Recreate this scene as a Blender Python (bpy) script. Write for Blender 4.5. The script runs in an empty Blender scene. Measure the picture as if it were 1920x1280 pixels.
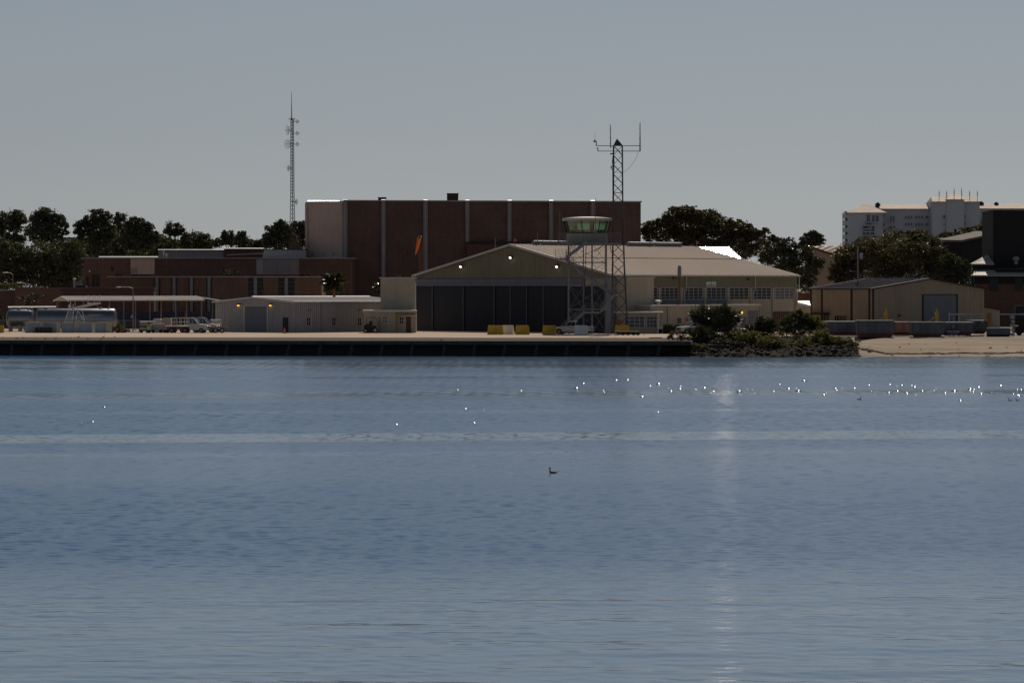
import bpy, math, random
import numpy as np
from mathutils import Vector, Matrix
random.seed(7); RNG = np.random.default_rng(7)
SC = bpy.context.scene; COL = SC.collection
R = math.radians
# ------------------------------------------------------------------ camera, light
F, H, HOR, CX = 6340.0, 8.5, 540.0, 960.0      # focal length in photo pixels, eye height, horizon row
cam = bpy.data.objects.new('camera', bpy.data.cameras.new('camera')); COL.objects.link(cam)
cam.location = (0, 0, H); cam.rotation_euler = (R(90), 0, 0)
cam.data.sensor_width = 36; cam.data.lens = F / 1920 * 36
cam.data.shift_y = -100 / 1920; cam.data.clip_end = 20000; cam.data.clip_start = 1
SC.camera = cam
SUN_EL, SUN_AZ = 41.0, 8.0                     # azimuth to the right of the view axis (+Y)
world = bpy.data.worlds.new('World'); SC.world = world; world.use_nodes = True
nt = world.node_tree; nt.nodes.clear()
wo = nt.nodes.new('ShaderNodeOutputWorld'); bg = nt.nodes.new('ShaderNodeBackground'); sk = nt.nodes.new('ShaderNodeTexSky')
sk.sky_type = 'NISHITA'; sk.sun_disc = False; sk.sun_elevation = R(SUN_EL); sk.sun_rotation = R(SUN_AZ)
sk.air_density = 1.0; sk.dust_density = 0.6; sk.ozone_density = 2.0; sk.altitude = 0
bg.inputs['Strength'].default_value = 0.05
hs = nt.nodes.new('ShaderNodeHueSaturation'); hs.inputs['Saturation'].default_value = .36        # the photo's cool, muted rendering of the whole sky
tn = nt.nodes.new('ShaderNodeVectorMath'); tn.operation = 'MULTIPLY'; tn.inputs[1].default_value = (.91, 1.0, 1.13)
nt.links.new(sk.outputs[0], hs.inputs['Color']); nt.links.new(hs.outputs[0], tn.inputs[0]); nt.links.new(tn.outputs[0], bg.inputs['Color']); nt.links.new(bg.outputs[0], wo.inputs[0])
sd = Vector((math.sin(R(SUN_AZ)) * math.cos(R(SUN_EL)), math.cos(R(SUN_AZ)) * math.cos(R(SUN_EL)), math.sin(R(SUN_EL))))
sl = bpy.data.lights.new('sun', 'SUN'); sl.energy = 4.7; sl.angle = R(0.53); sl.color = (1.0, 0.89, 0.77)
sun = bpy.data.objects.new('sun', sl); COL.objects.link(sun)
sun.rotation_euler = sd.to_track_quat('Z', 'Y').to_euler(); sun.location = (0, 300, 200)
SC.view_settings.view_transform = 'Standard'; SC.view_settings.look = 'None'
SC.view_settings.exposure = -0.65; SC.view_settings.gamma = 1.0; SC.view_settings.use_curve_mapping = False
SC.cycles.use_denoising = True; SC.cycles.max_bounces = 6; SC.cycles.transparent_max_bounces = 8
SC.cycles.sample_clamp_indirect = 22.0

# ------------------------------------------------------------------ helpers
GZ = 1.88                                       # height of the land above the water
def X(px, Y): return (px - CX) * Y / F
def Z(py, Y): return H - (py - HOR) * Y / F
def P(px, py, Y): return Vector((X(px, Y), Y, Z(py, Y)))
def G(px, Y, z=GZ): return Vector((X(px, Y), Y, z))
WL = {}                                         # world position of every object's origin
class MB:
    def __init__(s): s.v = []; s.f = []
    def add(s, vs, fs):
        o = len(s.v); s.v += [tuple(v) for v in vs]; s.f += [tuple(i + o for i in f) for f in fs]; return s
    def prism(s, pts, ext):
        n = len(pts); ext = Vector(ext); a = [Vector(p) for p in pts]; b = [p + ext for p in a]
        nrm = Vector((0, 0, 0))
        for i in range(n): nrm += a[i].cross(a[(i + 1) % n])
        if nrm.dot(ext) < 0: a, b = b, a
        # caps: b faces along ext, a against it
        fs = [tuple(range(n, 2 * n)), tuple(reversed(range(n)))]
        fs += [(i, (i + 1) % n, n + (i + 1) % n, n + i) for i in range(n)]
        return s.add(a + b, fs)
    def box(s, x0, x1, y0, y1, z0, z1):
        return s.prism([(x0, y0, z0), (x1, y0, z0), (x1, y1, z0), (x0, y1, z0)], (0, 0, z1 - z0))
    def bar(s, p, q, w, h=None):
        h = h or w; p = Vector(p); q = Vector(q); d = (q - p)
        if d.length < 1e-6: return s
        dn = d.normalized(); up = Vector((0, 0, 1)) if abs(dn.z) < .95 else Vector((0, 1, 0))
        u = dn.cross(up).normalized(); w2 = u.cross(dn).normalized()
        c = [p + u * a * w / 2 + w2 * b * h / 2 for a, b in ((-1, -1), (1, -1), (1, 1), (-1, 1))]
        return s.prism(c, d)
    def tube(s, p, q, r, r2=None, n=8):
        r2 = r if r2 is None else r2; p = Vector(p); q = Vector(q); dn = (q - p).normalized()
        up = Vector((0, 0, 1)) if abs(dn.z) < .95 else Vector((0, 1, 0))
        u = dn.cross(up).normalized(); w = dn.cross(u).normalized()
        vs = []
        for c, rr in ((p, r), (q, r2)):
            for i in range(n):
                a = 2 * math.pi * i / n; vs.append(c + u * math.cos(a) * rr + w * math.sin(a) * rr)
        fs = [tuple(range(n)), tuple(reversed(range(n, 2 * n)))] + [(n + i, n + (i + 1) % n, (i + 1) % n, i) for i in range(n)]
        return s.add(vs, fs)
    def path(s, pts, r, n=6, taper=1.0):
        for i in range(len(pts) - 1):
            t0 = 1 - (1 - taper) * i / (len(pts) - 1); t1 = 1 - (1 - taper) * (i + 1) / (len(pts) - 1)
            s.tube(pts[i], pts[i + 1], r * t0, r * t1, n)
        return s
    def lathe(s, c, prof, n=12, axis='z'):
        c = Vector(c); vs = []
        for r, z in prof:
            for i in range(n):
                a = 2 * math.pi * i / n; u, w = r * math.cos(a), r * math.sin(a)
                vs.append(c + (Vector((u, w, z)) if axis == 'z' else Vector((z, u, w)) if axis == 'x' else Vector((w, z, u))))
        m = len(prof); fs = [tuple(reversed(range(n))), tuple(range((m - 1) * n, m * n))]
        for k in range(m - 1):
            for i in range(n): fs.append((k * n + i, k * n + (i + 1) % n, (k + 1) * n + (i + 1) % n, (k + 1) * n + i))
        return s.add(vs, fs)
    def ball(s, c, rx, ry, rz, n=8, m=5):
        prof = [(max(1e-3, math.sin(math.pi * k / m)), -math.cos(math.pi * k / m)) for k in range(m + 1)]
        vs = []; c = Vector(c)
        for r, z in prof:
            for i in range(n):
                a = 2 * math.pi * i / n; vs.append(c + Vector((rx * r * math.cos(a), ry * r * math.sin(a), rz * z)))
        fs = []
        for k in range(m):
            for i in range(n): fs.append((k * n + i, k * n + (i + 1) % n, (k + 1) * n + (i + 1) % n, (k + 1) * n + i))
        return s.add(vs, fs)
    def quad(s, *p): return s.add(p, [tuple(range(len(p)))])
    def build(s, name, mat, parent=None, kind=None, label=None, smooth=False):
        me = bpy.data.meshes.new(name); off = WL.get(parent.name, Vector()) if parent else Vector()
        me.from_pydata([(v[0] - off[0], v[1] - off[1], v[2] - off[2]) for v in s.v], [], s.f)
        me.materials.append(mat); me.update()
        if smooth: me.shade_smooth()
        return link(name, me, parent, kind, label)
def link(name, me, parent=None, kind=None, label=None):
    o = bpy.data.objects.new(name, me); COL.objects.link(o)
    if parent: o.parent = parent; WL[o.name] = WL.get(parent.name, Vector())
    if kind: o['kind'] = kind
    if label: o['label'] = label
    return o
def thing(name, label, cat, loc=(0, 0, 0), group=None):
    o = bpy.data.objects.new(name, None); COL.objects.link(o); o.location = loc; o.empty_display_size = .3
    WL[o.name] = Vector(loc); o['label'] = label; o['category'] = cat
    if group: o['group'] = group
    return o
def tag(o, label, cat, group=None):
    o['label'] = label; o['category'] = cat
    if group: o['group'] = group
    return o
def place(o, loc, rz=0, sc=None):
    o.location = loc; o.rotation_euler = (0, 0, rz); WL[o.name] = Vector(loc)
    if sc: o.scale = (sc, sc, sc)
    return o
def copy_tree(o, parent=None):
    c = o.copy(); COL.objects.link(c)
    if parent: c.parent = parent
    for ch in list(o.children): copy_tree(ch, c)
    return c
def put(name, me, parent, loc, rz=0, mat=None):     # shared-mesh part at a world place under an unrotated root
    o = link(name, me, parent); o.location = Vector(loc) - WL[parent.name]; o.rotation_euler = (0, 0, rz)
    WL[o.name] = Vector(loc); return o
def npmesh(name, verts, nper, mat):
    n = len(verts); me = bpy.data.meshes.new(name); k = n // nper
    me.vertices.add(n); me.vertices.foreach_set('co', np.asarray(verts, np.float32).ravel())
    me.loops.add(n); me.loops.foreach_set('vertex_index', np.arange(n, dtype=np.int32))
    me.polygons.add(k); me.polygons.foreach_set('loop_start', np.arange(0, n, nper, dtype=np.int32))
    me.update(calc_edges=True); me.materials.append(mat); return me

# ------------------------------------------------------------------ materials
def mat(name, rgb, rough=.7, var=.18, scale=.6, metal=0.0, bump=0.0, bscale=8.0, stretch=(1, 1, 1), spec=.4, streak=0.0):
    m = bpy.data.materials.new(name); m.use_nodes = True; t = m.node_tree; b = t.nodes['Principled BSDF']
    b.inputs['Roughness'].default_value = rough; b.inputs['Metallic'].default_value = metal
    b.inputs['Specular IOR Level'].default_value = spec
    tc = t.nodes.new('ShaderNodeTexCoord'); mp = t.nodes.new('ShaderNodeMapping'); mp.inputs['Scale'].default_value = stretch
    t.links.new(tc.outputs['Object'], mp.inputs['Vector'])
    nz = t.nodes.new('ShaderNodeTexNoise'); nz.inputs['Scale'].default_value = scale; nz.inputs['Detail'].default_value = 6
    nz.inputs['Roughness'].default_value = .65
    t.links.new(mp.outputs[0], nz.inputs['Vector'])
    rp = t.nodes.new('ShaderNodeMapRange'); rp.inputs['From Min'].default_value = .28; rp.inputs['From Max'].default_value = .72
    rp.inputs['To Min'].default_value = 1 - var; rp.inputs['To Max'].default_value = 1 + var
    t.links.new(nz.outputs['Fac'], rp.inputs['Value'])
    fac = rp.outputs[0]
    if streak:                                           # rain streaks down a wall
        mp2 = t.nodes.new('ShaderNodeMapping'); mp2.inputs['Scale'].default_value = (1.6, 1.6, .12)
        t.links.new(tc.outputs['Object'], mp2.inputs['Vector'])
        n2 = t.nodes.new('ShaderNodeTexNoise'); n2.inputs['Scale'].default_value = 1.3; n2.inputs['Detail'].default_value = 5
        t.links.new(mp2.outputs[0], n2.inputs['Vector'])
        r2 = t.nodes.new('ShaderNodeMapRange'); r2.inputs['From Min'].default_value = .35; r2.inputs['From Max'].default_value = .7
        r2.inputs['To Min'].default_value = 1.0; r2.inputs['To Max'].default_value = 1 - streak
        t.links.new(n2.outputs['Fac'], r2.inputs['Value'])
        mu = t.nodes.new('ShaderNodeMath'); mu.operation = 'MULTIPLY'
        t.links.new(fac, mu.inputs[0]); t.links.new(r2.outputs[0], mu.inputs[1]); fac = mu.outputs[0]
    vm = t.nodes.new('ShaderNodeVectorMath'); vm.operation = 'SCALE'; vm.inputs[0].default_value = rgb
    t.links.new(fac, vm.inputs['Scale']); t.links.new(vm.outputs[0], b.inputs['Base Color'])
    if bump:
        nb = t.nodes.new('ShaderNodeTexNoise'); nb.inputs['Scale'].default_value = bscale; nb.inputs['Detail'].default_value = 4
        t.links.new(tc.outputs['Object'], nb.inputs['Vector'])
        bp = t.nodes.new('ShaderNodeBump'); bp.inputs['Strength'].default_value = bump; bp.inputs['Distance'].default_value = .05
        t.links.new(nb.outputs['Fac'], bp.inputs['Height']); t.links.new(bp.outputs[0], b.inputs['Normal'])
    return m
def brick_mat(name, rgb):
    m = mat(name, rgb, .85, .16, .25, streak=.15); t = m.node_tree; b = t.nodes['Principled BSDF']
    tc = t.nodes.new('ShaderNodeTexCoord'); sp = t.nodes.new('ShaderNodeSeparateXYZ'); cb = t.nodes.new('ShaderNodeCombineXYZ')
    ad = t.nodes.new('ShaderNodeMath'); ad.operation = 'ADD'
    t.links.new(tc.outputs['Object'], sp.inputs[0]); t.links.new(sp.outputs[0], ad.inputs[0]); t.links.new(sp.outputs[1], ad.inputs[1])
    t.links.new(ad.outputs[0], cb.inputs[0]); t.links.new(sp.outputs[2], cb.inputs[1])
    br = t.nodes.new('ShaderNodeTexBrick'); br.inputs['Scale'].default_value = 1.0
    br.inputs['Brick Width'].default_value = .42; br.inputs['Row Height'].default_value = .2; br.inputs['Mortar Size'].default_value = .02
    br.inputs['Color1'].default_value = (.8, .8, .8, 1); br.inputs['Color2'].default_value = (1.2, 1.15, 1.1, 1); br.inputs['Mortar'].default_value = (1.5, 1.7, 1.7, 1)
    t.links.new(cb.outputs[0], br.inputs['Vector'])
    src = b.inputs['Base Color'].links[0].from_socket
    mx = t.nodes.new('ShaderNodeVectorMath'); mx.operation = 'MULTIPLY'
    t.links.new(src, mx.inputs[0]); t.links.new(br.outputs['Color'], mx.inputs[1]); t.links.new(mx.outputs[0], b.inputs['Base Color'])
    return m
def emit_mat(name, rgb, s):
    m = bpy.data.materials.new(name); m.use_nodes = True; b = m.node_tree.nodes['Principled BSDF']
    b.inputs['Base Color'].default_value = (*rgb, 1); b.inputs['Emission Color'].default_value = (*rgb, 1); b.inputs['Emission Strength'].default_value = s
    return m
def leaf_mat(name, rgb, trans=.35, rough=.38, spread=.55):
    m = bpy.data.materials.new(name); m.use_nodes = True; t = m.node_tree; b = t.nodes['Principled BSDF']
    b.inputs['Roughness'].default_value = rough; b.inputs['Specular IOR Level'].default_value = .4
    ge = t.nodes.new('ShaderNodeNewGeometry'); rp = t.nodes.new('ShaderNodeMapRange')
    rp.inputs['To Min'].default_value = 1 - spread; rp.inputs['To Max'].default_value = 1 + spread
    t.links.new(ge.outputs['Random Per Island'], rp.inputs['Value'])
    vm = t.nodes.new('ShaderNodeVectorMath'); vm.operation = 'SCALE'; vm.inputs[0].default_value = rgb
    t.links.new(rp.outputs[0], vm.inputs['Scale']); t.links.new(vm.outputs[0], b.inputs['Base Color'])
    tr = t.nodes.new('ShaderNodeBsdfTranslucent'); v2 = t.nodes.new('ShaderNodeVectorMath'); v2.operation = 'MULTIPLY'
    v2.inputs[1].default_value = (1.1, 1.15, .6); t.links.new(vm.outputs[0], v2.inputs[0]); t.links.new(v2.outputs[0], tr.inputs['Color'])
    mx = t.nodes.new('ShaderNodeMixShader'); mx.inputs[0].default_value = trans
    t.links.new(b.outputs[0], mx.inputs[1]); t.links.new(tr.outputs[0], mx.inputs[2])
    t.links.new(mx.outputs[0], t.nodes['Material Output'].inputs['Surface'])
    return m
def glass_mat(name, rgb, fac=.12, rough=.05):
    m = bpy.data.materials.new(name); m.use_nodes = True; t = m.node_tree; t.nodes.remove(t.nodes['Principled BSDF'])
    tr = t.nodes.new('ShaderNodeBsdfTransparent'); tr.inputs[0].default_value = (*rgb, 1)
    gl = t.nodes.new('ShaderNodeBsdfGlossy'); gl.inputs['Roughness'].default_value = rough; gl.inputs['Color'].default_value = (.9, 1, .95, 1)
    mx = t.nodes.new('ShaderNodeMixShader'); mx.inputs[0].default_value = fac
    t.links.new(tr.outputs[0], mx.inputs[1]); t.links.new(gl.outputs[0], mx.inputs[2]); t.links.new(mx.outputs[0], t.nodes['Material Output'].inputs['Surface'])
    return m
def water_mat():
    m = bpy.data.materials.new('sea_water'); m.use_nodes = True; t = m.node_tree; b = t.nodes['Principled BSDF']; L = t.links.new; N = t.nodes.new
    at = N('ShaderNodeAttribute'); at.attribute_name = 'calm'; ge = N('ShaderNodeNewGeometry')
    mr = N('ShaderNodeMapRange'); mr.inputs['To Min'].default_value = WATER['r_rough']; mr.inputs['To Max'].default_value = WATER['r_calm']; L(at.outputs['Fac'], mr.inputs['Value']); L(mr.outputs[0], b.inputs['Roughness'])
    mp = N('ShaderNodeMapping'); mp.inputs['Scale'].default_value = (.6, 1, 1); L(ge.outputs['Position'], mp.inputs['Vector'])
    n = N('ShaderNodeTexNoise'); n.inputs['Scale'].default_value = 3.5; n.inputs['Detail'].default_value = 3; L(mp.outputs[0], n.inputs['Vector'])
    bp = N('ShaderNodeBump'); bp.inputs['Distance'].default_value = .05; L(n.outputs['Fac'], bp.inputs['Height']); L(bp.outputs[0], b.inputs['Normal'])
    m2 = N('ShaderNodeMapRange'); m2.inputs['To Min'].default_value = WATER['bump']; m2.inputs['To Max'].default_value = WATER['bump'] * .1; L(at.outputs['Fac'], m2.inputs['Value']); L(m2.outputs[0], bp.inputs['Strength'])
    mc_ = N('ShaderNodeMix'); mc_.data_type = 'RGBA'; mc_.inputs['A'].default_value = (*WATER['body'], 1); mc_.inputs['B'].default_value = (*WATER['shallow'], 1); L(at.outputs['Fac'], mc_.inputs['Factor']); L(mc_.outputs['Result'], b.inputs['Base Color']); m3 = N('ShaderNodeMapRange'); m3.inputs['To Min'].default_value = 1.22; m3.inputs['To Max'].default_value = 1.65; L(at.outputs['Fac'], m3.inputs['Value']); L(m3.outputs[0], b.inputs['IOR'])      # calm bands get a paler colour and raised IOR, standing in for reflected sky
    return m
WATER = dict(r_rough=.18, r_calm=.085, bump=.3, body=(.0005, .072, .19), shallow=(.065, .14, .215), slope=.085)  # shallow: pale tint of calm water, imitating bright reflected sky
M = dict(
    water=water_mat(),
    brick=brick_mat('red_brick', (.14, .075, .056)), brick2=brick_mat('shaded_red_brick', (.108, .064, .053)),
    brick3=brick_mat('brown_brick', (.135, .078, .055)), brickd=brick_mat('dark_brown_brick', (.09, .045, .04)),
    beige=mat('beige_stucco', (.56, .41, .33), .9, .08, .3, streak=.12), cream=mat('cream_paint', (.42, .37, .29), .8, .08, .4, streak=.15),
    tan=mat('tan_paint', (.36, .29, .22), .75, .08, .4, streak=.15), olive=mat('olive_cladding', (.25, .225, .15), .6, .1, .4, streak=.12),
    conc=mat('grey_concrete', (.33, .33, .34), .85, .12, .5, streak=.2), pilaster=mat('pale_concrete', (.23, .22, .225), .85, .1, .4, streak=.2),
    coping=mat('bright_metal_coping', (.75, .72, .68), .28, .1, .8, metal=.8), white=mat('white_paint', (.75, .73, .7), .4, .08, 1.0, streak=.1),
    offwhite=mat('offwhite_trim', (.55, .52, .48), .6, .1, 1.0), shed=mat('grey_metal_siding', (.38, .36, .37), .55, .07, .5, streak=.12),
    shedrib=mat('grey_metal_rib', (.28, .28, .29), .5, .05, .5), darkroof=mat('dark_blue_roofing', (.05, .055, .075), .75, .15, .5, spec=.15),
    tanroof=mat('tan_metal_roof', (.50, .40, .315), .75, .1, .15, spec=.1), seam=mat('roof_seam', (.42, .34, .27), .75, .05, 1, spec=.1),
    glare=mat('polished_metal_roof', (.85, .83, .8), .27, .04, .6, metal=1.0), navy=mat('navy_hangar_door', (.018, .019, .027), .6, .12, .5, streak=.2),
    header=mat('blue_grey_header', (.17, .185, .22), .7, .1, .6, streak=.2), steel=mat('galvanised_steel', (.20, .205, .22), .55, .12, 2, metal=.3),
    darksteel=mat('dark_painted_steel', (.07, .072, .08), .55, .12, 2), glass=mat('dark_window_glass', (.014, .016, .02), .08, .3, 1.2, spec=.3), hcream=mat('cream_hangar_paint', (.47, .40, .31), .75, .08, .4, streak=.15),
    paleglass=mat('dusty_window_glass', (.12, .13, .14), .25, .5, 1.6, spec=.5), blueglass=mat('blue_window_glass', (.06, .09, .13), .1, .3, .5),
    towerglass=glass_mat('green_tinted_glass', (.46, .70, .6)), black=mat('black_rubber', (.02, .02, .022), .8, .2, 4),
    dark=mat('dark_grime', (.03, .03, .034), .85, .2, 2), yellow=mat('yellow_paint', (.55, .34, .03), .65, .2, 2.0, streak=.25),
    orange=mat('orange_fabric', (.75, .17, .05), .7, .12, 1), red=mat('red_paint', (.45, .04, .04), .6, .15, 1.5), rust=mat('rusty_metal', (.22, .09, .05), .85, .3, 2),
    blue=mat('blue_tarpaulin', (.012, .02, .05), .6, .2, .5), rollup=mat('blue_grey_roll_door', (.15, .17, .21), .55, .08, 1, streak=.1),
    bin=mat('pale_blue_shaded_bin', (.30, .36, .44), .6, .12, 1.2, streak=.25), binside=mat('cream_paint_sunlit_bin_end', (.55, .5, .42), .6, .1, 1.2, streak=.2),
    tank=mat('dull_tank_metal', (.20, .215, .24), .33, .08, .5, metal=1.0), truckwhite=mat('white_car_paint', (.42, .42, .44), .25, .05, 1, spec=.6),
    green=mat('green_paint', (.10, .28, .05), .6, .2, 2), wood=mat('weathered_wood', (.22, .15, .09), .85, .25, 1.5), oldwood=mat('orange_brown_wood', (.3, .15, .06), .85, .25, 1.5),
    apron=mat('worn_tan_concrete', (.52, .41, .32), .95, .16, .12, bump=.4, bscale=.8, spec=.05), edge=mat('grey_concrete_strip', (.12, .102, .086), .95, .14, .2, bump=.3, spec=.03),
    ground=mat('dry_ground', (.24, .21, .16), .95, .25, .03), sand=mat('beach_sand', (.33, .265, .20), .95, .3, .3, bump=.6, bscale=1.2, stretch=(.22, 1, 1), spec=.05),
    soil=mat('bank_soil', (.035, .029, .021), .95, .35, .6, bump=.6, bscale=1.5, spec=.05), rock=mat('shore_rock', (.03, .025, .021), .85, .35, 1.5, bump=.6, bscale=4, spec=.12),
    pile=mat('weathered_pile_concrete', (.06, .07, .075), .85, .25, 1.2, streak=.3), fascia=mat('stained_quay_beam', (.085, .075, .062), .9, .35, .5, streak=.3),
    quaydark=mat('tarred_sheet_piling', (.06, .055, .055), .9, .3, .5), bark=mat('tree_bark', (.055, .043, .033), .95, .3, 3),
    condo=mat('hazed_white_stucco', (.50, .52, .58), .9, .05, .05), condoroof=mat('pale_tile_roof', (.52, .42, .34), .8, .25, .25), condowin=mat('condo_window_recess', (.15, .165, .21), .5, .25, .2),  # bluish condo wall colour includes the haze of distance
    brownroof=mat('brown_shingle_roof', (.14, .12, .10), .9, .15, .4), charcoal=mat('charcoal_cladding', (.022, .021, .022), .85, .15, .4), silverroof=mat('silver_metal_roof', (.40, .36, .31), .65, .1, .4),
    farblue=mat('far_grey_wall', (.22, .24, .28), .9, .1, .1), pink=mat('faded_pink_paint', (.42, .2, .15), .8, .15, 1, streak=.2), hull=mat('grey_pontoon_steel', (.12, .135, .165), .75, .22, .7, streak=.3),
    hullred=mat('red_bottom_paint', (.14, .045, .04), .85, .25, .8), lampw=emit_mat('white_floodlight_lens', (1, .93, .8), 3.5), lampo=emit_mat('orange_sodium_lens', (1, .5, .05), 2.0), lampr=emit_mat('red_beacon_lens', (.8, .06, .05), .15),
    shade=None, oak=leaf_mat('oak_leaves', (.095, .08, .045), .32, .55), pine=leaf_mat('pine_needles', (.085, .088, .06), .28, .6), pine2=leaf_mat('far_pine_needles', (.045, .052, .036), .25, .5),
    bush=leaf_mat('dark_bush_leaves', (.075, .08, .045), .3, .62), scrub=leaf_mat('olive_scrub_leaves', (.12, .115, .05), .45, .6), palm=leaf_mat('palm_leaf', (.05, .06, .025), .2, .25),
    glossy=leaf_mat('glossy_magnolia_leaves', (.075, .078, .045), .25, .33), dry=leaf_mat('dry_twigs', (.13, .10, .07), .3, .8), bird=mat('dark_feathers', (.03, .028, .03), .7, .3, 8), birdb=mat('brown_feathers', (.12, .09, .075), .7, .3, 8),
    steelmast=mat('dull_mast_steel', (.10, .115, .115), .6, .1, 2), wrack=mat('dark_seaweed', (.035, .028, .022), .9, .3, 2), redsign=mat('red_sign', (.5, .06, .04), .5, .05, 1), ripple=mat('ripple_water', (.002, .055, .14), .2, .05, 1, spec=.5))
m = bpy.data.materials.new('pale_roller_shade'); m.use_nodes = True; t = m.node_tree; t.nodes.remove(t.nodes['Principled BSDF'])
_a = t.nodes.new('ShaderNodeBsdfTranslucent'); _a.inputs[0].default_value = (.5, .5, .42, 1); _b = t.nodes.new('ShaderNodeBsdfDiffuse'); _b.inputs[0].default_value = (.5, .5, .45, 1)
_c = t.nodes.new('ShaderNodeMixShader'); t.links.new(_a.outputs[0], _c.inputs[1]); t.links.new(_b.outputs[0], _c.inputs[2]); t.links.new(_c.outputs[0], t.nodes['Material Output'].inputs[0]); M['shade'] = m
def solve(C, d, px):
    k = (px - CX) / F; return (k * C[1] - C[0]) / (d[0] - k * d[1])
class Frame:                                    # a building's own axes: A runs left and back from the near corner, B right and back
    def __init__(s, px, Y, th):
        s.C = Vector((X(px, Y), Y, 0)); s.th = th
        s.A = Vector((-math.cos(th), math.sin(th), 0)); s.B = Vector((math.sin(th), math.cos(th), 0))
    def __call__(s, a, b, z): v = s.C + s.A * a + s.B * b; v.z = z; return v
    def la(s, px): return solve(s.C, s.A, px)
    def lb(s, px): return solve(s.C, s.B, px)
    def box(s, mb, a0, a1, b0, b1, z0, z1):
        return mb.prism([s(a0, b0, z0), s(a0, b1, z0), s(a1, b1, z0), s(a1, b0, z0)], (0, 0, z1 - z0))
# ================================================================== the setting
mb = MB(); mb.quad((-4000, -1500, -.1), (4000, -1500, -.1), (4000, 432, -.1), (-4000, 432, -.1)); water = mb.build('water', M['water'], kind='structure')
# the part of the bay in view has real waves: calm slicks lie across it and the near water is sheltered
def water_sheet():
    rows = np.concatenate([np.arange(56, 135, .12), np.arange(135, 250, .18), np.arange(250, 431, .3)]); dyr = np.where(rows < 135, .12, np.where(rows < 250, .18, .3)); nc = 500
    u = np.linspace(-1, 1, nc); yy = np.repeat(rows[:, None], nc, 1); half = .152 * rows + 17.0; xx = half[:, None] * u[None, :]
    r = np.random.default_rng(4); sn = lambda k: sum(np.sin(xx * r.normal() * k[0] + yy * r.normal() * k[1] + r.uniform(0, 6.28)) for _ in range(5)) / 5
    w = yy - .11 * xx + 2.2 * sn((.03, .01)) + .8 * sn((.12, .02))
    band = lambda c, h, soft: np.clip((h + soft - np.abs(w - c)) / soft, 0, 1)
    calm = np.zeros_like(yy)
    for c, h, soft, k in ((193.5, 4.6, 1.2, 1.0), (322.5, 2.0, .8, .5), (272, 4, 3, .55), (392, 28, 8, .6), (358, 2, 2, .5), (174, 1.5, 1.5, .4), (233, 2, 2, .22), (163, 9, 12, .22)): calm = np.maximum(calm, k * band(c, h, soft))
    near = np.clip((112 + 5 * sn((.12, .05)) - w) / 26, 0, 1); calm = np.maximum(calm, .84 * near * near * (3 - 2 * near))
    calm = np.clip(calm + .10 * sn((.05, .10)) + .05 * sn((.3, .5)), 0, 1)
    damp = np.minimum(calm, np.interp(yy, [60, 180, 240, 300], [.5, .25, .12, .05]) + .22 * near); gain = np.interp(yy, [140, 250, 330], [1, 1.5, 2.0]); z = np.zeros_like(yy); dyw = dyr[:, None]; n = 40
    for k in range(n):
        lam = .29 * (3.6 ** (k / (n - 1))); th = r.normal() * .55 + .12; kk = 2 * math.pi / lam; a = WATER['slope'] * math.sqrt(2 / n) / kk
        keep = np.clip((lam / dyw - 2.3) / 1.4, 0, 1); short = 1 - damp * .96
        z += a * gain * keep * short * np.sin(kk * (xx * math.sin(th) + yy * math.cos(th)) + r.uniform(0, 6.28))
    for k in range(9):
        lam = 1.8 * 3.2 ** (k / 8); th = r.normal() * .35; kk = 2 * math.pi / lam; z += (.003 + .023 * near) / 3 / kk * np.sin(kk * (xx * math.sin(th) + yy * math.cos(th)) + r.uniform(0, 6.28))
    fade = np.clip((1 - np.abs(u))[None, :] * 14, 0, 1) * np.clip((yy - 56) / 6, 0, 1); z = z * fade - .14 * (1 - fade)
    nr = len(rows); me = bpy.data.meshes.new('water'); co = np.stack([xx, yy, z], 2).reshape(-1, 3).astype(np.float32); me.vertices.add(len(co)); me.vertices.foreach_set('co', co.ravel())
    i0 = (np.arange(nr - 1)[:, None] * nc + np.arange(nc - 1)[None, :]).ravel(); q_ = np.stack([i0, i0 + 1, i0 + nc + 1, i0 + nc], 1).astype(np.int32)
    me.loops.add(q_.size); me.loops.foreach_set('vertex_index', q_.ravel()); me.polygons.add(len(q_)); me.polygons.foreach_set('loop_start', np.arange(0, q_.size, 4, dtype=np.int32)); me.update(calc_edges=True)
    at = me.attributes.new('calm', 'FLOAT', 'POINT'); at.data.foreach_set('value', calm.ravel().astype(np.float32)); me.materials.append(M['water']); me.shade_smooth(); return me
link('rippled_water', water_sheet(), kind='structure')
QA = Vector((X(0, 427.5), 427.5, 0)); QB = Vector((X(1296, 420), 420, 0)); QD = (QB - QA).normalized(); QN = Vector((-QD.y, QD.x, 0))
def q(t, n, z): v = QA + QD * t + QN * n; v.z = z; return v          # t along the quay edge, n inland
QL = (QB - QA).length
def flat(name, pts, mat_, z): mb = MB(); mb.quad(*[(p[0], p[1], z) for p in pts]); return mb.build(name, mat_, kind='structure')
gq0, gq1 = q(-500, 6, 0), q(QL - 1, 6, 0)
flat('ground', [(-6000, 500), (gq0.x, gq0.y), (gq1.x, gq1.y), (gq1.x, 458), (6000, 458), (6000, 9500), (-6000, 9500)], M['ground'], GZ)
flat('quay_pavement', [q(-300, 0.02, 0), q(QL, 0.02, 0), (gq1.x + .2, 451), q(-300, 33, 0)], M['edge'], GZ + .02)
a0 = q(-300, 27.5, 0)
flat('apron', [(a0.x, a0.y), (X(1240, 449), 448.5), (X(1300, 458), 457), (X(1560, 470), 466), (X(1560, 640), 640), (-300, 640)], M['apron'], GZ + .024)
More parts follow.
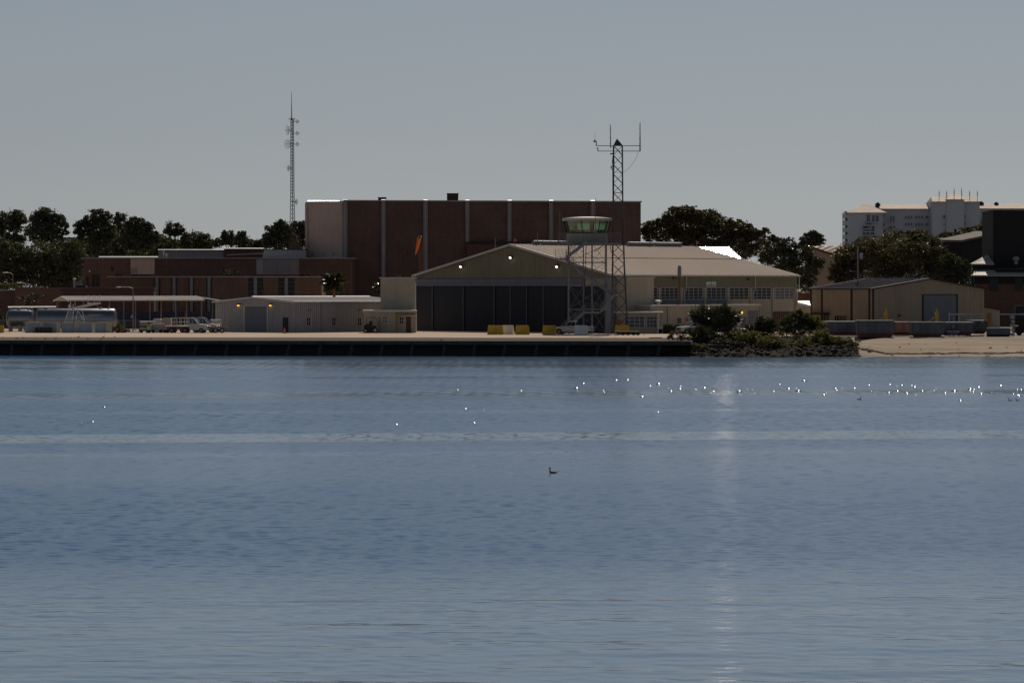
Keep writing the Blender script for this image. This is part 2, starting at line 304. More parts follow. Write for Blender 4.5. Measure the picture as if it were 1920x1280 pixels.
# quay: deck beam, dark sheet piling, raking piles
quay = MB(); quay.prism([q(-300, 0, 1.42), q(QL, 0, 1.42), q(QL, 6, 1.42), q(-300, 6, 1.42)], (0, 0, GZ + .012 - 1.42))
quay = quay.build('quay', M['fascia'], kind='structure')
mb = MB(); mb.prism([q(-300, 2.6, -1.5), q(QL + 4, 2.6, -1.5), q(QL + 4, 3.2, -1.5), q(-300, 3.2, -1.5)], (0, 0, 2.9)); mb.build('sheet_piling', M['quaydark'], quay)
mb = MB(); mb.bar((0, 0, 0), (-.34, -.1, -1.95), .36, .36); pm = mb.build('batter_pile', M['pile'], quay); pme = pm.data
k0 = 0
for i in range(-8, 22):
    px = 21.5 + 57.9 * i + RNG.normal() * .8; t = None
    k = (px - CX) / F; t = (k * QA.y - QA.x) / (QD.x - k * QD.y)
    o = pm if k0 == 0 else link('batter_pile', pme, quay); k0 = 1
    o.location = q(t, .45, 1.43); o.rotation_euler = (RNG.normal() * .03, RNG.normal() * .05, 0)
# bank and beach, one height field right of the quay
def beach_z(x, y):
    px = CX + x * F / y
    s = 0 if px < 1600 else min(1, (px - 1600) / 60)
    bank = np.clip((y - 418.5) / 13, -.08, 1); bank = bank ** .7 if bank > 0 else bank
    sandz = np.clip((y - 419.5) / 36, -.1, 1); sandz = sandz if sandz < 0 else sandz ** 1.25
    n = .09 * math.sin(x * .7 + y * .4) + .06 * math.sin(x * 1.7 - y * .9)
    z = (bank * 1.9 - .55 + n * (1 - s)) * (1 - s) + (sandz * 1.9 + n * .35) * s
    return min(z, 1.9)
xs = list(np.linspace(X(1283, 420), X(1960, 420), 120)) + [X(1960, 420) + d for d in (15, 40, 90, 200, 500, 1500)]
ys = list(np.linspace(405, 459, 55)); mb = MB()
vs = [(x, y, (beach_z(x, y) if y < 457.5 else 1.86) if i > 0 else min(.3, beach_z(x, y))) for y in ys for i, x in enumerate(xs)]
nx = len(xs); fs = [(j * nx + i, j * nx + i + 1, (j + 1) * nx + i + 1, (j + 1) * nx + i) for j in range(len(ys) - 1) for i in range(nx - 1)]
mb.add(vs, fs); beach = mb.build('beach', M['sand'], kind='structure', smooth=True)
# riprap: a soil bank sheet under it and rocks as parts
mb = MB(); bx = np.linspace(X(1185, 420), X(1622, 420), 70); by = np.linspace(417.5, 440, 26)
def bank_z(x, y):
    px = CX + x * F / y; e = min(1, max(0, (px - 1185) / 110)) * min(1, max(0, (1622 - px) / 28))
    top = np.clip((y - 418.3) / 10.5, 0, 1) ** .75 * 2.0 + .12 * math.sin(x * 1.3 + y) + .1 * math.sin(x * .37 - y * .7)
    return -.5 + (top + .5) * e if px < 1290 else top * e - .4 * (1 - e)
vs = [(x, y, bank_z(x, y) + RNG.normal() * .05) for y in by for x in bx]; nx = len(bx)
fs = [(j * nx + i, j * nx + i + 1, (j + 1) * nx + i + 1, (j + 1) * nx + i) for j in range(len(by) - 1) for i in range(nx - 1)]
mb.add(vs, fs); bank = mb.build('shore_bank', M['soil'], kind='structure')
rocks = []
for k in range(7):
    import bmesh
    bm = bmesh.new(); bmesh.ops.create_icosphere(bm, subdivisions=1 if k else 2, radius=1)
    for v in bm.verts: v.co *= 1 + RNG.normal() * .16; v.co.z *= .62; v.co.x *= 1.15
    me = bpy.data.meshes.new('rock'); bm.to_mesh(me); bm.free(); me.materials.append(M['rock']); rocks.append(me)
nrock = 0
while nrock < 298:
    px = RNG.uniform(1196, 1618); y = RNG.uniform(418.2, 430 if px > 1290 else 422.2); x = X(px, y); z = bank_z(x, y)
    if px < 1290 and RNG.random() < .45: continue
    if z < -.15 or z > 1.75: continue
    o = link('rock', rocks[nrock % 7], bank); o.location = (x, y, z + .05); s = RNG.uniform(.12, .33) if px > 1290 else RNG.uniform(.1, .24)
    o.scale = (s * RNG.uniform(.8, 1.5), s, s * RNG.uniform(.6, 1.1)); o.rotation_euler = (RNG.uniform(-.4, .4), RNG.uniform(-.4, .4), RNG.uniform(0, 6.28)); nrock += 1
mb = MB()
for k in range(2600):
    px = RNG.uniform(1192, 1618); y = RNG.uniform(417.8, 431 if px > 1290 else 422); x = X(px, y); z = bank_z(x, y)
    if z < -.12 or z > 1.85: continue
    r_ = RNG.uniform(.05, .17); mb.add([(x + r_ * RNG.uniform(.6, 1.4) * a, y + r_ * RNG.uniform(.6, 1.4) * b, z + r_ * RNG.uniform(.4, 1.1) * c) for a, b, c in ((1, 0, 0), (0, 1, 0), (-1, 0, 0), (0, -1, 0), (0, 0, 1))], [(0, 1, 4), (1, 2, 4), (2, 3, 4), (3, 0, 4)])
mb.build('small_stones', M['rock'], bank, kind='stuff'); mb = MB()
for k in range(560):                                   # wrack thrown up on the sand and stones at the waterline
    px = RNG.uniform(1590, 1990); px += 14 * math.sin(px * .11); y = 426.3 + RNG.normal() * .35 + .7 * math.sin(px * .021) + .5 * math.sin(px * .063) if RNG.random() < .93 else RNG.uniform(421, 446); x = X(px, y); z = beach_z(x, y)
    mb.ball((x, y, z + .02), RNG.uniform(.1, .7) * (1 if y < 428.5 else .4), RNG.uniform(.1, .25) * (1 if y < 428.5 else .5), RNG.uniform(.04, .15), 6, 3)
mb.build('wrack_line', M['wrack'], kind='stuff')

# ================================================================== buildings on the apron
def window(w, h, nx, ny, mg, mf, fw=.07, depth=.1):      # frame with bars, panes as sub-part; x right, -y out of the wall
    f = MB(); f.box(-w / 2, w / 2, -depth, -.004, 0, fw); f.box(-w / 2, w / 2, -depth, -.004, h - fw, h)
    f.box(-w / 2, -w / 2 + fw, -depth, -.004, fw + .001, h - fw - .001); f.box(w / 2 - fw, w / 2, -depth, -.004, fw + .001, h - fw - .001)
    for i in range(1, nx): xx = -w / 2 + w * i / nx; f.box(xx - fw * .4, xx + fw * .4, -depth + .02, -.012, fw + .002, h - fw - .002)
    for j in range(1, ny): zz = h * j / ny; f.box(-w / 2 + fw + .002, w / 2 - fw - .002, -depth + .03, -.016, zz - fw * .35, zz + fw * .35)
    g = MB()
    for i in range(nx):
        for j in range(ny):
            a = RNG.normal() * .004; b2 = RNG.normal() * .004
            x0, x1 = -w / 2 + w * i / nx + .01, -w / 2 + w * (i + 1) / nx - .01; z0, z1 = h * j / ny + .01, h * (j + 1) / ny - .01
            g.quad((x0, -.03 + a, z0), (x1, -.03 + b2, z0), (x1, -.03 - a, z1), (x0, -.03 - b2, z1))
    return f, g, mf, mg
def put_window(spec, parent, loc, rz=0, name='window'):
    f, g, mf, mg = spec
    me = bpy.data.meshes.new(name); me.from_pydata(f.v, [], f.f); me.materials.append(mf); me.update()
    o = put(name, me, parent, loc, rz)
    me2 = bpy.data.meshes.new('pane'); me2.from_pydata(g.v, [], g.f); me2.materials.append(mg); me2.update()
    link('pane', me2, o); return o
def slab(mb, p, n, th): # p: 4 points of the upper face, thickened downwards along n
    mb.prism([Vector(x) - Vector(n) * th for x in p], Vector(n) * th)

# ---------------- hangar
YH = 498; HF = Frame(1150, YH, R(45)); HW = HF.la(780); HLN = HF.lb(1495); EZ = Z(516, YH); RZ_ = Z(460, YH + HW / 2 * math.sin(R(45)))
hangar = thing('hangar', 'large olive and tan aircraft hangar with a broad low gable and dark sliding doors', 'hangar', HF(HW / 2, HLN / 2, GZ))
def HFz(a, rise=0): return EZ + (RZ_ - EZ) * (1 - abs(a - HW / 2) / (HW / 2)) + rise
mb = MB(); mb.prism([HF(0, .3, GZ - .1), HF(HW, .3, GZ - .1), HF(HW, .3, EZ), HF(HW / 2, .3, RZ_), HF(0, .3, EZ)], HF.B * (HLN - .6)); mb.build('wall', M['hcream'], hangar)
up = Vector((0, 0, 1)); DZ0 = Z(522, YH)
mb = MB(); mb.prism([HF(.02, 0, DZ0 + .05), HF(HW - .02, 0, DZ0 + .05), HF(HW - .02, 0, EZ - .03), HF(HW / 2, 0, RZ_ - .03), HF(.02, 0, EZ - .03)], HF.B * .25); mb.build('gable_cladding', M['olive'], hangar)
mb = MB()
for k in range(1, 92):
    a = HW * k / 92; mb.prism([HF(a - .05, -.06, DZ0 + .06), HF(a + .05, -.06, DZ0 + .06), HF(a + .05, -.06, HFz(a, -.1)), HF(a - .05, -.06, HFz(a, -.1))], HF.B * .058)
mb.build('cladding_rib', M['olive'], hangar, kind='stuff')
DTOP = Z(533.5, YH + 12); aD0, aD1 = HF.la(1062), HF.la(781.5)
mb = MB(); HF.box(mb, aD0 - 3.5, HW - .1, -.28, .28, DTOP, DZ0); mb.build('door_header', M['header'], hangar)
mb = MB(); HF.box(mb, aD0 - 3.5, HW - .1, -.36, .29, DTOP - .18, DTOP - .002); mb.build('door_track', M['steel'], hangar)
cuts = [aD0] + [HF.la(p) for p in (1020, 989, 958, 928, 899, 870, 841, 812)] + [aD1]
for i in range(len(cuts) - 1):
    mb = MB(); HF.box(mb, cuts[i] + .03, cuts[i + 1] - .03, -.12 + .09 * (i % 2), .2, GZ + .05, DTOP - .2); mb.build('door_panel', M['navy'], hangar)
for i, c in enumerate(cuts[1:-1]):
    if i in (0, 2, 3, 5, 7, 1):
        mb = MB(); HF.box(mb, c - .05, c + .05, -.2, -.125, GZ + .06, DTOP - .21); mb.build('door_seam_strip', M['steel'], hangar)
mb = MB(); HF.box(mb, .05, aD0 - .05, -.08, .2, GZ, DTOP - .2); mb.build('fixed_panel', M['navy'], hangar)
mb = MB(); HF.box(mb, -.25, 1.2, -.3, .3, GZ, EZ - .25); mb.build('corner_pier', M['conc'], hangar)
mb = MB(); HF.box(mb, HW - .09, HW + .5, -.2, .3, GZ, EZ - .25); mb.build('corner_pier', M['conc'], hangar)
# roof: two slopes with eaves, ridge vents, rake trim
for sgn in (0, 1):
    mb = MB(); ae = -.45 if sgn == 0 else HW + .45; ze = HFz(-.45) if sgn == 0 else HFz(-.45)
    e0, e1, r0, r1 = HF(ae, -.4, ze + .2), HF(ae, HLN + .2, ze + .2), HF(HW / 2, -.4, RZ_ + .2), HF(HW / 2, HLN + .2, RZ_ + .2)
    mb.prism([e0, e1, r1, r0], (0, 0, -.2)); roof = mb.build('roof', M['tanroof'], hangar)
    mb = MB()
    for k in range(1, 54):
        b = -.4 + (HLN + .6) * k / 54; mb.bar(HF(ae, b, ze + .22), HF(HW / 2, b, RZ_ + .22), .09, .07)
    mb.build('roof_seam', M['seam'], roof, kind='stuff')
    if sgn == 0:
        mb = MB(); am = HW * .27; mb.bar(HF(am, -.39, HFz(am) + .23), HF(am, HLN + .19, HFz(am) + .23), .22, .1); mb.build('lap_joint', M['tanroof'], roof)
    mb = MB(); mb.bar(e0 - HF.B * .07 - up * .12, r0 - HF.B * .07 - up * .12, .12, .34); mb.build('rake_trim', M['offwhite'], hangar)
mb = MB(); mb.bar(HF(-.52, -.4, HFz(-.45) + .08), HF(-.52, HLN + .2, HFz(-.45) + .08), .16, .24); mb.build('gutter', M['offwhite'], hangar)
for p0, p1 in ((1000, 1061), (1177, 1276)):
    b0 = solve(HF(HW / 2, 0, 0), HF.B, p0); b1 = solve(HF(HW / 2, 0, 0), HF.B, p1)
    mb = MB(); mb.tube(HF(HW / 2, b0, RZ_ + .45), HF(HW / 2, b1, RZ_ + .45), .36, n=14)
    for k in range(5): b = b0 + .3 + (b1 - b0 - .6) * k / 4; mb.tube(HF(HW / 2, b - .04, RZ_ + .45), HF(HW / 2, b + .04, RZ_ + .45), .385, n=14)
    mb.build('ridge_vent', M['steel'], hangar)
for p, t0, t1 in ((925, 447, 471), (1008, 444, 463), (1220, 447, 471)):
    b = 0.4 if p < 965 else solve(HF(HW / 2, 0, 0), HF.B, p); a = HF.la(p) if p < 965 else HW / 2
    c = HF(a, b, HFz(a) + .2); mb = MB(); mb.tube(c, c + up * 1.9, .06, .05)
    if p > 965: mb.path([c + up * .2, c + up * -.1 - HF.A * .7, c + up * -.6 - HF.A * .9], .09)
    mb.build('roof_post', M['steel'], hangar)
for p in (964, 1306):
    b = max(.2, solve(HF(HW / 2, 0, 0), HF.B, p)); c = HF(HW / 2, b, RZ_ + .2)
    mb = MB(); mb.tube(c, c + up * 1.0, .05); lp = mb.build('beacon', M['steel'], hangar); mb = MB(); mb.lathe(c + up * .45 + HF.B * .3, [(.09, 0), (.12, .08), (.12, .22), (.06, .3)]); mb.build('beacon_lens', M['lampr'], lp)
for p, y_ in ((867, 500), (960, 483), (1047, 500)):
    a = HF.la(p); c = HF(a, -.02, Z(y_, HF(a, 0, 0).y)); nrm = -HF.B
    mb = MB(); mb.tube(c, c + nrm * .35, .05); mb.tube(c + nrm * .25 + up * .18, c + nrm * .42, .32, .3, 10); fl = mb.build('floodlight', M['darksteel'], hangar)
    mb = MB(); mb.ball(c + nrm * .46 - up * .0 - HF.A * .1, .2, .2, .2, 10, 6); mb.build('lens', M['lampw'], fl)
# long side: olive band, windows, pilasters, downpipes
bpx = lambda p: HF.lb(p)
mb = MB(); b0 = bpx(1206); HF.box(mb, -.12, .28, b0, HLN - .3, Z(538.5, 508), EZ + .02); mb.build('side_cladding', M['olive'], hangar)
mb = MB()
for k in range(70): b = b0 + .2 + (HLN - .6 - b0) * k / 70; HF.box(mb, -.16, -.122, b, b + .08, Z(538.3, 508), EZ)
mb.build('cladding_rib', M['olive'], hangar, kind='stuff')
rzs = math.atan2(HF.B.y, HF.B.x)
for w0, w1 in ((1212, 1232), (1238, 1271), (1282, 1317), (1324, 1360), (1367, 1403), (1410, 1445), (1452, 1488)):
    b0, b1 = bpx(w0), bpx(w1); c = (b0 + b1) / 2; Yc = HF(0, c, 0).y; z0, z1 = Z(561.5, Yc), Z(538.8, Yc)
    put_window(window(b1 - b0, z1 - z0, 2 if w0 == 1212 else 4, 4, M['paleglass'] if w0 == 1452 else M['glass'], M['offwhite'], .085, .12), hangar, HF(-.0, c, z0) - HF.A * -.0, rzs).location = HF(-.005, c, z0) - Vector(hangar.location)
for p in (1206, 1235, 1276.5, 1320.5, 1363.5, 1406.5, 1448.5, 1491):
    b = bpx(p); mb = MB(); HF.box(mb, -.22, .28, b - .2, b + .2, GZ, Z(538.7, HF(0, b, 0).y)); mb.build('pilaster', M['hcream'], hangar)
mb = MB(); HF.box(mb, -.1, .28, bpx(1212), bpx(1360), Z(572, 510), Z(562.2, 510)); mb.build('spandrel', M['header'], hangar)
for p in (1283, 1412, 1494.5):
    b = bpx(p); Yc = HF(0, b, 0).y; mb = MB(); n = -HF.A * -1
    mb.path([HF(-.5, b, EZ), HF(-.4, b, Z(543, Yc)), HF(-.32, b - .3, Z(548, Yc)), HF(-.32, b - .3, Z(575, Yc))], .08); mb.build('downpipe', M['offwhite'], hangar)
# projecting corner block
mb = MB(); HF.box(mb, -2.4, -.26, .32, bpx(1206) - .3, GZ, Z(521, YH)); blk = mb.build('corner_block', M['hcream'], hangar)
mb = MB(); HF.box(mb, -2.55, -.265, .2, bpx(1206) - .15, Z(521, YH) + .003, Z(519.4, YH)); mb.build('coping', M['offwhite'], blk)
mb = MB(); c = HF(-.15, bpx(1401), Z(523, 514)); HF.box(mb, -.5, -.17, bpx(1399.5), bpx(1402.5), Z(525, 514), Z(521, 514)); mb.build('alarm_box', M['rust'], hangar)
mb = MB(); b = bpx(1258); mb.bar(HF(-.3, b, Z(521, 505)), HF(-.3, b + 1.2, Z(522, 505)), .2); mb.bar(HF(-.3, b + .3, Z(521, 505)), HF(-.3, b + .3, Z(525, 505)), .12); mb.build('conduit', M['rust'], hangar)
# side annex along the long side
ax = thing('side_annex', 'low cream flat roofed annex along the window side of the hangar', 'annex', HF(-4, 14, GZ))
AZ = Z(574, 500); A0, A1 = -5.4, -.36; ab1 = HF(A0, 0, 0); ab1 = solve(HF(A0, 0, 0), HF.B, 1424)
ab0 = 2.2
mb = MB(); HF.box(mb, A0, -2.45, ab0, ab1, GZ, AZ); HF.box(mb, -2.45, A1, bpx(1212), ab1, GZ, AZ - .003); mb.build('wall', M['cream'], ax)
mb = MB(); HF.box(mb, A0 - .25, -2.46, ab0 - .1, ab1 + .25, AZ + .004, AZ + .22); mb.build('roof', M['offwhite'], ax)
abx = lambda p: solve(HF(A0, 0, 0), HF.B, p)
put_window(window(abx(1421) - abx(1402), 2.1, 4, 5, M['paleglass'], M['conc'], .07), ax, HF(A0 - .004, (abx(1421) + abx(1402)) / 2, Z(609, 505)), rzs)
put_window(window(abx(1276.5) - abx(1269.5), .85, 2, 2, M['glass'], M['conc'], .06), ax, HF(A0 - .004, abx(1273), Z(607, 497)), rzs)
mb = MB(); HF.box(mb, A0 - .06, A0 - .005, abx(1390), abx(1399), GZ, GZ + 2.3); d_ = mb.build('door', M['header'], ax); mb = MB(); mb.ball(HF(A0 - .1, abx(1391.2), GZ + 1.05), .06, .06, .06, 6, 4); mb.build('handle', M['steel'], d_)
for p in (1252, 1298, 1425):
    mb = MB(); HF.box(mb, A0 - .16, A0 - .005, abx(p) - .12, abx(p) + .12, GZ, AZ); mb.build('pilaster', M['cream'], ax)
mb = MB(); c = HF(-3.4, abx(1244) + 1, AZ + .2); mb.lathe(c, [(.28, 0), (.28, .4), (.55, .42), (.55, .62), (.2, .72)]); mb.build('roof_vent', M['offwhite'], ax)
c = HF(A0, abx(1388), Z(586, 504)); mb = MB(); HF.box(mb, A0 - .3, A0 - .004, abx(1386), abx(1390), Z(588.3, 504), Z(583.5, 504)); wl = mb.build('wall_lamp', M['darksteel'], ax)
mb = MB(); mb.ball(HF(A0 - .33, abx(1388), c.z - .03), .17, .17, .2, 8, 5); mb.build('lens', M['lampo'], wl)
c = HF(A0 - .03, abx(1287.5), Z(599, 500)); mb = MB(); u = HF.B * .42
mb.prism([c + u, c + up * .42, c - u, c - up * .42], HF.A * -.04); o = mb.build('hazard_sign', M['redsign']); tag(o, 'red diamond sign on the cream annex wall beside the big round bush', 'sign')
# front lean-to office
of = thing('office_annex', 'small flat roofed office with wide gridded windows at the hangar corner', 'annex', G(1200, 492))
OY = 491.5; x0, x1 = X(1163, OY), X(1241, OY); zt = Z(587, OY)
mb = MB(); mb.box(x0, x1, OY, OY + 4.2, GZ, zt); mb.build('wall', M['cream'], of)
mb = MB(); mb.box(x0 - .8, x1 + .2, OY - .9, OY + 4.25, zt + .003, zt + .22); mb.build('roof', M['offwhite'], of)
for p0, p1 in ((1171, 1208.5), (1212, 1238)):
    put_window(window(X(p1, OY) - X(p0, OY), (614 - 592.5) * OY / F, 4, 3, M['blueglass'], M['offwhite'], .08), of, (X((p0 + p1) / 2, OY), OY - .003, Z(614, OY)))
mb = MB(); mb.box(X(1232, OY), X(1236, OY), OY - .75, OY - .45, GZ, zt); mb.build('porch_post', M['offwhite'], of)
cab_ = thing('utility_cabinet', 'white utility cabinet with an opening beside the gridded office windows', 'cabinet', G(1239, OY - 1.6)); mb = MB(); a, b = X(1233, OY - 1.5), X(1243.5, OY - 1.5)
mb.box(a, a + .12, OY - 1.8, OY - 1.2, GZ, GZ + .75); mb.box(b - .12, b, OY - 1.8, OY - 1.2, GZ, GZ + .75); mb.box(a, b, OY - 1.8, OY - 1.2, GZ + .751, GZ + .95); mb.build('case', M['white'], cab_)
mb = MB(); mb.box(a + .13, b - .13, OY - 1.7, OY - 1.3, GZ + .05, GZ + .7); mb.build('meter', M['dark'], cab_)
c = Vector((X(1162.5, OY - .02), OY - .05, Z(603.5, OY))); mb = MB()
c2 = P(1159.5, 603, 490.8); 
mb.prism([c + Vector((.38, 0, 0)), c + up * .38, c - Vector((.38, 0, 0)), c - up * .38], (0, .04, 0)); o = mb.build('hazard_sign', M['redsign']); tag(o, 'red diamond sign at the foot of the lattice mast by the office corner', 'sign')
# number board on the side cladding
bd = thing('sign_board', 'pale rectangular board numbered 14 on the olive wall above the hangar windows', 'sign', HF(-.2, bpx(1331), Z(537, 509)))
b0, b1 = bpx(1322), bpx(1340.3); Yc = 509; z0, z1 = Z(537.2, Yc), Z(528, Yc)
mb = MB(); HF.box(mb, -.24, -.165, b0, b1, z0, z1); mb.build('panel', M['white'], bd)
def text_mesh(s, size, mname, parent, loc, rz, align='CENTER'):
    cu = bpy.data.curves.new('lettering', 'FONT'); cu.body = s; cu.size = size; cu.align_x = align; cu.extrude = .008
    o = bpy.data.objects.new('lettering', cu); COL.objects.link(o); dg = bpy.context.evaluated_depsgraph_get()
    me = bpy.data.meshes.new_from_object(o.evaluated_get(dg)); bpy.data.objects.remove(o); me.materials.append(M[mname]) if not me.materials else None
    me.transform(Matrix.Rotation(R(90), 4, 'X')); return put('lettering', me, parent, loc, rz)
text_mesh('14', .34, 'navyink' if 'navyink' in M else 'dark', bd, HF(-.255, (b0 + b1) / 2, z0 + .40), rzs)
mb = MB(); bb = b0 + .2
while bb < b1 - .25:                                     # a line of lettering too small to read
    w = RNG.uniform(.05, .1); HF.box(mb, -.25, -.242, bb, bb + w, z0 + .13, z0 + RNG.uniform(.24, .34)); bb += w + .035
mb.build('small_lettering', M['dark'], bd, kind='stuff')
# tall flue pipe
fl = thing('flue_pipe', 'tall rusty flue pipe with a rounded cap in front of the hangar windows', 'chimney', HF(-3.2, bpx(1266), GZ))
c = HF(-2.9, 0, 0); b = solve(c, HF.B, 1274); c = HF(-2.9, b, AZ + .2); zt = Z(497, c.y); mb = MB(); mb.tube(c, (c.x, c.y, Z(517, c.y)), .17, .17, 10); mb.build('pipe', M['rust'], fl)
mb = MB(); mb.lathe((c.x, c.y, Z(517, c.y) - .01), [(.2, 0), (.28, .15), (.28, 1.25), (.22, 1.5), (.05, 1.62)], 10); mb.build('cap', M['steel'], fl)

# ---------------- rear roof that throws the sun back to the camera
rh = thing('rear_shed', 'bright glaring metal roof of a shed behind the far end of the hangar', 'shed', G(1360, 565))
P0 = P(1365, 462, 556); vd = -P0.normalized(); vd = (Vector((0, 0, H)) - P0).normalized(); NN = (vd + sd).normalized()
def onpl(px, py):                                        # where the sight line meets that roof plane
    d = Vector(((px - CX) / F, 1, -(py - HOR) / F)); return Vector((0, 0, H)) + d * ((P0 - Vector((0, 0, H))).dot(NN) / d.dot(NN))
rp = [onpl(1285, 462.2), onpl(1365, 462), onpl(1396, 490), onpl(1396, 503), onpl(1285, 503)]
mb = MB(); mb.prism([p - NN * .2 for p in rp], NN * .2); mb.build('roof', M['glare'], rh)
lo = MB(); ctr = sum(rp, Vector()) / 5
lo.prism([Vector((p.x * .99 + ctr.x * .01, p.y, GZ)) for p in (rp[0] + Vector((0, 2, 0)), rp[1] + Vector((0, 2, 0)), rp[2] + Vector((0, 1, 0)), rp[3] + Vector((0, 1, 0)), rp[4] + Vector((0, 1, 0)))], (0, 0, min(p.z for p in rp) - GZ - .5)); lo.build('wall', M['tan'], rh)
mb = MB(); mb.bar(rp[0], rp[1], .14); mb.bar(rp[1], rp[2], .14); mb.build('edge_trim', M['offwhite'], rh)
def glint_strip(p, q_, h, name, parent, mm='glare'):       # metal flashing sloped like that roof
    p, q_ = Vector(p), Vector(q_); d = (q_ - p).normalized(); n = (NN - d * NN.dot(d)).normalized(); u = n.cross(d); u = u if u.z > 0 else -u; u *= h / u.z
    mb = MB(); mb.prism([p, q_, q_ + u, p + u], n * -.08); return mb.build(name, M[mm], parent)

# ---------------- grey metal shed, left
SF = Frame(552, 502, R(45)); SW = SF.la(404); SL = SF.lb(770); SE = Z(566.5, 502); SRZ = Z(558, SF(SW / 2, 0, 0).y)
shed = thing('metal_shed', 'long pale grey metal shed with a blue roll door between two lit orange lamps', 'shed', SF(SW / 2, SL / 2, GZ))
mb = MB(); mb.prism([SF(0, 0, GZ), SF(SW, 0, GZ), SF(SW, 0, SE), SF(SW / 2, 0, SRZ), SF(0, 0, SE)], SF.B * SL); mb.build('wall', M['shed'], shed)
mb = MB()
for k in range(1, 44):
    a = SW * k / 44
    if SF.la(502) < a < SF.la(458): continue
    mb.prism([SF(a - .04, -.05, GZ), SF(a + .04, -.05, GZ), SF(a + .04, -.05, SE - .05), SF(a - .04, -.05, SE - .05)], SF.B * .048)
for k in range(1, 60): b = SL * k / 60; SF.box(mb, -.05, -.002, b - .04, b + .04, GZ, SE - .05)
mb.build('siding_rib', M['shedrib'], shed, kind='stuff')
for sgn in (0, 1):
    ae = -.4 if sgn == 0 else SW + .4; ze = SE - .03; mb = MB(); mb.prism([SF(ae, -.3, ze + .14), SF(ae, SL, ze + .14), SF(SW / 2, SL, SRZ + .16), SF(SW / 2, -.3, SRZ + .16)], (0, 0, -.14)); rf = mb.build('roof', M['darkroof'], shed)
    mb = MB(); mb.bar(SF(ae, -.36, ze + .02), SF(SW / 2, -.36, SRZ + .04), .1, .26); mb.build('rake_trim', M['offwhite'], shed)
    if sgn == 0:
        mb = MB(); mb.bar(SF(ae - .06, -.3, ze + .04), SF(ae - .06, SL, ze + .04), .12, .16)
        for k in range(70): b = -.2 + SL * k / 70; mb.bar(SF(ae - .1, b, ze + .1), SF(ae + .3, b, ze + .17), .16, .08)
        mb.build('eave_trim', M['offwhite'], shed)
glint_strip(SF(SW / 2, -.3, SRZ + .15), SF(SW / 2, SL, SRZ + .15), .1, 'ridge_cap', shed, 'offwhite')
a0, a1 = SF.la(501), SF.la(459.5); mb = MB(); SF.box(mb, a0, a1, -.05, -.004, GZ + .03, Z(574, 507)); rd = mb.build('roll_door', M['rollup'], shed)
mb = MB()
for k in range(1, 22): z = GZ + (Z(574, 507) - GZ) * k / 22; SF.box(mb, a0 + .02, a1 - .02, -.075, -.052, z - .03, z + .03)
mb.build('slat', M['rollup'], rd, kind='stuff')
mb = MB(); SF.box(mb, a0 - .2, a0 - .01, -.1, -.004, GZ, Z(573, 507)); SF.box(mb, a1 + .01, a1 + .2, -.1, -.004, GZ, Z(573, 507)); SF.box(mb, a0 - .2, a1 + .2, -.1, -.004, Z(573.9, 507) + .01, Z(572, 507)); mb.build('door_frame', M['offwhite'], shed)
mb = MB(); SF.box(mb, SF.la(540.5), SF.la(530.5), -.06, -.004, GZ, Z(595, 503)); d_ = mb.build('door', M['navy'], shed); mb = MB(); mb.ball(SF(SF.la(539), -.1, GZ + 1), .06, .06, .06, 6, 4); mb.build('handle', M['steel'], d_)
for p in (449, 509):
    a = SF.la(p); c = SF(a, 0, Z(572.5, SF(a, 0, 0).y)); mb = MB(); mb.prism([c + SF.A * .3 + up * .12, c - SF.A * .3 + up * .12, c - SF.A * .3 + up * .24, c + SF.A * .3 + up * .24], SF.B * -.45); wl = mb.build('wall_lamp', M['darksteel'], shed)
    mb = MB(); mb.ball(c - SF.B * .25 - up * .02, .2, .2, .13, 10, 5); mb.build('lens', M['lampo'], wl)
srz = math.atan2(SF.B.y, SF.B.x)
for p in (577.5, 625, 673):
    b = SF.lb(p); put_window(window(.85, 1.25, 2, 2, M['glass'], M['offwhite'], .06), shed, SF(-.055, b, Z(610.5, SF(0, b, 0).y)), srz)
for p in (580, 672): b = SF.lb(p); mb = MB(); SF.box(mb, -.12, -.055, b - .35, b + .35, Z(583, 505), Z(579.5, 505)); mb.build('louvre', M['steel'], shed)
for p in (552, 601, 632): b = SF.lb(p); mb = MB(); mb.tube(SF(-.12, b + .06, GZ), SF(-.12, b + .06, SE), .05, n=6); mb.build('downpipe', M['shedrib'], shed)
# ---------------- cream block and porch between shed and hangar
cb = thing('cream_block', 'plain cream stucco block with a low porch left of the hangar doors', 'building', G(745, 503))
EY = 504; mb = MB(); mb.box(X(713.5, EY), X(778.5, EY), EY, EY + 4.5, GZ, Z(521.5, EY)); mb.build('wall', M['cream'], cb)
mb = MB(); mb.box(X(711, EY), X(780, EY), EY - .12, EY + 4.6, Z(521.5, EY) + .003, Z(520, EY)); mb.build('coping', M['offwhite'], cb)
mb = MB(); 
for p in (711,): mb.tube((X(748, EY), EY + 2, Z(520, EY)), (X(748, EY), EY + 2, Z(516, EY)), .2, .28)
mb.build('roof_vent', M['darksteel'], cb)
PY = 499; mb = MB(); mb.box(X(683, PY), X(741, PY), PY, EY - .01, GZ, Z(584.5, PY)); mb.box(X(741, PY), X(779.5, PY), PY + 1.6, EY - .01, GZ, Z(584.5, PY) - .003); pw = mb.build('porch_wall', M['cream'], cb)
mb = MB(); mb.box(X(680, PY), X(780, PY), PY - .5, EY - .012, Z(584.5, PY) + .004, Z(581, PY)); mb.build('porch_roof', M['offwhite'], cb)
put_window(window(.8, 1.1, 2, 2, M['paleglass'], M['white'], .06), cb, (X(722, PY), PY - .003, Z(606, PY))); put_window(window(.7, 1.1, 2, 2, M['glass'], M['white'], .06), cb, (X(753, PY + 1.6), PY + 1.597, Z(608, PY)))
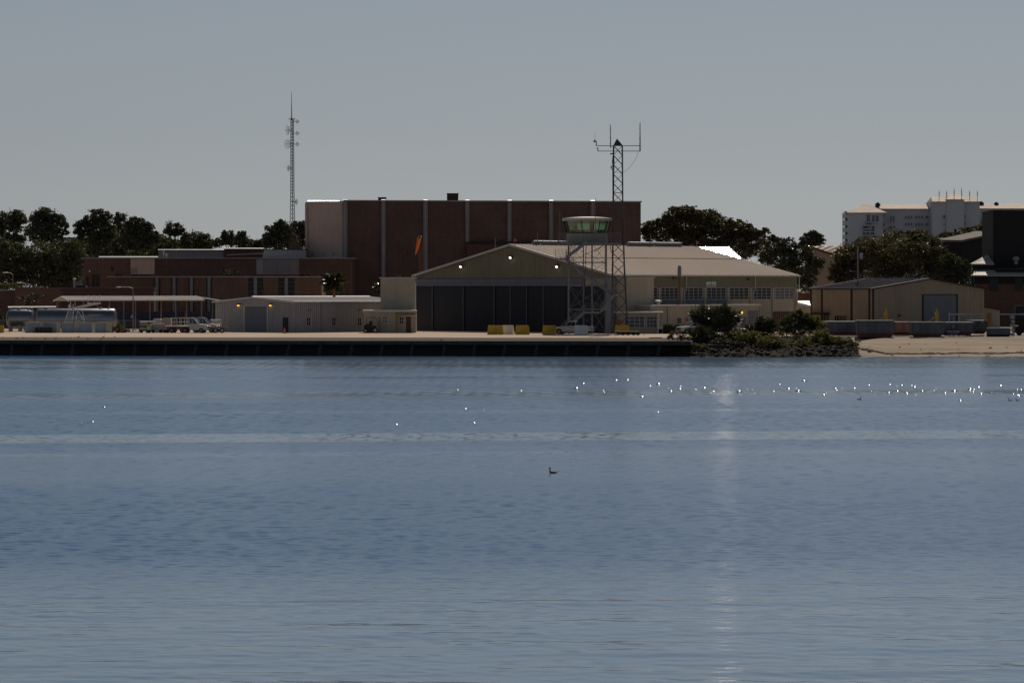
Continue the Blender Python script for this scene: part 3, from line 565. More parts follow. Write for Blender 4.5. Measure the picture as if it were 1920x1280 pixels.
mb = MB(); mb.box(X(761, PY), X(770, PY), PY + 1.55, PY + 1.597, GZ, Z(594, PY)); d_ = mb.build('door', M['brickd'], cb); mb = MB(); mb.ball((X(768.5, PY), PY + 1.5, GZ + 1), .06, .06, .06, 6, 4); mb.build('handle', M['steel'], d_)
mb = MB(); mb.box(X(757, PY), X(781, PY), PY + .7, PY + 1.59, Z(592.5, PY), Z(591, PY)); mb.build('door_hood', M['offwhite'], cb)
# ---------------- control tower on its steel frame
TY = 490.0; ct = thing('control_tower', 'glass control tower cab on a steel frame with zigzag stairs before the hangar', 'control tower', G(1101, TY))
tx = lambda p: X(p, TY); tz = lambda y: Z(y, TY); cxx = tx(1101)
def octa(r, z, rot=8, sx=1.0): return [Vector((cxx + r * math.cos(R(22.5 + rot + 45 * i)) * sx, TY + r * math.sin(R(22.5 + rot + 45 * i)), z)) for i in range(8)]
k_ = 1 / math.cos(R(14.5))
rT, rB, rW = 44.5 * TY / F * k_ * .985, 38 * TY / F * k_ * .985, 39 * TY / F * k_ * .98
zT, zB, zW, zF = tz(414.2), tz(437.2), tz(453), tz(456)
mb = MB(); a = octa(rT * 1.06, tz(414)); b = octa(rT * 1.06, tz(409)); c = octa(rT * .3, tz(406.6))
mb.add(a + b + c, [tuple(reversed(range(8)))] + [(i, (i + 1) % 8, 8 + (i + 1) % 8, 8 + i) for i in range(8)] + [(8 + i, 8 + (i + 1) % 8, 16 + (i + 1) % 8, 16 + i) for i in range(8)] + [tuple(range(16, 24))]); mb.build('roof', M['offwhite'], ct)
bt, bb = octa(rT, zT), octa(rB, zB)
for i in range(8):
    j = (i + 1) % 8; ins = .03
    p = [bb[i].lerp(bb[j], ins), bb[i].lerp(bb[j], 1 - ins), bt[i].lerp(bt[j], 1 - ins), bt[i].lerp(bt[j], ins)]
    o = MB().quad(*p).build('window', M['towerglass'], ct)
    mb = MB(); mb.bar(bb[i], bt[i], .12); mb.build('mullion', M['black'], ct)
mb = MB(); 
for i in range(8): mb.bar(bb[i], bb[(i + 1) % 8], .1)
mb.build('sill', M['black'], ct)
mb = MB(); w0, w1 = octa(rW, zF), octa(rW, zB - .06); mb.prism(w0, (0, 0, zB - .06 - zF)); mb.build('cab_wall', M['cream'], ct)
mb = MB()                                          # consoles and a column inside
mb.box(cxx + .35, cxx + 1.0, TY - .2, TY + .5, zB - .05, zT - .02); mb.build('inner_column', M['dark'], ct)
mb = MB(); mb.box(cxx - 2.3, cxx - .9, TY - 1.9, TY - 1.4, zB - .05, zB + .45); mb.box(cxx - .2, cxx + .25, TY - 1.9, TY - 1.5, zB - .05, zB + .3); mb.box(cxx + 1.2, cxx + 1.9, TY - 1.7, TY - 1.3, zB - .05, zB + .35); mb.build('console', M['dark'], ct)
for i in (1, 2, 3, 0):                               # roller shades on the back windows
    j = (i + 1) % 8; c0, c1, c2, c3 = [Vector((cxx, TY, v.z)).lerp(v, .965) for v in (bb[i].lerp(bt[i], .3), bb[j].lerp(bt[j], .3), bt[j], bt[i])]
    MB().quad(c0.lerp(c1, .06), c0.lerp(c1, .9), c3.lerp(c2, .9), c3.lerp(c2, .06)).build('roller_shade', M['shade'], ct)
# balcony deck and railings
DX0, DX1, DY0, DY1 = tx(1047), tx(1164), TY - 3.9, TY + 3.6
mb = MB(); mb.box(DX0, DX1, DY0, DY1, zF - .3, zF - .005); mb.build('balcony_deck', M['steel'], ct)
def railing(pts, hgt=1.1, n=4, r=.035, name='railing', step=1.1):
    mb = MB()
    for i in range(len(pts) - 1):
        p, q_ = Vector(pts[i]), Vector(pts[i + 1])
        for k in range(1, n + 1): mb.bar(p + up * hgt * k / n, q_ + up * hgt * k / n, r * 1.4)
        m_ = max(1, int((q_ - p).length / step))
        for k in range(m_ + 1): c = p.lerp(q_, k / m_); mb.bar(c, c + up * hgt, r * 1.6)
    return mb.build(name, M['steel'], ct)
railing([(tx(1066), DY0, zF), (DX0, DY0, zF), (DX0, DY1, zF)], 1.4); railing([(tx(1113), DY0, zF), (DX1, DY0, zF), (DX1, DY1, zF)], 1.4); railing([(DX0, DY1, zF), (DX1, DY1, zF)], 1.4)
def stairs(p, q_, w=.95, rail=True):
    p, q_ = Vector(p), Vector(q_); d = q_ - p; s = Vector((0, w, 0)); mb = MB()
    for o_ in (Vector(), s): mb.bar(p + o_, q_ + o_, .08, .42)
    n = max(4, int(abs(d.z) / .2))
    for k in range(1, n): c = p + d * k / n; mb.box(c.x - .14, c.x + .14, c.y + .03, c.y + w - .03, c.z + .02, c.z + .07)
    o = mb.build('stair_flight', M['steel'], ct)
    if rail:
        mb = MB()
        for o_ in (Vector(), s):
            for h_ in (.35, .7, 1.05): mb.bar(p + o_ + up * h_, q_ + o_ + up * h_, .05)
            for k in range(0, 6): c = p + o_ + d * k / 5; mb.bar(c, c + up * 1.05, .05)
        mb.build('handrail', M['steel'], o)
SY = TY - 5.0
def sp(px, py, dy=0): return (X(px, SY + dy), SY + dy, Z(py, SY + dy))
def landing(p0, p1, py, dy=0, wy=1.1, rail=True):
    a, b, z = X(p0, SY + dy), X(p1, SY + dy), Z(py, SY + dy); mb = MB(); mb.box(a, b, SY + dy - .02, SY + dy + wy, z - .22, z); mb.build('landing', M['steel'], ct)
    if rail: railing([(a, SY + dy, z), (b, SY + dy, z)], 1.25, 4, .03)
landing(1041, 1062, 484, rail=True); landing(1098, 1164, 455.5, rail=False)
stairs(sp(1062, 483), sp(1100, 454)); stairs(sp(1061, 485, 1.1), sp(1095, 517, 1.1)); stairs(sp(1094, 516, 1.1), sp(1150, 552, 1.1))
landing(1146, 1161, 553, .2, 2.0); stairs(sp(1150, 554, 0), sp(1127, 584, 0)); landing(1097, 1127, 585, 0); stairs(sp(1097, 585, 0), sp(1052, 623, 0))
cols = [(1066, -3.4), (1093, -3.4), (1109, -3.4), (1136, -3.4), (1066, 3.2), (1136, 3.2)]
for p, dy in cols:
    mb = MB(); mb.bar((tx(p), TY + dy, GZ), (tx(p), TY + dy, zF - .3), .22 if p in (1109,) else .16); mb.build('column', M['steel'], ct)
mb = MB()
for y_ in (492, 536, 580):
    for dy in (-3.4, 3.2): mb.bar((tx(1066), TY + dy, tz(y_)), (tx(1136), TY + dy, tz(y_)), .11)
    for p in (1066, 1136): mb.bar((tx(p), TY - 3.4, tz(y_)), (tx(p), TY + 3.2, tz(y_)), .11)
mb.build('cross_beam', M['steel'], ct)
mb = MB()
for dy in (-3.4, 3.2):
    for pa, pb in ((1066, 1093), (1109, 1136)) if dy < 0 else ((1066, 1136),):
        for ya, yb in ((458, 492), (492, 536), (536, 580), (580, 624)):
            mb.bar((tx(pa), TY + dy, tz(ya)), (tx(pb), TY + dy, tz(yb)), .045); mb.bar((tx(pb), TY + dy + .05, tz(ya)), (tx(pa), TY + dy + .05, tz(yb)), .045)
mb.build('bracing', M['steel'], ct, kind='stuff')
mb = MB(); mb.path([(tx(1098), TY - 3.6, zF), (tx(1097), TY - 3.7, tz(500)), (tx(1094), TY - 3.7, tz(560)), (tx(1094), TY - 3.6, GZ)], .06, 5); mb.build('cable', M['darksteel'], ct); mb = MB(); mb.path([(tx(1143), TY, zF), (tx(1146), TY, tz(472)), (tx(1152), TY, tz(478))], .05, 5)
mb.build('cable', M['darksteel'], ct); mb = MB(); mb.path([(tx(1134), TY - 3, zF), (tx(1122), TY - 3.2, tz(467)), (tx(1112), TY - 3.4, tz(472))], .06, 5); mb.build('cable', M['darksteel'], ct)
for p, t0, t1 in ((1049, 397, 452), (1115.7, 373, 436)):
    mb = MB(); mb.tube((tx(p), TY - 3.8, tz(t1)), (tx(p), TY - 3.8, tz(t0)), .045, .03, 6); mb.build('whip_antenna', M['steel'], ct)
# ---------------- lattice radio mast beside the tower
MY = 487.5; rm = thing('lattice_mast', 'steel lattice radio mast with a pyramid top and two crossarms', 'mast', G(1160, MY))
mx_ = lambda p: X(p, MY); mz = lambda y: Z(y, MY)
def legx(py): # left, right leg pixel positions
    l = np.interp(py, [270, 400, 627], [1150.5, 1150, 1147]); r = np.interp(py, [270, 400, 500, 627], [1167, 1168, 1171, 1178]); return l, r
lev = [273, 291, 309, 326.5, 344, 361.5, 379, 397, 415.5, 434.5, 454, 474, 495, 517, 540, 565, 594, 625]
def mc(py):
    l, r = legx(py); x0, x1 = mx_(l), mx_(r); w = (x1 - x0); return [Vector((x0, MY, mz(py))), Vector((x1, MY, mz(py))), Vector((x1, MY + w, mz(py))), Vector((x0, MY + w, mz(py)))]
for c in range(4):
    mb = MB(); mb.path([mc(y)[c] for y in (273, 400, 500, 625.5)], .085 if c != 0 else .11, 6); mb.build('leg', M['darksteel'], rm)
mb = MB()
for i in range(len(lev) - 1):
    a, b = mc(lev[i]), mc(lev[i + 1])
    for s in range(4): mb.bar(a[s], b[(s + 1) % 4], .065); mb.bar(a[(s + 1) % 4], b[s], .065)
for y in (361, 273):
    a = mc(y)
    for s in range(4): mb.bar(a[s], a[(s + 1) % 4], .07)
mb.build('bracing', M['darksteel'], rm, kind='stuff')
a = mc(272); ap = sum(a, Vector()) / 4; ap.x = mx_(1157); ap.z = mz(259.5); l = [Vector((ap.x, ap.y, a[0].z)).lerp(v, 1.0) for v in a]
mb = MB(); mb.add(l + [ap], [(0, 1, 4), (1, 2, 4), (2, 3, 4), (3, 0, 4), (3, 2, 1, 0)]); mb.build('pyramid_top', M['darksteel'], rm)
for x0, x1, y in ((1118, 1200, 273.6), (1121, 1199.5, 283.6)):
    mb = MB(); mb.bar((mx_(x0), MY - .15, mz(y)), (mx_(x1), MY - .15, mz(y)), .09); mb.build('crossarm', M['darksteel'], rm)
for x, y0, y1 in ((1200, 284, 230), (1145, 278, 234), (1118, 274, 264)):
    mb = MB(); mb.tube((mx_(x), MY - .15, mz(y0)), (mx_(x - (.7 if x == 1145 else 0)), MY - .15, mz(y1)), .1 if x == 1200 else .07, .05, 6)
    if x > 1118:
        for k in (.2, .45, .8): z_ = mz(y0) + (mz(y1) - mz(y0)) * k; mb.bar((mx_(x) - .16, MY - .15, z_), (mx_(x) + .05, MY - .15, z_), .07)
    mb.build('antenna', M['darksteel'], rm)
mb = MB(); mb.lathe((mx_(1115.5), MY - .15, mz(267.5)), [(.05, 0), (.14, .1), (.24, .25), (.1, .32), (.02, .5), (.012, 1.7)], 8); mb.bar((mx_(1112), MY - .15, mz(265.3)), (mx_(1118), MY - .15, mz(265.3)), .12); mb.build('wind_sensor', M['darksteel'], rm)
mb = MB(); mb.tube((mx_(1121), MY - .15, mz(284)), (mx_(1121), MY - .15, mz(278.5)), .06); mb.bar((mx_(1118.5), MY - .15, mz(278.3)), (mx_(1122), MY - .15, mz(278.3)), .14); mb.build('lamp_head', M['darksteel'], rm)
mb = MB(); mb.box(mx_(1147.5), mx_(1152), MY - .3, MY - .1, mz(306), mz(300)); mb.bar((mx_(1144), MY - .2, mz(289)), (mx_(1150), MY - .2, mz(288)), .18); mb.bar((mx_(1146), MY - .2, mz(316)), (mx_(1146), MY - .2, mz(311)), .16); mb.bar((mx_(1146), MY - .2, mz(316)), (mx_(1149), MY - .2, mz(320)), .07); mb.tube((mx_(1148.6), MY - .2, mz(294)), (mx_(1149), MY - .2, mz(440)), .05); mb.build('equipment_box', M['darksteel'], rm)
mb = MB(); mb.path([P(x, y, MY - .15) for x, y in ((1197, 284), (1194, 294), (1188, 305), (1180, 315), (1171, 322), (1160, 324), (1152, 322))], .022, 5); mb.build('cable', M['darksteel'], rm)

# ---------------- big brick building behind
GY = 605; gp = [P(573, 0, 612), P(645, 0, GY), P(1201.5, 0, 613)]; gp = [Vector((p.x, p.y, GZ)) for p in gp]
bg = thing('brick_hall', 'huge dark red brick hall with tall pale pilasters behind the hangar', 'building', Vector((X(890, 625), 625, GZ)))
gt = Z(377.3, GY) - GZ; poly = [gp[0], gp[1], gp[2], gp[2] + Vector((0, 45, 0)), gp[0] + Vector((-1.5, 45, 0))]
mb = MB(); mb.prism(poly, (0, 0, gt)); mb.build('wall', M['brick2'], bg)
up = Vector((0, 0, 1)); gd = (gp[2] - gp[1]).normalized(); gn = Vector((gd.y, -gd.x, 0)); sd_ = (gp[1] - gp[0]).normalized(); sn = Vector((sd_.y, -sd_.x, 0))
mb = MB(); mb.prism([gp[0] + sn * .02, gp[1] + sn * .02, gp[1] + sn * .15, gp[0] + sn * .15], (0, 0, gt - .1)); mb.build('stucco_panel', M['beige'], bg)
mb = MB(); mb.prism([p + o for p, o in ((gp[0], sn * .3 - sd_ * .1), (gp[1], sn * .3), (gp[1], -sn * .5), (gp[0], -sn * .5 - sd_ * .1))], (0, 0, .0)) if 0 else None
pc = P(606, 377.5, 609); nv = ((Vector((0, 0, H)) - pc).normalized() + sd).normalized()
def onp2(px, py): d = Vector(((px - CX) / F, 1, -(py - HOR) / F)); return Vector((0, 0, H)) + d * ((pc - Vector((0, 0, H))).dot(nv) / d.dot(nv))
sc_ = [onp2(577, 377.3), onp2(636, 377.3), onp2(636, 376.0), onp2(577, 375.8)]; mb = MB(); mb.prism([p - nv * .1 for p in sc_], nv * .1); mb.build('corner_glint_strip', M['white'], bg)  # added sliver, tilted to send the sun back as the coping's glare
mb = MB(); mb.prism([gp[1] + gn * .25 + up * (gt + .004), gp[2] + gn * .25 + gd * .2 + up * (gt + .004), gp[2] - gn * .6 + gd * .2 + up * (gt + .004), gp[1] - gn * .6 + up * (gt + .004)], (0, 0, .22)); mb.build('coping', M['conc'], bg)
def gat(px): return gp[1] + gd * solve(gp[1], gd, px)
for p0, p1, yb in ((642, 651, 560), (714.5, 722.5, 540), (793.3, 801.5, 520), (872, 879.5, 455), (951, 958.5, 453), (1029, 1036.5, 453), (1107, 1114.5, 453)):
    a, b = gat(p0), gat(p1); zb = Z(yb, a.y); mb = MB(); mb.prism([(a + gn * .45) + up * (zb - GZ), (b + gn * .45) + up * (zb - GZ), b - gn * .1 + up * (zb - GZ), a - gn * .1 + up * (zb - GZ)], (0, 0, gt + GZ - zb + .02)); pil = mb.build('pilaster', M['pilaster'], bg)
    mb = MB(); m_ = a.lerp(b, .45); mb.bar(m_ + gn * .47 + up * (zb - GZ), m_ + gn * .47 + up * (gt), .14, .1); mb.build('joint', M['conc'], pil)
    glint_strip(a + gn * .5 + up * (gt + .24), b + gn * .5 + up * (gt + .24), .09, 'cap', pil, 'white')
mb = MB(); a, b = gat(638), gat(642); mb.prism([a + gn * .5, b + gn * .3, b - gn * .2, a - gn * .1], (0, 0, gt + .02)); mb.build('corner_pier', M['beige'], bg)
a, b = gat(873), gat(1046); zl = Z(457, GY); mb = MB(); mb.prism([a + gn * 1.2, b + gn * 1.2, b - gn * .1, a - gn * .1], (0, 0, zl - GZ)); mb.build('lower_wall', M['brickd'], bg); mb = MB(); mb.prism([a + gn * 1.35 + up * (zl - GZ + .003), b + gn * 1.35 + up * (zl - GZ + .003), b + up * (zl - GZ + .003), a + up * (zl - GZ + .003)], (0, 0, .3)); mb.build('shadow_line_ledge', M['charcoal'], bg)  # charcoal strip draws the shadow line above the lower wall
mb = MB(); a, b = gat(1155), gat(1202); 
for p in (588, 608, 627):
    c = gp[0] + sd_ * solve(gp[0], sd_, p); z0, z1 = Z(479, 608), Z(472, 608); mb = MB(); mb.prism([c + sn * .19 - sd_ * .25 + up * (z0 - GZ), c + sn * .19 + sd_ * .25 + up * (z0 - GZ), c + sn * .155 + sd_ * .25 + up * (z0 - GZ), c + sn * .155 - sd_ * .25 + up * (z0 - GZ)], (0, 0, z1 - z0)); mb.build('small_window', M['conc'], bg)
c = gat(643); 
for x0, x1, y0, y1, mm, nm, yy_ in ((838, 859, 363.5, 376, 'brickd', 'rooftop_unit', 630), (709, 723, 371, 377, 'brickd', 'rooftop_unit', 622)):
    mb = MB(); mb.box(X(x0, yy_), X(x1, yy_), yy_, yy_ + 3, gt + GZ - .5, Z(y0, yy_)); o = mb.build(nm, M[mm], bg); mb = MB(); mb.box(X(x0 - .7, yy_), X(x1 + .7, yy_), yy_ - .2, yy_ + 3.2, Z(y0, yy_) + .003, Z(y0 - 1.2, yy_)); mb.build('cap', M['brownroof'], o)
mb = MB(); c = gp[0] + sd_ * .7; mb.bar(c + sn * .3, c + sn * .3 + up * (gt - .2), .22); mb.build('downpipe', M['beige'], bg)
c = gat(652); mb = MB(); a, b = gat(638), gat(648); z0, z1 = Z(527, GY), Z(515, GY)
# ---------------- windsock
WS = thing('windsock', 'limp orange windsock hanging from a lattice pole before the brick hall', 'windsock', G(789, 570)); wy = 570
mb = MB(); a_, b_ = X(786, wy), X(791.5, wy)
for x in (a_, b_): mb.bar((x, wy, GZ), (x, wy, Z(452, wy)), .07)
for k in range(26): z0 = GZ + (Z(452, wy) - GZ) * k / 26; z1 = GZ + (Z(452, wy) - GZ) * (k + 1) / 26; mb.bar((a_ if k % 2 else b_, wy, z0), (b_ if k % 2 else a_, wy, z1), .05); mb.bar((a_, wy, z1), (b_, wy, z1), .05)
mb.build('lattice_pole', M['rust'], WS)
ring = [(786.5, 445.5, .36), (784.5, 455, .33), (782.5, 465, .27), (780.5, 473, .19), (779.3, 477, .15)]; mb = MB(); vs = []
for k, (px, py, r) in enumerate(ring):
    c = P(px, py, wy - .5)
    for i in range(10): an = 2 * math.pi * i / 10; vs.append(c + Vector((math.cos(an) * r, math.sin(an) * r * .8, math.cos(an) * .12 + (math.sin(an) * .25 if k == 0 else 0))))
mb.add(vs, [(k * 10 + i, k * 10 + (i + 1) % 10, k * 10 + 10 + (i + 1) % 10, k * 10 + 10 + i) for k in range(4) for i in range(10)]); mb.build('sock', M['orange'], WS, smooth=True)
mb = MB(); pr = [vs[i] for i in range(10)]
for i in range(10): mb.bar(pr[i], pr[(i + 1) % 10], .09)
mb.bar(P(789, 451, wy), P(786.5, 445, wy - .5), .06); mb.build('hoop', M['yellow'], WS)

# ---------------- brick wings, left
def front_box(mb, p0, p1, Y, y_top, depth, z0=GZ): mb.box(X(p0, Y), X(p1, Y), Y, Y + depth, z0, Z(y_top, Y)); return mb
def panel(parent, p0, p1, y0, y1, Y, name, mm, proud=.06, d=.055): # flat panel in front of a wall at Y
    mb = MB(); mb.box(X(p0, Y), X(p1, Y), Y - proud, Y - proud + d, Z(y1, Y), Z(y0, Y)); return mb.build(name, M[mm], parent)
WA = thing('brick_wing', 'two storey red brick wing with one beige and two grey wall panels', 'building', G(400, 600)); Y = 592
front_box(MB(), 157, 660, Y, 485, 16).build('wall', M['brick'], WA); panel(WA, 291, 480, 485.5, 519, Y, 'dark_shaded_brick', 'brick2'); panel(WA, 561, 656, 485.5, 560, Y, 'dark_shaded_brick', 'brick2')  # darker panels use the shaded copy of the brick
panel(WA, 245, 290, 484, 514, Y, 'stucco_panel', 'beige', .14, .075); panel(WA, 481, 492.8, 485.5, 514, Y, 'stucco_panel', 'conc', .12); panel(WA, 493, 560.8, 485.5, 514.5, Y, 'stucco_panel', 'pilaster', .16, .09)
mb = MB(); mb.box(X(152, Y), X(664, Y), Y - .5, Y + 16.2, Z(485, Y) + .004, Z(483.3, Y)); mb.build('roof_edge', M['conc'], WA)
glint_strip(P(185, 482.2, Y + 9), P(296, 482.2, Y + 9), .17, 'rear_parapet', WA, 'coping')
for p0, p1, y0, y1 in ((208, 213.5, 500, 508), (172, 178, 514, 537.5), (180, 186, 514, 537.5), (161.5, 166.5, 519, 538), (216, 222, 513.5, 518), (224, 228.5, 513.5, 518), (246, 257, 514.5, 518), (262, 279, 514, 518), (329, 333, 513, 518), (638, 648, 515, 527)):
    o = panel(WA, p0, p1, y0, y1, Y, 'door' if p0 == 161.5 else 'window', 'glass', .05, .046)
    f, g, mf, mg = window((p1 - p0) * Y / F, (y1 - y0) * Y / F, 1, 2 if y1 - y0 > 10 else 1, M['glass'], M['brickd'], .06, .1); me = bpy.data.meshes.new('frame'); me.from_pydata(f.v, [], f.f); me.materials.append(M['brickd']); put('frame', me, o, (0, 0, 0)).location = Vector((X((p0 + p1) / 2, Y), Y - .002, Z(y1, Y))) - Vector(WA.location)
mb = MB(); mb.box(X(167, Y), X(169.5, Y), Y - .3, Y - .002, Z(510, Y), Z(507, Y)); mb.build('wall_lamp', M['white'], WA)
mb = MB()
for y in (504.5, 509): mb.bar(P(245, y, Y - .6), P(256, y, Y - .6), .06)
for p in (245, 250, 256): mb.bar(P(p, 504.5, Y - .6), P(p, 514, Y - .6), .06)
mb.build('railing', M['darksteel'], WA)
WB = thing('columned_wing', 'lower brick wing with dark slit windows beside pale vertical fins', 'building', G(400, 575)); Y = 568
front_box(MB(), 202.5, 603, Y, 520, 12).build('wall', M['brick3'], WB); mb = MB(); mb.box(X(200.5, Y), X(605, Y), Y - .35, Y + 12.2, Z(520, Y) + .003, Z(518, Y)); mb.build('roof_edge', M['conc'], WB)
for p0, p1 in ((289, 300.5), (321, 332.5), (353.5, 364.5), (386.5, 398), (465, 493.5), (522, 552)):
    o = panel(WB, p0, p1, 521, 600, Y, 'window', 'glass', .03, .028); c = (p0 + p1) / 2 if p0 > 400 else p0 + 5.8; w = 2.7 if p0 < 400 else 3
    mb = MB(); mb.box(X(c - w, Y), X(c + w, Y), Y - .5, Y - .035, GZ, Z(520.5, Y)); mb.build('fin', M['pilaster'], WB)
    mb = MB()
    for y in ((537,) if p0 < 400 else (529, 537, 546, 552)): mb.box(X(p0, Y), X(p1, Y), Y - .07, Y - .032, Z(y + .6, Y), Z(y - .6, Y))
    mb.build('transom', M['darksteel'], o)
WC = thing('front_wing', 'single storey brick wing with a flat roof behind the long carport', 'building', G(150, 560)); Y = 556
front_box(MB(), 28, 289, Y, 540.5, 2.0).build('wall', M['brick'], WC); panel(WC, 114, 289, 541, 600, Y, 'dark_shaded_brick', 'brickd'); mb = MB(); mb.box(X(26, Y), X(290, Y), Y - .3, Y + 2.1, Z(540.5, Y) + .003, Z(539, Y)); mb.build('roof_edge', M['brownroof'], WC)  # darker panel puts shade on the right part of this wing into colour
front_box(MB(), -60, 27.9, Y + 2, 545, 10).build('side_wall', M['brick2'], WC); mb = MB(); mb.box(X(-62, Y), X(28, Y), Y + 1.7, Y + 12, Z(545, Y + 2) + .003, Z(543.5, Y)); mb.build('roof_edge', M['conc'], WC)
mb = MB(); mb.box(X(90, Y + 6), X(160, Y + 6), Y + 6, Y + 9, Z(540, Y), Z(535, Y + 6)); mb.build('roof_curb', M['charcoal'], WC)
mb = MB(); c = P(139.5, 537, Y + 5); mb.tube((c.x, c.y, Z(540, Y)), (c.x, c.y, Z(524, Y)), .2, .2, 8); fv = mb.build('flue', M['conc'], WC); mb = MB(); mb.lathe((c.x, c.y, Z(524, Y)), [(.28, 0), (.28, .15), (.1, .3)], 8); mb.build('cap', M['white'], fv)
mb = MB(); mb.box(X(217, Y + 3), X(226, Y + 3), Y + 3, Y + 5, Z(540, Y) + .2, Z(537.3, Y + 3)); mb.build('roof_hatch', M['coping'], WC)
RA = thing('rear_block', 'dark flat rear block with bright roof edge rising over the brick wing', 'building', G(360, 625)); Y = 618
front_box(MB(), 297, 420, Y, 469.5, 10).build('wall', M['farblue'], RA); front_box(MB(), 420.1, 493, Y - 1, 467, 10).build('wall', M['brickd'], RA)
for p0, p1, y, yy_ in ((296, 420, 468, Y), (419.8, 494, 465.5, Y - 1)):
    mb = MB(); mb.box(X(p0, yy_), X(p1, yy_), yy_ - .3, yy_ + 10, Z(y + 1.4, yy_) + .003, Z(y + .6, yy_)); mb.build('roof', M['darkroof'], RA); glint_strip(P(p0, y + .5, yy_ - .2), P(p1, y + .5, yy_ - .2), .12, 'roof_edge', RA, 'coping')
for p in range(303, 418, 7): mb = MB(); mb.box(X(p, Y), X(p + .8, Y), Y - .1, Y - .003, GZ, Z(469.6, Y)); mb.build('panel_joint', M['conc'], RA)
mb = MB(); mb.bar(P(425, 478, Y - 2), P(494, 475, Y - 2), .2); mb.build('handrail', M['conc'], RA)
for p, y in ((307, 473), (312.5, 477.5)): mb = MB(); c = P(p, y, Y - 5); mb.lathe(c, [(.05, -1.0), (.12, -.2), (.22, 0), (.12, .3)], 8); mb.build('roof_vent', M['coping'], RA)
RBx = thing('pale_box_building', 'plain pale grey box block joined to the left side of the brick hall', 'building', G(533, 612)); front_box(MB(), 495, 573, 606, 468.5, 8).build('wall', M['shed'], RBx); mb = MB(); mb.box(X(494, 606), X(573.5, 606), 605.8, 614.2, Z(468.5, 606) + .003, Z(467, 606)); mb.build('roof', M['darkroof'], RBx)
mb = MB(); mb.box(X(546, 610), X(564, 610), 609, 611, Z(467, 606), Z(455, 610)); mb.build('rooftop_unit', M['brick'], RBx)
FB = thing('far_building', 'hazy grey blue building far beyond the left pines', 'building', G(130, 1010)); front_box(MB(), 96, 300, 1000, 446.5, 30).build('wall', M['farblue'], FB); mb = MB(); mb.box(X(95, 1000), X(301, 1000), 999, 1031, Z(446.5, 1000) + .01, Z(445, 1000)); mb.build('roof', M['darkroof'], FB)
for k in range(14): panel(FB, 101 + 14 * k, 108 + 14 * k, 456, 464, 1000, 'window', 'condowin', .1, .09)
# ---------------- carport
CF = Frame(130, 524, R(-27)); 
CA = Vector((-.454, .891, 0)); CB = Vector((.891, .454, 0)); C0 = Vector((X(130, 524), 524, 0))
def CQ(a, b, z): v = C0 + CA * a + CB * b; v.z = z; return v
CL = solve(C0, CB, 384); CW = 7.2; ce, cr = Z(563, 524), Z(555.5, 527); cp = thing('carport', 'long open carport with a pale ribbed gable roof on posts', 'carport', CQ(CW / 2, CL / 2, GZ))
for sgn in (0, 1):
    ae = 0 if sgn == 0 else CW; mb = MB(); mb.prism([CQ(ae, 0, ce), CQ(ae, CL, ce), CQ(CW / 2, CL, cr), CQ(CW / 2, 0, cr)], (0, 0, -.12)); rf = mb.build('roof', M['silverroof'], cp); mb = MB()
    for k in range(64): b = .1 + (CL - .2) * k / 63; mb.bar(CQ(ae, b, ce + .03), CQ(CW / 2, b, cr + .03), .12, .09)
    mb.build('roof_rib', M['silverroof'], rf, kind='stuff')
mb = MB(); mb.bar(CQ(-.05, -.1, ce - .1), CQ(CW / 2, -.1, cr - .1), .1, .25); mb.bar(CQ(CW + .05, -.1, ce - .1), CQ(CW / 2, -.1, cr - .1), .1, .25); mb.build('rake_trim', M['offwhite'], cp)
for k in range(6):
    for a in (.4, CW - .4):
        c = CQ(a, .4 + (CL - .8) * k / 5, GZ); mb = MB(); mb.bar(c, (c.x, c.y, ce), .16); mb.build('post', M['steel'], cp)
tp = thing('blue_tarpaulin', 'dark blue tarpaulin screen hung behind the parked trucks under the carport', 'tarpaulin', G(310, 546)); mb = MB(); mb.box(X(222, 548), X(403, 548), 548, 548.08, GZ, Z(584, 548))
for k in range(14): x = X(222 + 13 * k, 548); mb.box(x, x + .3, 547.93, 547.995, GZ, Z(584.3, 548))
mb.build('sheet', M['blue'], tp); mb = MB()
for k in range(8): x = X(222 + 25.8 * k, 548); mb.bar((x, 548.2, GZ), (x, 548.2, Z(583, 548)), .09)
mb.build('post', M['steel'], tp)
s2 = thing('small_canopy', 'small dark lean-to canopy between the carport and the grey shed', 'canopy', G(390, 536)); mb = MB(); mb.prism([P(366, 557, 540), P(413, 564, 532), P(413, 562, 538), P(372, 555.5, 546)], (0, 0, -.15)); mb.build('roof', M['darkroof'], s2)
for p, yy_ in ((398, 536), (411, 533)): mb = MB(); mb.bar(G(p, yy_), (X(p, yy_), yy_, Z(563, yy_)), .1); mb.build('post', M['steel'], s2)
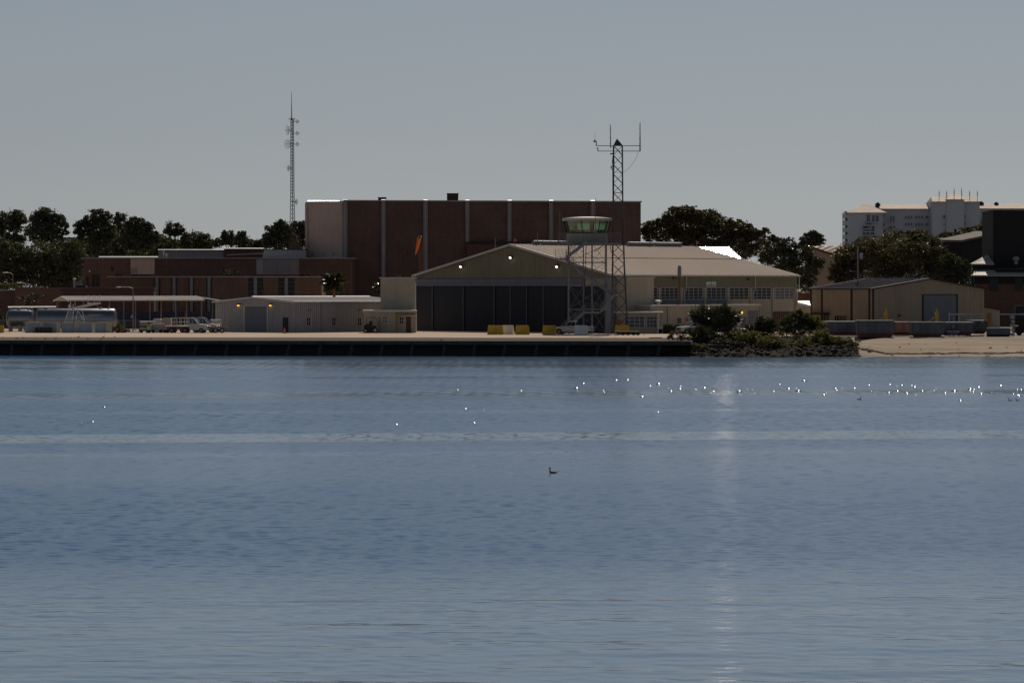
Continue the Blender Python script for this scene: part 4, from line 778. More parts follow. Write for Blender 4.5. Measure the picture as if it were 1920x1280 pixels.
# ---------------- tan warehouse, right
JF = Frame(1635, 545, R(62)); JF.A = Vector((-math.cos(R(50)), math.sin(R(50)), 0)); JF.B = Vector((math.cos(R(40)), math.sin(R(40)), 0)) ; JY = 545
JW = JF.lb(1845); JL = JF.la(1520); JE = Z(541.5, JY); JR = Z(523, JF(0, JW / 2, 0).y)
wh = thing('warehouse', 'tan metal warehouse with a dark roof and a large grey roll door behind the pontoons', 'warehouse', JF(JL / 2, JW / 2, GZ))
mb = MB(); mb.prism([JF(0, 0, GZ), JF(0, JW, GZ), JF(0, JW, JE), JF(0, JW / 2, JR), JF(0, 0, JE)], JF.A * JL); mb.build('wall', M['tan'], wh)
r0, r1 = JF.lb(1731), JF.lb(1793); mb = MB()
def jz(b): return JE + (JR - JE) * (1 - abs(b - JW / 2) / (JW / 2))
for k in range(1, 46):
    b = JW * k / 46
    if r0 - .1 < b < r1 + .1: continue
    mb.prism([JF(-.04, b - .05, GZ), JF(-.04, b + .05, GZ), JF(-.04, b + .05, jz(b) - .1), JF(-.04, b - .05, jz(b) - .1)], JF.A * .038)
for k in range(1, 40): a = JL * k / 40; JF.box(mb, a - .05, a + .05, -.04, -.003, GZ, JE - .1)
mb.build('siding_rib', M['tan'], wh, kind='stuff')
for sgn in (0, 1):
    b = -.35 if sgn == 0 else JW + .35; z = JE - .02; mb = MB(); mb.prism([JF(-.3, b, z + .12), JF(JL + .3, b, z + .12), JF(JL + .3, JW / 2, JR + .14), JF(-.3, JW / 2, JR + .14)], (0, 0, -.13)); rf = mb.build('roof', M['darkroof'], wh)
    mb = MB(); mb.bar(JF(-.35, b, z + .03), JF(-.35, JW / 2, JR + .05), .1, .2); mb.build('rake_trim', M['charcoal'], wh)
    if sgn == 0:
        mb = MB(); mb.bar(JF(-.3, b - .05, z + .02), JF(JL + .3, b - .05, z + .02), .12, .16); mb.build('gutter', M['charcoal'], wh)
        mb = MB()
        for k in range(1, 30): a = JL * k / 30; mb.bar(JF(a, b, z + .14), JF(a, JW / 2, JR + .16), .06, .06)
        mb.build('roof_seam', M['darkroof'], rf, kind='stuff')
for p in (1541.5, 1597, 1630.5):
    a = JF.la(p); mb = MB(); JF.box(mb, a - .18, a + .18, -.1, -.041, GZ, JE - .1); mb.build('downpipe', M['charcoal'], wh)
mb = MB(); JF.box(mb, -.1, -.041, .02, .35, GZ, JE - .1); mb.build('downpipe', M['charcoal'], wh); mb = MB(); JF.box(mb, JL - .3, JL + .05, -.1, -.041, GZ, JE - .1); mb.build('downpipe', M['charcoal'], wh)
mb = MB(); JF.box(mb, -.06, -.004, r0, r1, GZ + .02, Z(553.5, 552)); rd = mb.build('roll_door', M['rollup'], wh); mb = MB()
for k in range(1, 26): z = GZ + (Z(553.5, 552) - GZ) * k / 26; JF.box(mb, -.085, -.062, r0 + .02, r1 - .02, z - .03, z + .03)
mb.build('slat', M['rollup'], rd, kind='stuff')
mb = MB(); JF.box(mb, -.14, -.004, r1 + .02, r1 + .25, GZ, Z(553, 552)); JF.box(mb, -.14, -.004, r0 - .25, r0 - .02, GZ, Z(553, 552)); JF.box(mb, -.14, -.004, r0 - .25, r1 + .25, Z(553, 552) + .01, Z(551.8, 552)); mb.build('door_frame', M['charcoal'], wh)
jrz = math.atan2(-JF.A.y, -JF.A.x)
for p0, p1 in ((1545, 1554), (1566, 1587)):
    a0, a1 = JF.la(p1), JF.la(p0); c = JF((a0 + a1) / 2, -.006, Z(603, 552)); put_window(window(abs(a1 - a0), 1.0, 2 if p0 < 1560 else 4, 1, M['glass'], M['charcoal'], .07, .12), wh, c, jrz)
a0, a1 = JF.la(1556), JF.la(1522); mb = MB(); JF.box(mb, a0, a1, -1.4, -.105, Z(590, 555), Z(586, 555)); mb.build('awning', M['charcoal'], wh)
mb = MB(); b = JF.lb(1685); JF.box(mb, -.3, -.045, b - .2, b + .2, Z(593, 547), Z(590, 547)); mb.build('vent_box', M['dark'], wh)
b0, b1 = JW + .36, JF.lb(1883); mb = MB(); mb.prism([JF(1, b0, GZ), JF(1, b1, GZ), JF(1, b1, Z(582, 560)), JF(1, b0, Z(575, 560))], JF.A * 8); mb.build('lean_to_wall', M['tan'], wh); mb = MB(); mb.prism([JF(.7, b0, Z(575, 560) + .02), JF(.7, b1 + .2, Z(582, 560) + .02), JF(.7, b1 + .2, Z(580.5, 560)), JF(.7, b0, Z(573.5, 560))], JF.A * 8.5); mb.build('lean_to_roof', M['charcoal'], wh)
# ---------------- striped roof building
ib = thing('striped_roof_building', 'tall blank beige wall with a sloping pale standing seam roof behind the oak', 'building', G(1560, 615)); Y = 610
x0, x1 = X(1523, Y), X(1600, Y); zl, zr = Z(462.5, Y), Z(489.5, Y); zr2 = Z(462, Y + 16)
mb = MB(); mb.prism([(x0, Y, GZ), (x1, Y, GZ), (x1, Y, zr), (x0, Y, zl)], (0, 16, 0)); mb.build('wall', M['beige'], ib)
dx = (Vector((x1, Y, zr)) - Vector((x0, Y, zl))); 
bk = Vector((x1 - x0 + 6, 13, zl + .3 - zr)) ; n_ = 9
pts0 = Vector((x0 - .2, Y - .4, zl + .05)); pts1 = Vector((x1 + .2, Y - .4, zr - .05)); top0 = Vector((x0 - .2, Y + .2, zl + .1)); top1 = Vector((x1 + 9, Y + 15, zl + .5))
for k in range(n_ * 2):
    f0, f1 = k / (n_ * 2), (k + 1) / (n_ * 2); a, b = pts0.lerp(pts1, f0 + .006), pts0.lerp(pts1, f1 - .006); c, d = top0.lerp(top1, f1 - .006), top0.lerp(top1, f0 + .006)
    mb = MB(); mb.prism([a, b, c, d], (0, 0, -.14)); mb.build('roof_panel', M['silverroof'] if k % 2 else M['oldwood'], ib)
mb = MB(); mb.bar(pts0 - Vector((0, .1, .12)), pts1 - Vector((0, .1, .12)), .12, .3); mb.build('rake_trim', M['brickd'], ib)
# ---------------- condominium
cd = thing('condominium', 'long white condominium block with pale tiled roofs and a taller antenna tower far behind', 'apartment building', G(1760, 1515)); Y = 1500
def cbox(p0, p1, yt, y_, d, nm, mm): mb = MB(); mb.box(X(p0, y_), X(p1, y_), y_, y_ + d, GZ, Z(yt, y_)); return mb.build(nm, M[mm], cd)
w1 = cbox(1590, 1655.5, 399, Y, 26, 'wall', 'condo'); w2 = cbox(1655.8, 1748, 392, Y + 8, 20, 'wall', 'condo'); w3 = cbox(1748.3, 1794, 378, Y - 2, 24, 'tower_wall', 'condo'); w3b = cbox(1794.3, 1837, 378, Y + 1, 22, 'tower_wall', 'condo'); w4 = cbox(1837.3, 1990, 391.5, Y + 8, 20, 'wall', 'condo')
def hip(p0, p1, pr0, pr1, ye, yr, y_, d, nm='roof'):
    a, b = X(p0, y_), X(p1, y_); e = Z(ye, y_); r = Z(yr, y_ + d / 2); mb = MB()
    mb.add([(a, y_ - 1, e), (b, y_ - 1, e), (b, y_ + d, e), (a, y_ + d, e), (X(pr0, y_), y_ + d / 2, r), (X(pr1, y_), y_ + d / 2, r)], [(0, 1, 5, 4), (1, 2, 5), (2, 3, 4, 5), (3, 0, 4), (3, 2, 1, 0)]); return mb.build(nm, M['condoroof'], cd)
hip(1586, 1663, 1627, 1633, 398.6, 382.5, Y - 1, 26); hip(1650, 1750, 1652, 1749, 391.5, 383, Y + 7, 22); hip(1836, 1995, 1838, 1990, 391, 381.5, Y + 7, 22)
hip(1747.5, 1776, 1751, 1775, 378, 369.5, Y - 3, 20); hip(1774, 1809, 1788, 1808, 374, 364.5, Y - 3, 26); hip(1803, 1838, 1808, 1836, 378, 369, Y, 20)
cbox(1775, 1808, 374.5, Y - 2.4, 24, 'tower_wall', 'condo')
for p in (1761, 1775, 1789, 1803, 1818, 1832.5):
    mb = MB(); mb.tube(P(p, 378, Y + 1), P(p, 357 if p not in (1789, 1803) else 352, Y + 1), .13, .08, 5); mb.bar(P(p, 368, Y + 1), P(p, 360 if p not in (1789, 1803) else 356, Y + 1), .3); mb.build('antenna', M['darksteel'], cd)
for p0, p1, y0 in ((1649, 1657, 378), (1844, 1853, 376), (1874, 1881, 377)):
    mb = MB(); mb.box(X(p0, Y), X(p1, Y), Y + 14, Y + 18, Z(388, Y), Z(y0 + 2, Y)); o = mb.build('chimney', M['charcoal'], cd); mb = MB(); mb.box(X(p0 + 2, Y), X(p1 - 2, Y), Y + 15, Y + 17, Z(y0 + 2, Y) + .01, Z(y0, Y)); mb.build('cap', M['charcoal'], o)
def cwin(p0, p1, y0, y1, y_, mm='condowin'):
    mb = MB(); mb.box(X(p0, y_), X(p1, y_), y_ - .25, y_ - .02, Z(y1, y_), Z(y0, y_)); o = mb.build('window', M[mm], cd); mb = MB(); n = max(1, int((p1 - p0) / 5))
    for k in range(n + 1): x = X(p0 + (p1 - p0) * k / n, y_); mb.box(x - .2, x + .2, y_ - .4, y_ - .26, Z(y1, y_), Z(y0, y_))
    mb.build('frame', M['condo'], o)
    mb = MB(); mb.box(X(p0 - .5, y_), X(p1 + .5, y_), y_ - 1.6, y_ - .41, Z(y1 + 1.2, y_), Z(y1 - .2, y_)); mb.build('sill', M['condo'], o)
for a in ((1624, 1632, 403, 416), (1634, 1648, 404, 415.5), (1668, 1678, 405, 416), (1624, 1634, 418, 428), (1654, 1661, 419, 424), (1617, 1624, 424, 429), (1632, 1640, 424, 440), (1617, 1630, 432, 441), (1667, 1679, 424, 430)): cwin(*a, Y + (0 if a[0] < 1655 else 8))
for y0, y1 in ((405, 410), (418, 423.5), (430.5, 436), (443, 449)):
    for p0, p1 in ((1696, 1711), (1715.5, 1731), (1734.5, 1748)):
        if p0 == 1696 and y0 > 428: continue
        cwin(p0, p1, y0, y1, Y + 8, 'condowin')
for p0, p1, y0, y1 in ((1767.5, 1774, 403.5, 410), (1770, 1774, 418, 423), (1770, 1774, 430, 436)): cwin(p0, p1, y0, y1, Y - 2)
for p0, p1, y0, y1 in ((1803, 1811, 403, 409), (1803, 1811, 416, 423)): cwin(p0, p1, y0, y1, Y + 1)
cwin(1837.8, 1857, 403, 410, Y + 8, 'condo'); cwin(1838, 1857, 416, 423, Y + 8); cwin(1838, 1860, 429, 435, Y + 8)
for y in (400, 413, 426.5, 439.5, 452):
    mb = MB(); mb.box(X(1585, Y), X(1590, Y) - .02, Y + 2, Y + 12, Z(y + 1, Y), Z(y, Y)); bl = mb.build('balcony', M['condo'], cd); mb = MB(); mb.box(X(1585, Y), X(1585.4, Y), Y + 2, Y + 12, Z(y, Y) + .01, Z(y - 4, Y)); mb.box(X(1585.5, Y), X(1590, Y) - .03, Y + 2, Y + 2.2, Z(y, Y) + .01, Z(y - 4, Y)); mb.build('parapet', M['blueglass'], bl)
mb = MB(); mb.tube(P(1619, 421, Y - 1), P(1641, 421, Y - 1), .1); 
for y in (422, 434, 446): mb = MB(); mb.box(X(1616, Y), X(1640, Y), Y - 3, Y - .03, Z(y + 1.5, Y), Z(y, Y)); mb.build('balcony', M['condo'], cd)
# ---------------- dark buildings, far right
bt = thing('black_tower_block', 'tall blank black clad block at the right edge of the photo', 'building', G(1900, 600)); Y = 596
mb = MB(); mb.box(X(1862, Y), X(2010, Y), Y, Y + 14, GZ, Z(395, Y)); mb.build('wall', M['charcoal'], bt); mb = MB(); mb.box(X(1861, Y), X(2011, Y), Y - .2, Y + 14.2, Z(395, Y) + .003, Z(393.5, Y)); mb.build('coping', M['brownroof'], bt)
mb = MB(); mb.box(X(1862, Y), X(2010, Y), Y - 4, Y - .01, GZ, Z(504, Y)); mb.build('lower_wall', M['charcoal'], bt)
mb = MB(); mb.prism([(X(1820, Y - 6), Y - 6.5, Z(516, Y - 6)), (X(2010, Y - 6), Y - 6.5, Z(516, Y - 6)), (X(2010, Y), Y - .5, Z(503.5, Y)), (X(1842, Y), Y - .5, Z(503.5, Y))], (0, 0, -.2)); rf = mb.build('canopy_roof', M['silverroof'], bt); mb = MB()
for k in range(40): x = X(1823 + 4.6 * k, Y - 6); mb.bar((x, Y - 6.5, Z(515.9, Y - 6)), (x + 1.6 * max(0, 1 - k / 12), Y - .55, Z(503.4, Y)), .14, .1)
mb.build('rib', M['silverroof'], rf, kind='stuff')
mb = MB(); mb.prism([(X(1820, Y - 3), Y - 2, Z(494.5, Y - 3)), (X(1861.5, Y), Y - 2, Z(494.5, Y - 3)), (X(1861.5, Y), Y + 5, Z(478, Y)), (X(1858, Y), Y + 5, Z(478, Y))], (0, 0, -.2)); rf = mb.build('side_roof', M['silverroof'], bt); mb = MB()
for k in range(9): x = X(1823 + 4.4 * k, Y - 3); mb.bar((x, Y - 2, Z(494.4, Y - 3)), (X(1858 + k * .4, Y), Y + 5, Z(477.9, Y)), .14, .1)
mb.build('rib', M['silverroof'], rf, kind='stuff')
mb = MB(); mb.lathe(P(1905, 489, Y - 2.2), [(.3, -.6), (.34, .1), (.62, .15), (.62, .5), (.3, .75)], 10); mb.build('roof_vent', M['conc'], bt)
mb = MB(); mb.box(X(1820, Y), X(1861.8, Y), Y - 1.8, Y + 9, GZ, Z(496, Y)); mb.build('side_wall', M['charcoal'], bt)
mb = MB(); mb.box(X(1819, Y), X(2010, Y), Y - 5.6, Y - 4.05, Z(532, Y), Z(517.5, Y)); mb.build('upper_band', M['charcoal'], bt)
mb = MB(); mb.box(X(1821, Y), X(2009, Y), Y - 5.5, Y - 4.04, GZ, Z(532, Y) - .004); mb.build('brick_base', M['brick'], bt)
for p0, p1 in ((1855.5, 1871), (1903, 1917)): panel(bt, p0, p1, 522, 545, Y - 5.6, 'window', 'glass', .08, .075)
db = thing('dark_gabled_block', 'dark brown cladded block with a shallow brown roof behind the oak', 'building', G(1810, 640)); Y = 630
mb = MB(); mb.prism([(X(1745, Y), Y, GZ), (X(1801, Y), Y, GZ), (X(1801, Y), Y, Z(450, Y)), (X(1745, Y), Y, Z(449, Y))], (0, 12, 0)); mb.build('wall', M['charcoal'], db); mb = MB(); mb.prism([(X(1801.2, Y), Y + .5, GZ), (X(1870, Y), Y + 3, GZ), (X(1870, Y), Y + 3, Z(437.5, Y)), (X(1801.2, Y), Y + .5, Z(450, Y))], (0, 9, 0)); mb.build('side_wall', M['charcoal'], db)
mb = MB(); mb.prism([P(1742, 450, Y - .5), P(1803, 450, Y - .3), P(1872, 436, Y + 3), P(1832, 433, Y + 14), P(1772, 446, Y + 13)], (0, 0, -.4)); mb.build('roof', M['brownroof'], db)
# small gable shed, brick stub and red fence between hangar and warehouse
sg = thing('small_gable_shed', 'small cream shed with a shining white gable roof right of the hangar', 'shed', G(1492, 540)); Y = 535
x0, x1, xm = X(1467, Y), X(1520, Y), X(1486, Y); mb = MB(); mb.prism([(x0, Y, GZ), (xm + 1.6, Y, GZ), (xm + 1.6, Y, Z(573, Y)), (xm, Y, Z(566, Y)), (x0, Y, Z(573, Y))], (1.6, 5, 0)); mb.build('wall', M['cream'], sg)
mb = MB(); mb.box(xm + 1.65, x1, Y + .3, Y + 5, GZ, Z(573, Y)); mb.build('side_wall', M['cream'], sg)
mb = MB(); mb.prism([(xm - .1, Y - .2, Z(565.3, Y)), (xm + 1.8, Y - .3, Z(574, Y)), (x1, Y - .1, Z(574, Y)), (x1, Y + 2.2, Z(565.2, Y))], (0, 0, .12)); mb.build('roof', M['glare'], sg); mb = MB(); mb.prism([(x0 - .2, Y - .2, Z(573.5, Y)), (xm - .1, Y - .2, Z(565.3, Y)), (xm + 1.5, Y + 5, Z(565.3, Y)), (x0 + 1.4, Y + 5, Z(573.5, Y))], (0, 0, .12)); mb.build('roof', M['offwhite'], sg)
bs = thing('brick_stub_building', 'low brown brick building glimpsed between the hangar and the warehouse', 'building', G(1508, 570)); Y = 566
front_box(MB(), 1496, 1522, Y, 549, 7).build('wall', M['brick'], bs); mb = MB(); mb.prism([P(1494, 551, Y - .4), P(1522, 541, Y - .4), P(1523, 541, Y + 6), P(1495, 551, Y + 6)], (0, 0, .2)); mb.build('roof', M['brownroof'], bs); panel(bs, 1511, 1516, 550, 566, Y, 'door', 'hullred')
rf_ = thing('board_fence', 'rusty red board fence behind the round bushes', 'fence', G(1467, 510)); Y = 512; mb = MB()
for k in range(11):
    mb = MB(); x = X(1449 + 3.6 * k, Y); mb.box(x, x + .27, Y, Y + .06, GZ, Z(583.5, Y) + RNG.uniform(-.04, .04)); mb.build('board', M['brickd'], rf_)
mb = MB(); mb.box(X(1448, Y), X(1490, Y), Y + .07, Y + .15, Z(588, Y), Z(586.5, Y)); mb.build('rail', M['conc'], rf_)
# utility pole
up_ = thing('utility_pole', 'grey utility pole with a transformer can in front of the big oak', 'utility pole', G(1608, 560)); Y = 558
mb = MB(); mb.tube(G(1608.5, Y), P(1608.5, 462, Y), .15, .11, 8); mb.build('pole', M['conc'], up_); mb = MB(); mb.lathe(P(1615, 483, Y), [(.1, -.3), (.28, -.2), (.28, .6), (.1, .75)], 10); mb.bar(P(1608, 479, Y), P(1615, 479, Y), .12); mb.build('transformer', M['shed'], up_); mb = MB(); mb.bar(P(1594, 508, Y), P(1608, 509, Y), .1); mb.bar(P(1593, 508, Y), P(1597, 507.5, Y), .3, .18); mb.build('lamp_arm', M['conc'], up_)

# ================================================================== trees
up = Vector((0, 0, 1))
def leaves(blobs, total, size, seed, blade=False, clump=.30):
    r = np.random.default_rng(seed); vols = np.array([b[3] * b[5] for b in blobs]); outv = []
    for (cx_, cy_, cz_, rx, ry, rz), w in zip(blobs, vols / vols.sum()):
        n = max(40, int(total * w)); nc = max(10, int(n / 26)); u = r.normal(size=(nc, 3)); u /= np.linalg.norm(u, axis=1)[:, None]; rad = r.uniform(.25, 1.05, nc) ** .6 * np.where(r.random(nc) < .18, r.uniform(1.0, 1.3, nc), 1.0)
        cc = u * rad[:, None] * np.array([rx, ry, rz]) + np.array([cx_, cy_, cz_]); cs = r.uniform(.35, 1.3, nc) * clump * min(rx, rz)
        idx = r.integers(0, nc, n); d = r.normal(size=(n, 3)) * .62; p = cc[idx] + d * cs[idx][:, None] * np.array([1.3, 1.3, .7])
        ctr = np.array([cx_, cy_, cz_]); s = size * r.uniform(.5, 1.3, n)
        if blade:
            a = p - ctr; a /= np.linalg.norm(a, axis=1)[:, None] + 1e-6; a += r.normal(size=(n, 3)) * .45; a[:, 2] += .25; a /= np.linalg.norm(a, axis=1)[:, None]; L_, W_ = s * 1.6, s * .22
        else:
            a = r.normal(size=(n, 3)); a /= np.linalg.norm(a, axis=1)[:, None]; L_, W_ = s, s * .62
        b = np.cross(a, r.normal(size=(n, 3))); b /= np.linalg.norm(b, axis=1)[:, None] + 1e-6
        q_ = np.stack([p - a * (L_ / 2)[:, None], p + b * (W_ / 2)[:, None], p + a * (L_ / 2)[:, None], p - b * (W_ / 2)[:, None]], 1); outv.append(q_.reshape(-1, 3))
    return np.concatenate(outv)
def tree(name, label, cat, Y, pxblobs, total, size, mname, group=None, trunk=None, limbs=True, blade=False, clump=.30, base=None, fl=1.0, seed=0, depth=.8):
    r = np.random.default_rng(seed + int(pxblobs[0][0] * 7)); bl = []
    for k, (px, py, rx, ry) in enumerate(pxblobs):
        y_ = Y + (r.uniform(-.6, .6) * rx * Y / F if len(pxblobs) > 1 else 0); c = P(px, py, y_); bl.append((c.x, y_, c.z, rx * y_ / F * .98, rx * y_ / F * depth, ry * y_ / F * fl))
    for b in list(bl):                                   # smaller clumps that break the outline
        for _ in range(5):
            an = r.uniform(-.5, 3.64); f = r.uniform(.7, 1.0); s_ = r.uniform(.25, .48); bl.append((b[0] + math.cos(an) * f * b[3], b[1] + r.uniform(-.6, .6) * b[4], b[2] + math.sin(an) * f * b[5], b[3] * s_, b[4] * s_, b[5] * s_ * 1.1))
    bx_ = trunk[0] if trunk else pxblobs[0][0]; zb = GZ if base is None else base
    root = thing(name, label, cat, (X(bx_, Y), Y, zb), group); off = np.array(root.location)
    mb = MB(); tr = trunk[1] if trunk else .14
    tops = sorted(bl, key=lambda b: -b[2]); ztop = tops[0][2]; b0 = Vector((X(bx_, Y), Y, zb - .1)); tip = Vector((tops[0][0] * .6 + b0.x * .4, Y, ztop))
    fork = b0.lerp(tip, .45); mb.path([b0, b0.lerp(tip, .22) + Vector((r.normal() * tr * .5, 0, 0)), fork, b0.lerp(tip, .75), tip], tr, 7, .25); trk = mb.build('trunk', M['bark'], root)
    if limbs:
        mb = MB()
        for b in bl[:len(pxblobs)]:
            t = np.clip((b[2] - b[5] * .4 - zb) / max(.1, ztop - zb), .15, .9) * .85; s = b0.lerp(tip, t); e = Vector((b[0], b[1], b[2])); mid = s.lerp(e, .5) + Vector((0, 0, -.08 * (e - s).length)); mb.path([s, mid, e], tr * .45, 5, .3)
            for _ in range(4): u = Vector(r.normal(size=3)).normalized(); mb.path([e.lerp(s, .25), e + Vector((u.x * b[3] * .8, u.y * b[4] * .8, abs(u.z) * b[5] * .7))], tr * .16, 4, .4)
        mb.build('limb', M['bark'], trk)
    me = npmesh('crown', leaves(bl, total, size, seed + 11, blade, clump) - off, 4, M[mname]); link('crown', me, root); return root
PG = 'pines behind the left brick wings'
pines = [
 ('tall pine at the left edge of the photo with a flat dark top', 4, 680, [(2, 408, 16, 9), (-8, 425, 20, 12), (8, 425, 10, 8), (4, 445, 12, 10)], 3200),
 ('slender pine with two tufts, second from the left edge', 27, 670, [(28, 406, 17, 9), (38, 414, 9, 8), (20, 416, 10, 8), (29, 428, 12, 9), (22, 445, 12, 8), (34, 452, 14, 9)], 4200),
 ('broad domed pine, tallest at the left end of the tree line', 86, 660, [(88, 402, 20, 10), (74, 412, 17, 10), (101, 412, 18, 10), (64, 409, 8, 6), (116, 424, 10, 8), (80, 430, 26, 12), (122, 438, 8, 4), (104, 441, 12, 8), (60, 440, 14, 10), (88, 455, 22, 12)], 9500),
 ('tall pine with a rounded top left of the pale roof strip', 185, 665, [(183, 405, 16, 10), (170, 413, 12, 8), (198, 412, 13, 10), (158, 428, 16, 10), (146, 436, 8, 5), (188, 430, 22, 12), (206, 436, 14, 12), (165, 446, 22, 10), (190, 452, 18, 12)], 8500),
 ('narrow pine whose small top stands between two broad pines', 224, 700, [(225, 408, 10, 8), (226, 420, 12, 7), (216, 432, 12, 9), (230, 440, 14, 10), (222, 455, 14, 9)], 3600),
 ('wide pine with a stepped crown right of the narrow pine', 255, 665, [(256, 418, 15, 9), (243, 428, 14, 10), (272, 430, 14, 10), (252, 442, 22, 12), (284, 445, 14, 12), (270, 455, 24, 14), (238, 456, 14, 12)], 8500),
 ('small lone pine with an open ball shaped crown', 325, 690, [(325, 428, 15, 8), (317, 434, 10, 6), (337, 433, 9, 6), (326, 438, 12, 5)], 2200),
 ('wide dark low pine right of the lone pine', 364, 690, [(365, 446, 22, 10), (380, 452, 16, 10), (348, 455, 12, 8), (365, 462, 28, 10)], 4200),
 ('two headed pine above the rear block roof', 437, 690, [(428, 441, 11, 7), (451, 442, 10, 7), (440, 452, 22, 9), (460, 455, 12, 9), (418, 452, 8, 6)], 3600),
 ('dense dark pine left of the far radio mast', 525, 680, [(525, 424, 14, 8), (512, 432, 12, 9), (537, 432, 10, 9), (503, 446, 9, 10), (526, 446, 24, 13), (526, 458, 28, 10)], 6500),
 ('dark pine beside the brick hall wall', 562, 690, [(558, 428, 14, 9), (572, 426, 10, 9), (556, 444, 18, 12), (566, 456, 20, 10)], 4200)]
for lab, tx0, Y, bl, n in pines: tree('pine_tree', lab, 'pine tree', Y, bl, int(n * 1.7), .44, 'pine', PG, (tx0, .32), clump=.42, seed=int(tx0), fl=1.15)
UG = 'undergrowth trees below the pines'
und = [('dark rounded tree mass at the left edge below the pines', 5, [(4, 480, 34, 30), (20, 500, 40, 34), (0, 520, 40, 30)]), ('dark tree below the broad domed pine', 70, [(68, 478, 34, 26), (50, 500, 36, 30), (82, 510, 34, 28), (60, 526, 40, 22)]),
       ('dark tree directly left of the brick wing end', 128, [(118, 478, 32, 26), (140, 488, 20, 28), (128, 510, 30, 28), (110, 525, 36, 18)]), ('dark scrub tree behind the pale roof strip', 215, [(215, 472, 40, 12), (180, 474, 24, 14), (260, 474, 40, 12)]),
       ('low dark tree beneath the lone pine', 312, [(312, 460, 26, 10), (340, 462, 24, 10), (396, 458, 16, 9), (408, 455, 12, 8)]), ('dark tree filling the line between the stepped pine and the lone pine', 296, [(296, 452, 24, 12), (310, 460, 20, 12), (280, 462, 26, 14)]), ('dark tree mass under the tall rounded pine left of the pale roof strip', 160, [(162, 462, 30, 16), (190, 466, 34, 14), (140, 470, 16, 14), (230, 464, 30, 14)]), ('low dark tree left of the dense pine', 478, [(482, 458, 18, 7), (470, 461, 20, 8), (495, 458, 10, 9)])]
for lab, tx0, bl in und: tree('undergrowth_tree', lab, 'tree', 640 if tx0 < 150 else 700, bl, 14000 if tx0 < 150 else 6500, .42, 'bush', UG, (tx0, .2), clump=.4, seed=int(tx0))
tree('young_tree', 'small sparse tree in front of the brick front wing by the silver tank', 'tree', 548, [(60, 560, 22, 8), (44, 563, 10, 7), (74, 557, 10, 6), (60, 569, 12, 5)], 1100, .3, 'glossy', None, (60, .1), seed=3)
tree('roadside_tree', 'yellow green low tree at the left edge behind the front wing', 'tree', 585, [(18, 536, 18, 5), (4, 539, 12, 5)], 1500, .35, 'scrub', None, (12, .12), seed=4)
tree('oak_tree', 'huge spreading oak rising behind the hangar ridge right of the brick hall', 'oak tree', 640, [(1285, 402, 34, 14), (1262, 412, 22, 14), (1318, 412, 30, 16), (1300, 422, 62, 22), (1245, 432, 36, 18), (1216, 438, 16, 14), (1350, 426, 30, 16), (1384, 432, 28, 16), (1340, 446, 60, 18), (1400, 436, 12, 12), (1410, 455, 26, 22), (1270, 450, 60, 14), (1430, 436, 12, 9), (1375, 470, 40, 22)], 60000, .42, 'oak', None, (1310, .6), clump=.34, seed=21)
tree('magnolia_tree', 'glossy leaved tree filling the gap right of the hangar roof', 'tree', 600, [(1452, 462, 22, 16), (1478, 462, 22, 14), (1505, 472, 22, 14), (1460, 488, 34, 20), (1500, 500, 34, 24), (1480, 520, 34, 20), (1516, 528, 16, 24), (1440, 480, 16, 16)], 26000, .36, 'glossy', None, (1480, .35), clump=.32, seed=22)
tree('pine_tree', 'single dark pine top above the glossy leaved tree', 'pine tree', 690, [(1522, 441, 12, 6), (1512, 448, 12, 6), (1534, 448, 11, 6), (1522, 456, 20, 8), (1505, 460, 10, 5)], 4500, .6, 'pine', None, (1522, .3), clump=.42, seed=23)
tree('live_oak', 'broad dense live oak behind the tan warehouse roof', 'oak tree', 585, [(1690, 448, 40, 16), (1640, 462, 34, 18), (1720, 452, 30, 18), (1670, 470, 70, 26), (1740, 474, 26, 26), (1600, 490, 30, 26), (1700, 496, 60, 28), (1640, 504, 60, 24), (1580, 508, 22, 26), (1755, 500, 20, 24), (1568, 526, 14, 14)], 50000, .4, 'oak', None, (1670, .55), clump=.34, seed=24)
tree('magnolia_tree', 'smaller round glossy leaved tree right of the live oak', 'tree', 580, [(1788, 494, 22, 16), (1800, 508, 20, 18), (1778, 512, 18, 18), (1810, 500, 9, 12), (1795, 524, 22, 12)], 13000, .34, 'glossy', None, (1792, .25), clump=.32, seed=25)
tree('distant_tree', 'olive treetop showing over the dark gabled block before the condominium', 'tree', 690, [(1830, 431, 34, 7), (1852, 430, 20, 7), (1800, 438, 28, 5), (1775, 442, 16, 4)], 4200, .55, 'oak', None, (1830, .3), clump=.4, seed=26)
for lab, a in (('low bush on the wing roof line left of the slit windows', (432, 511, 17, 6)), ('low bush behind the wing roof right of the grey panels', (572, 517, 11, 3)), ('dark bush at the left edge of the carport yard', (-2, 596, 8, 14))):
    tree('shrub', lab, 'shrub', 583 if a[1] < 540 else 515, [a], 1100, .26, 'glossy', None, (a[0], .08), seed=int(a[1]))
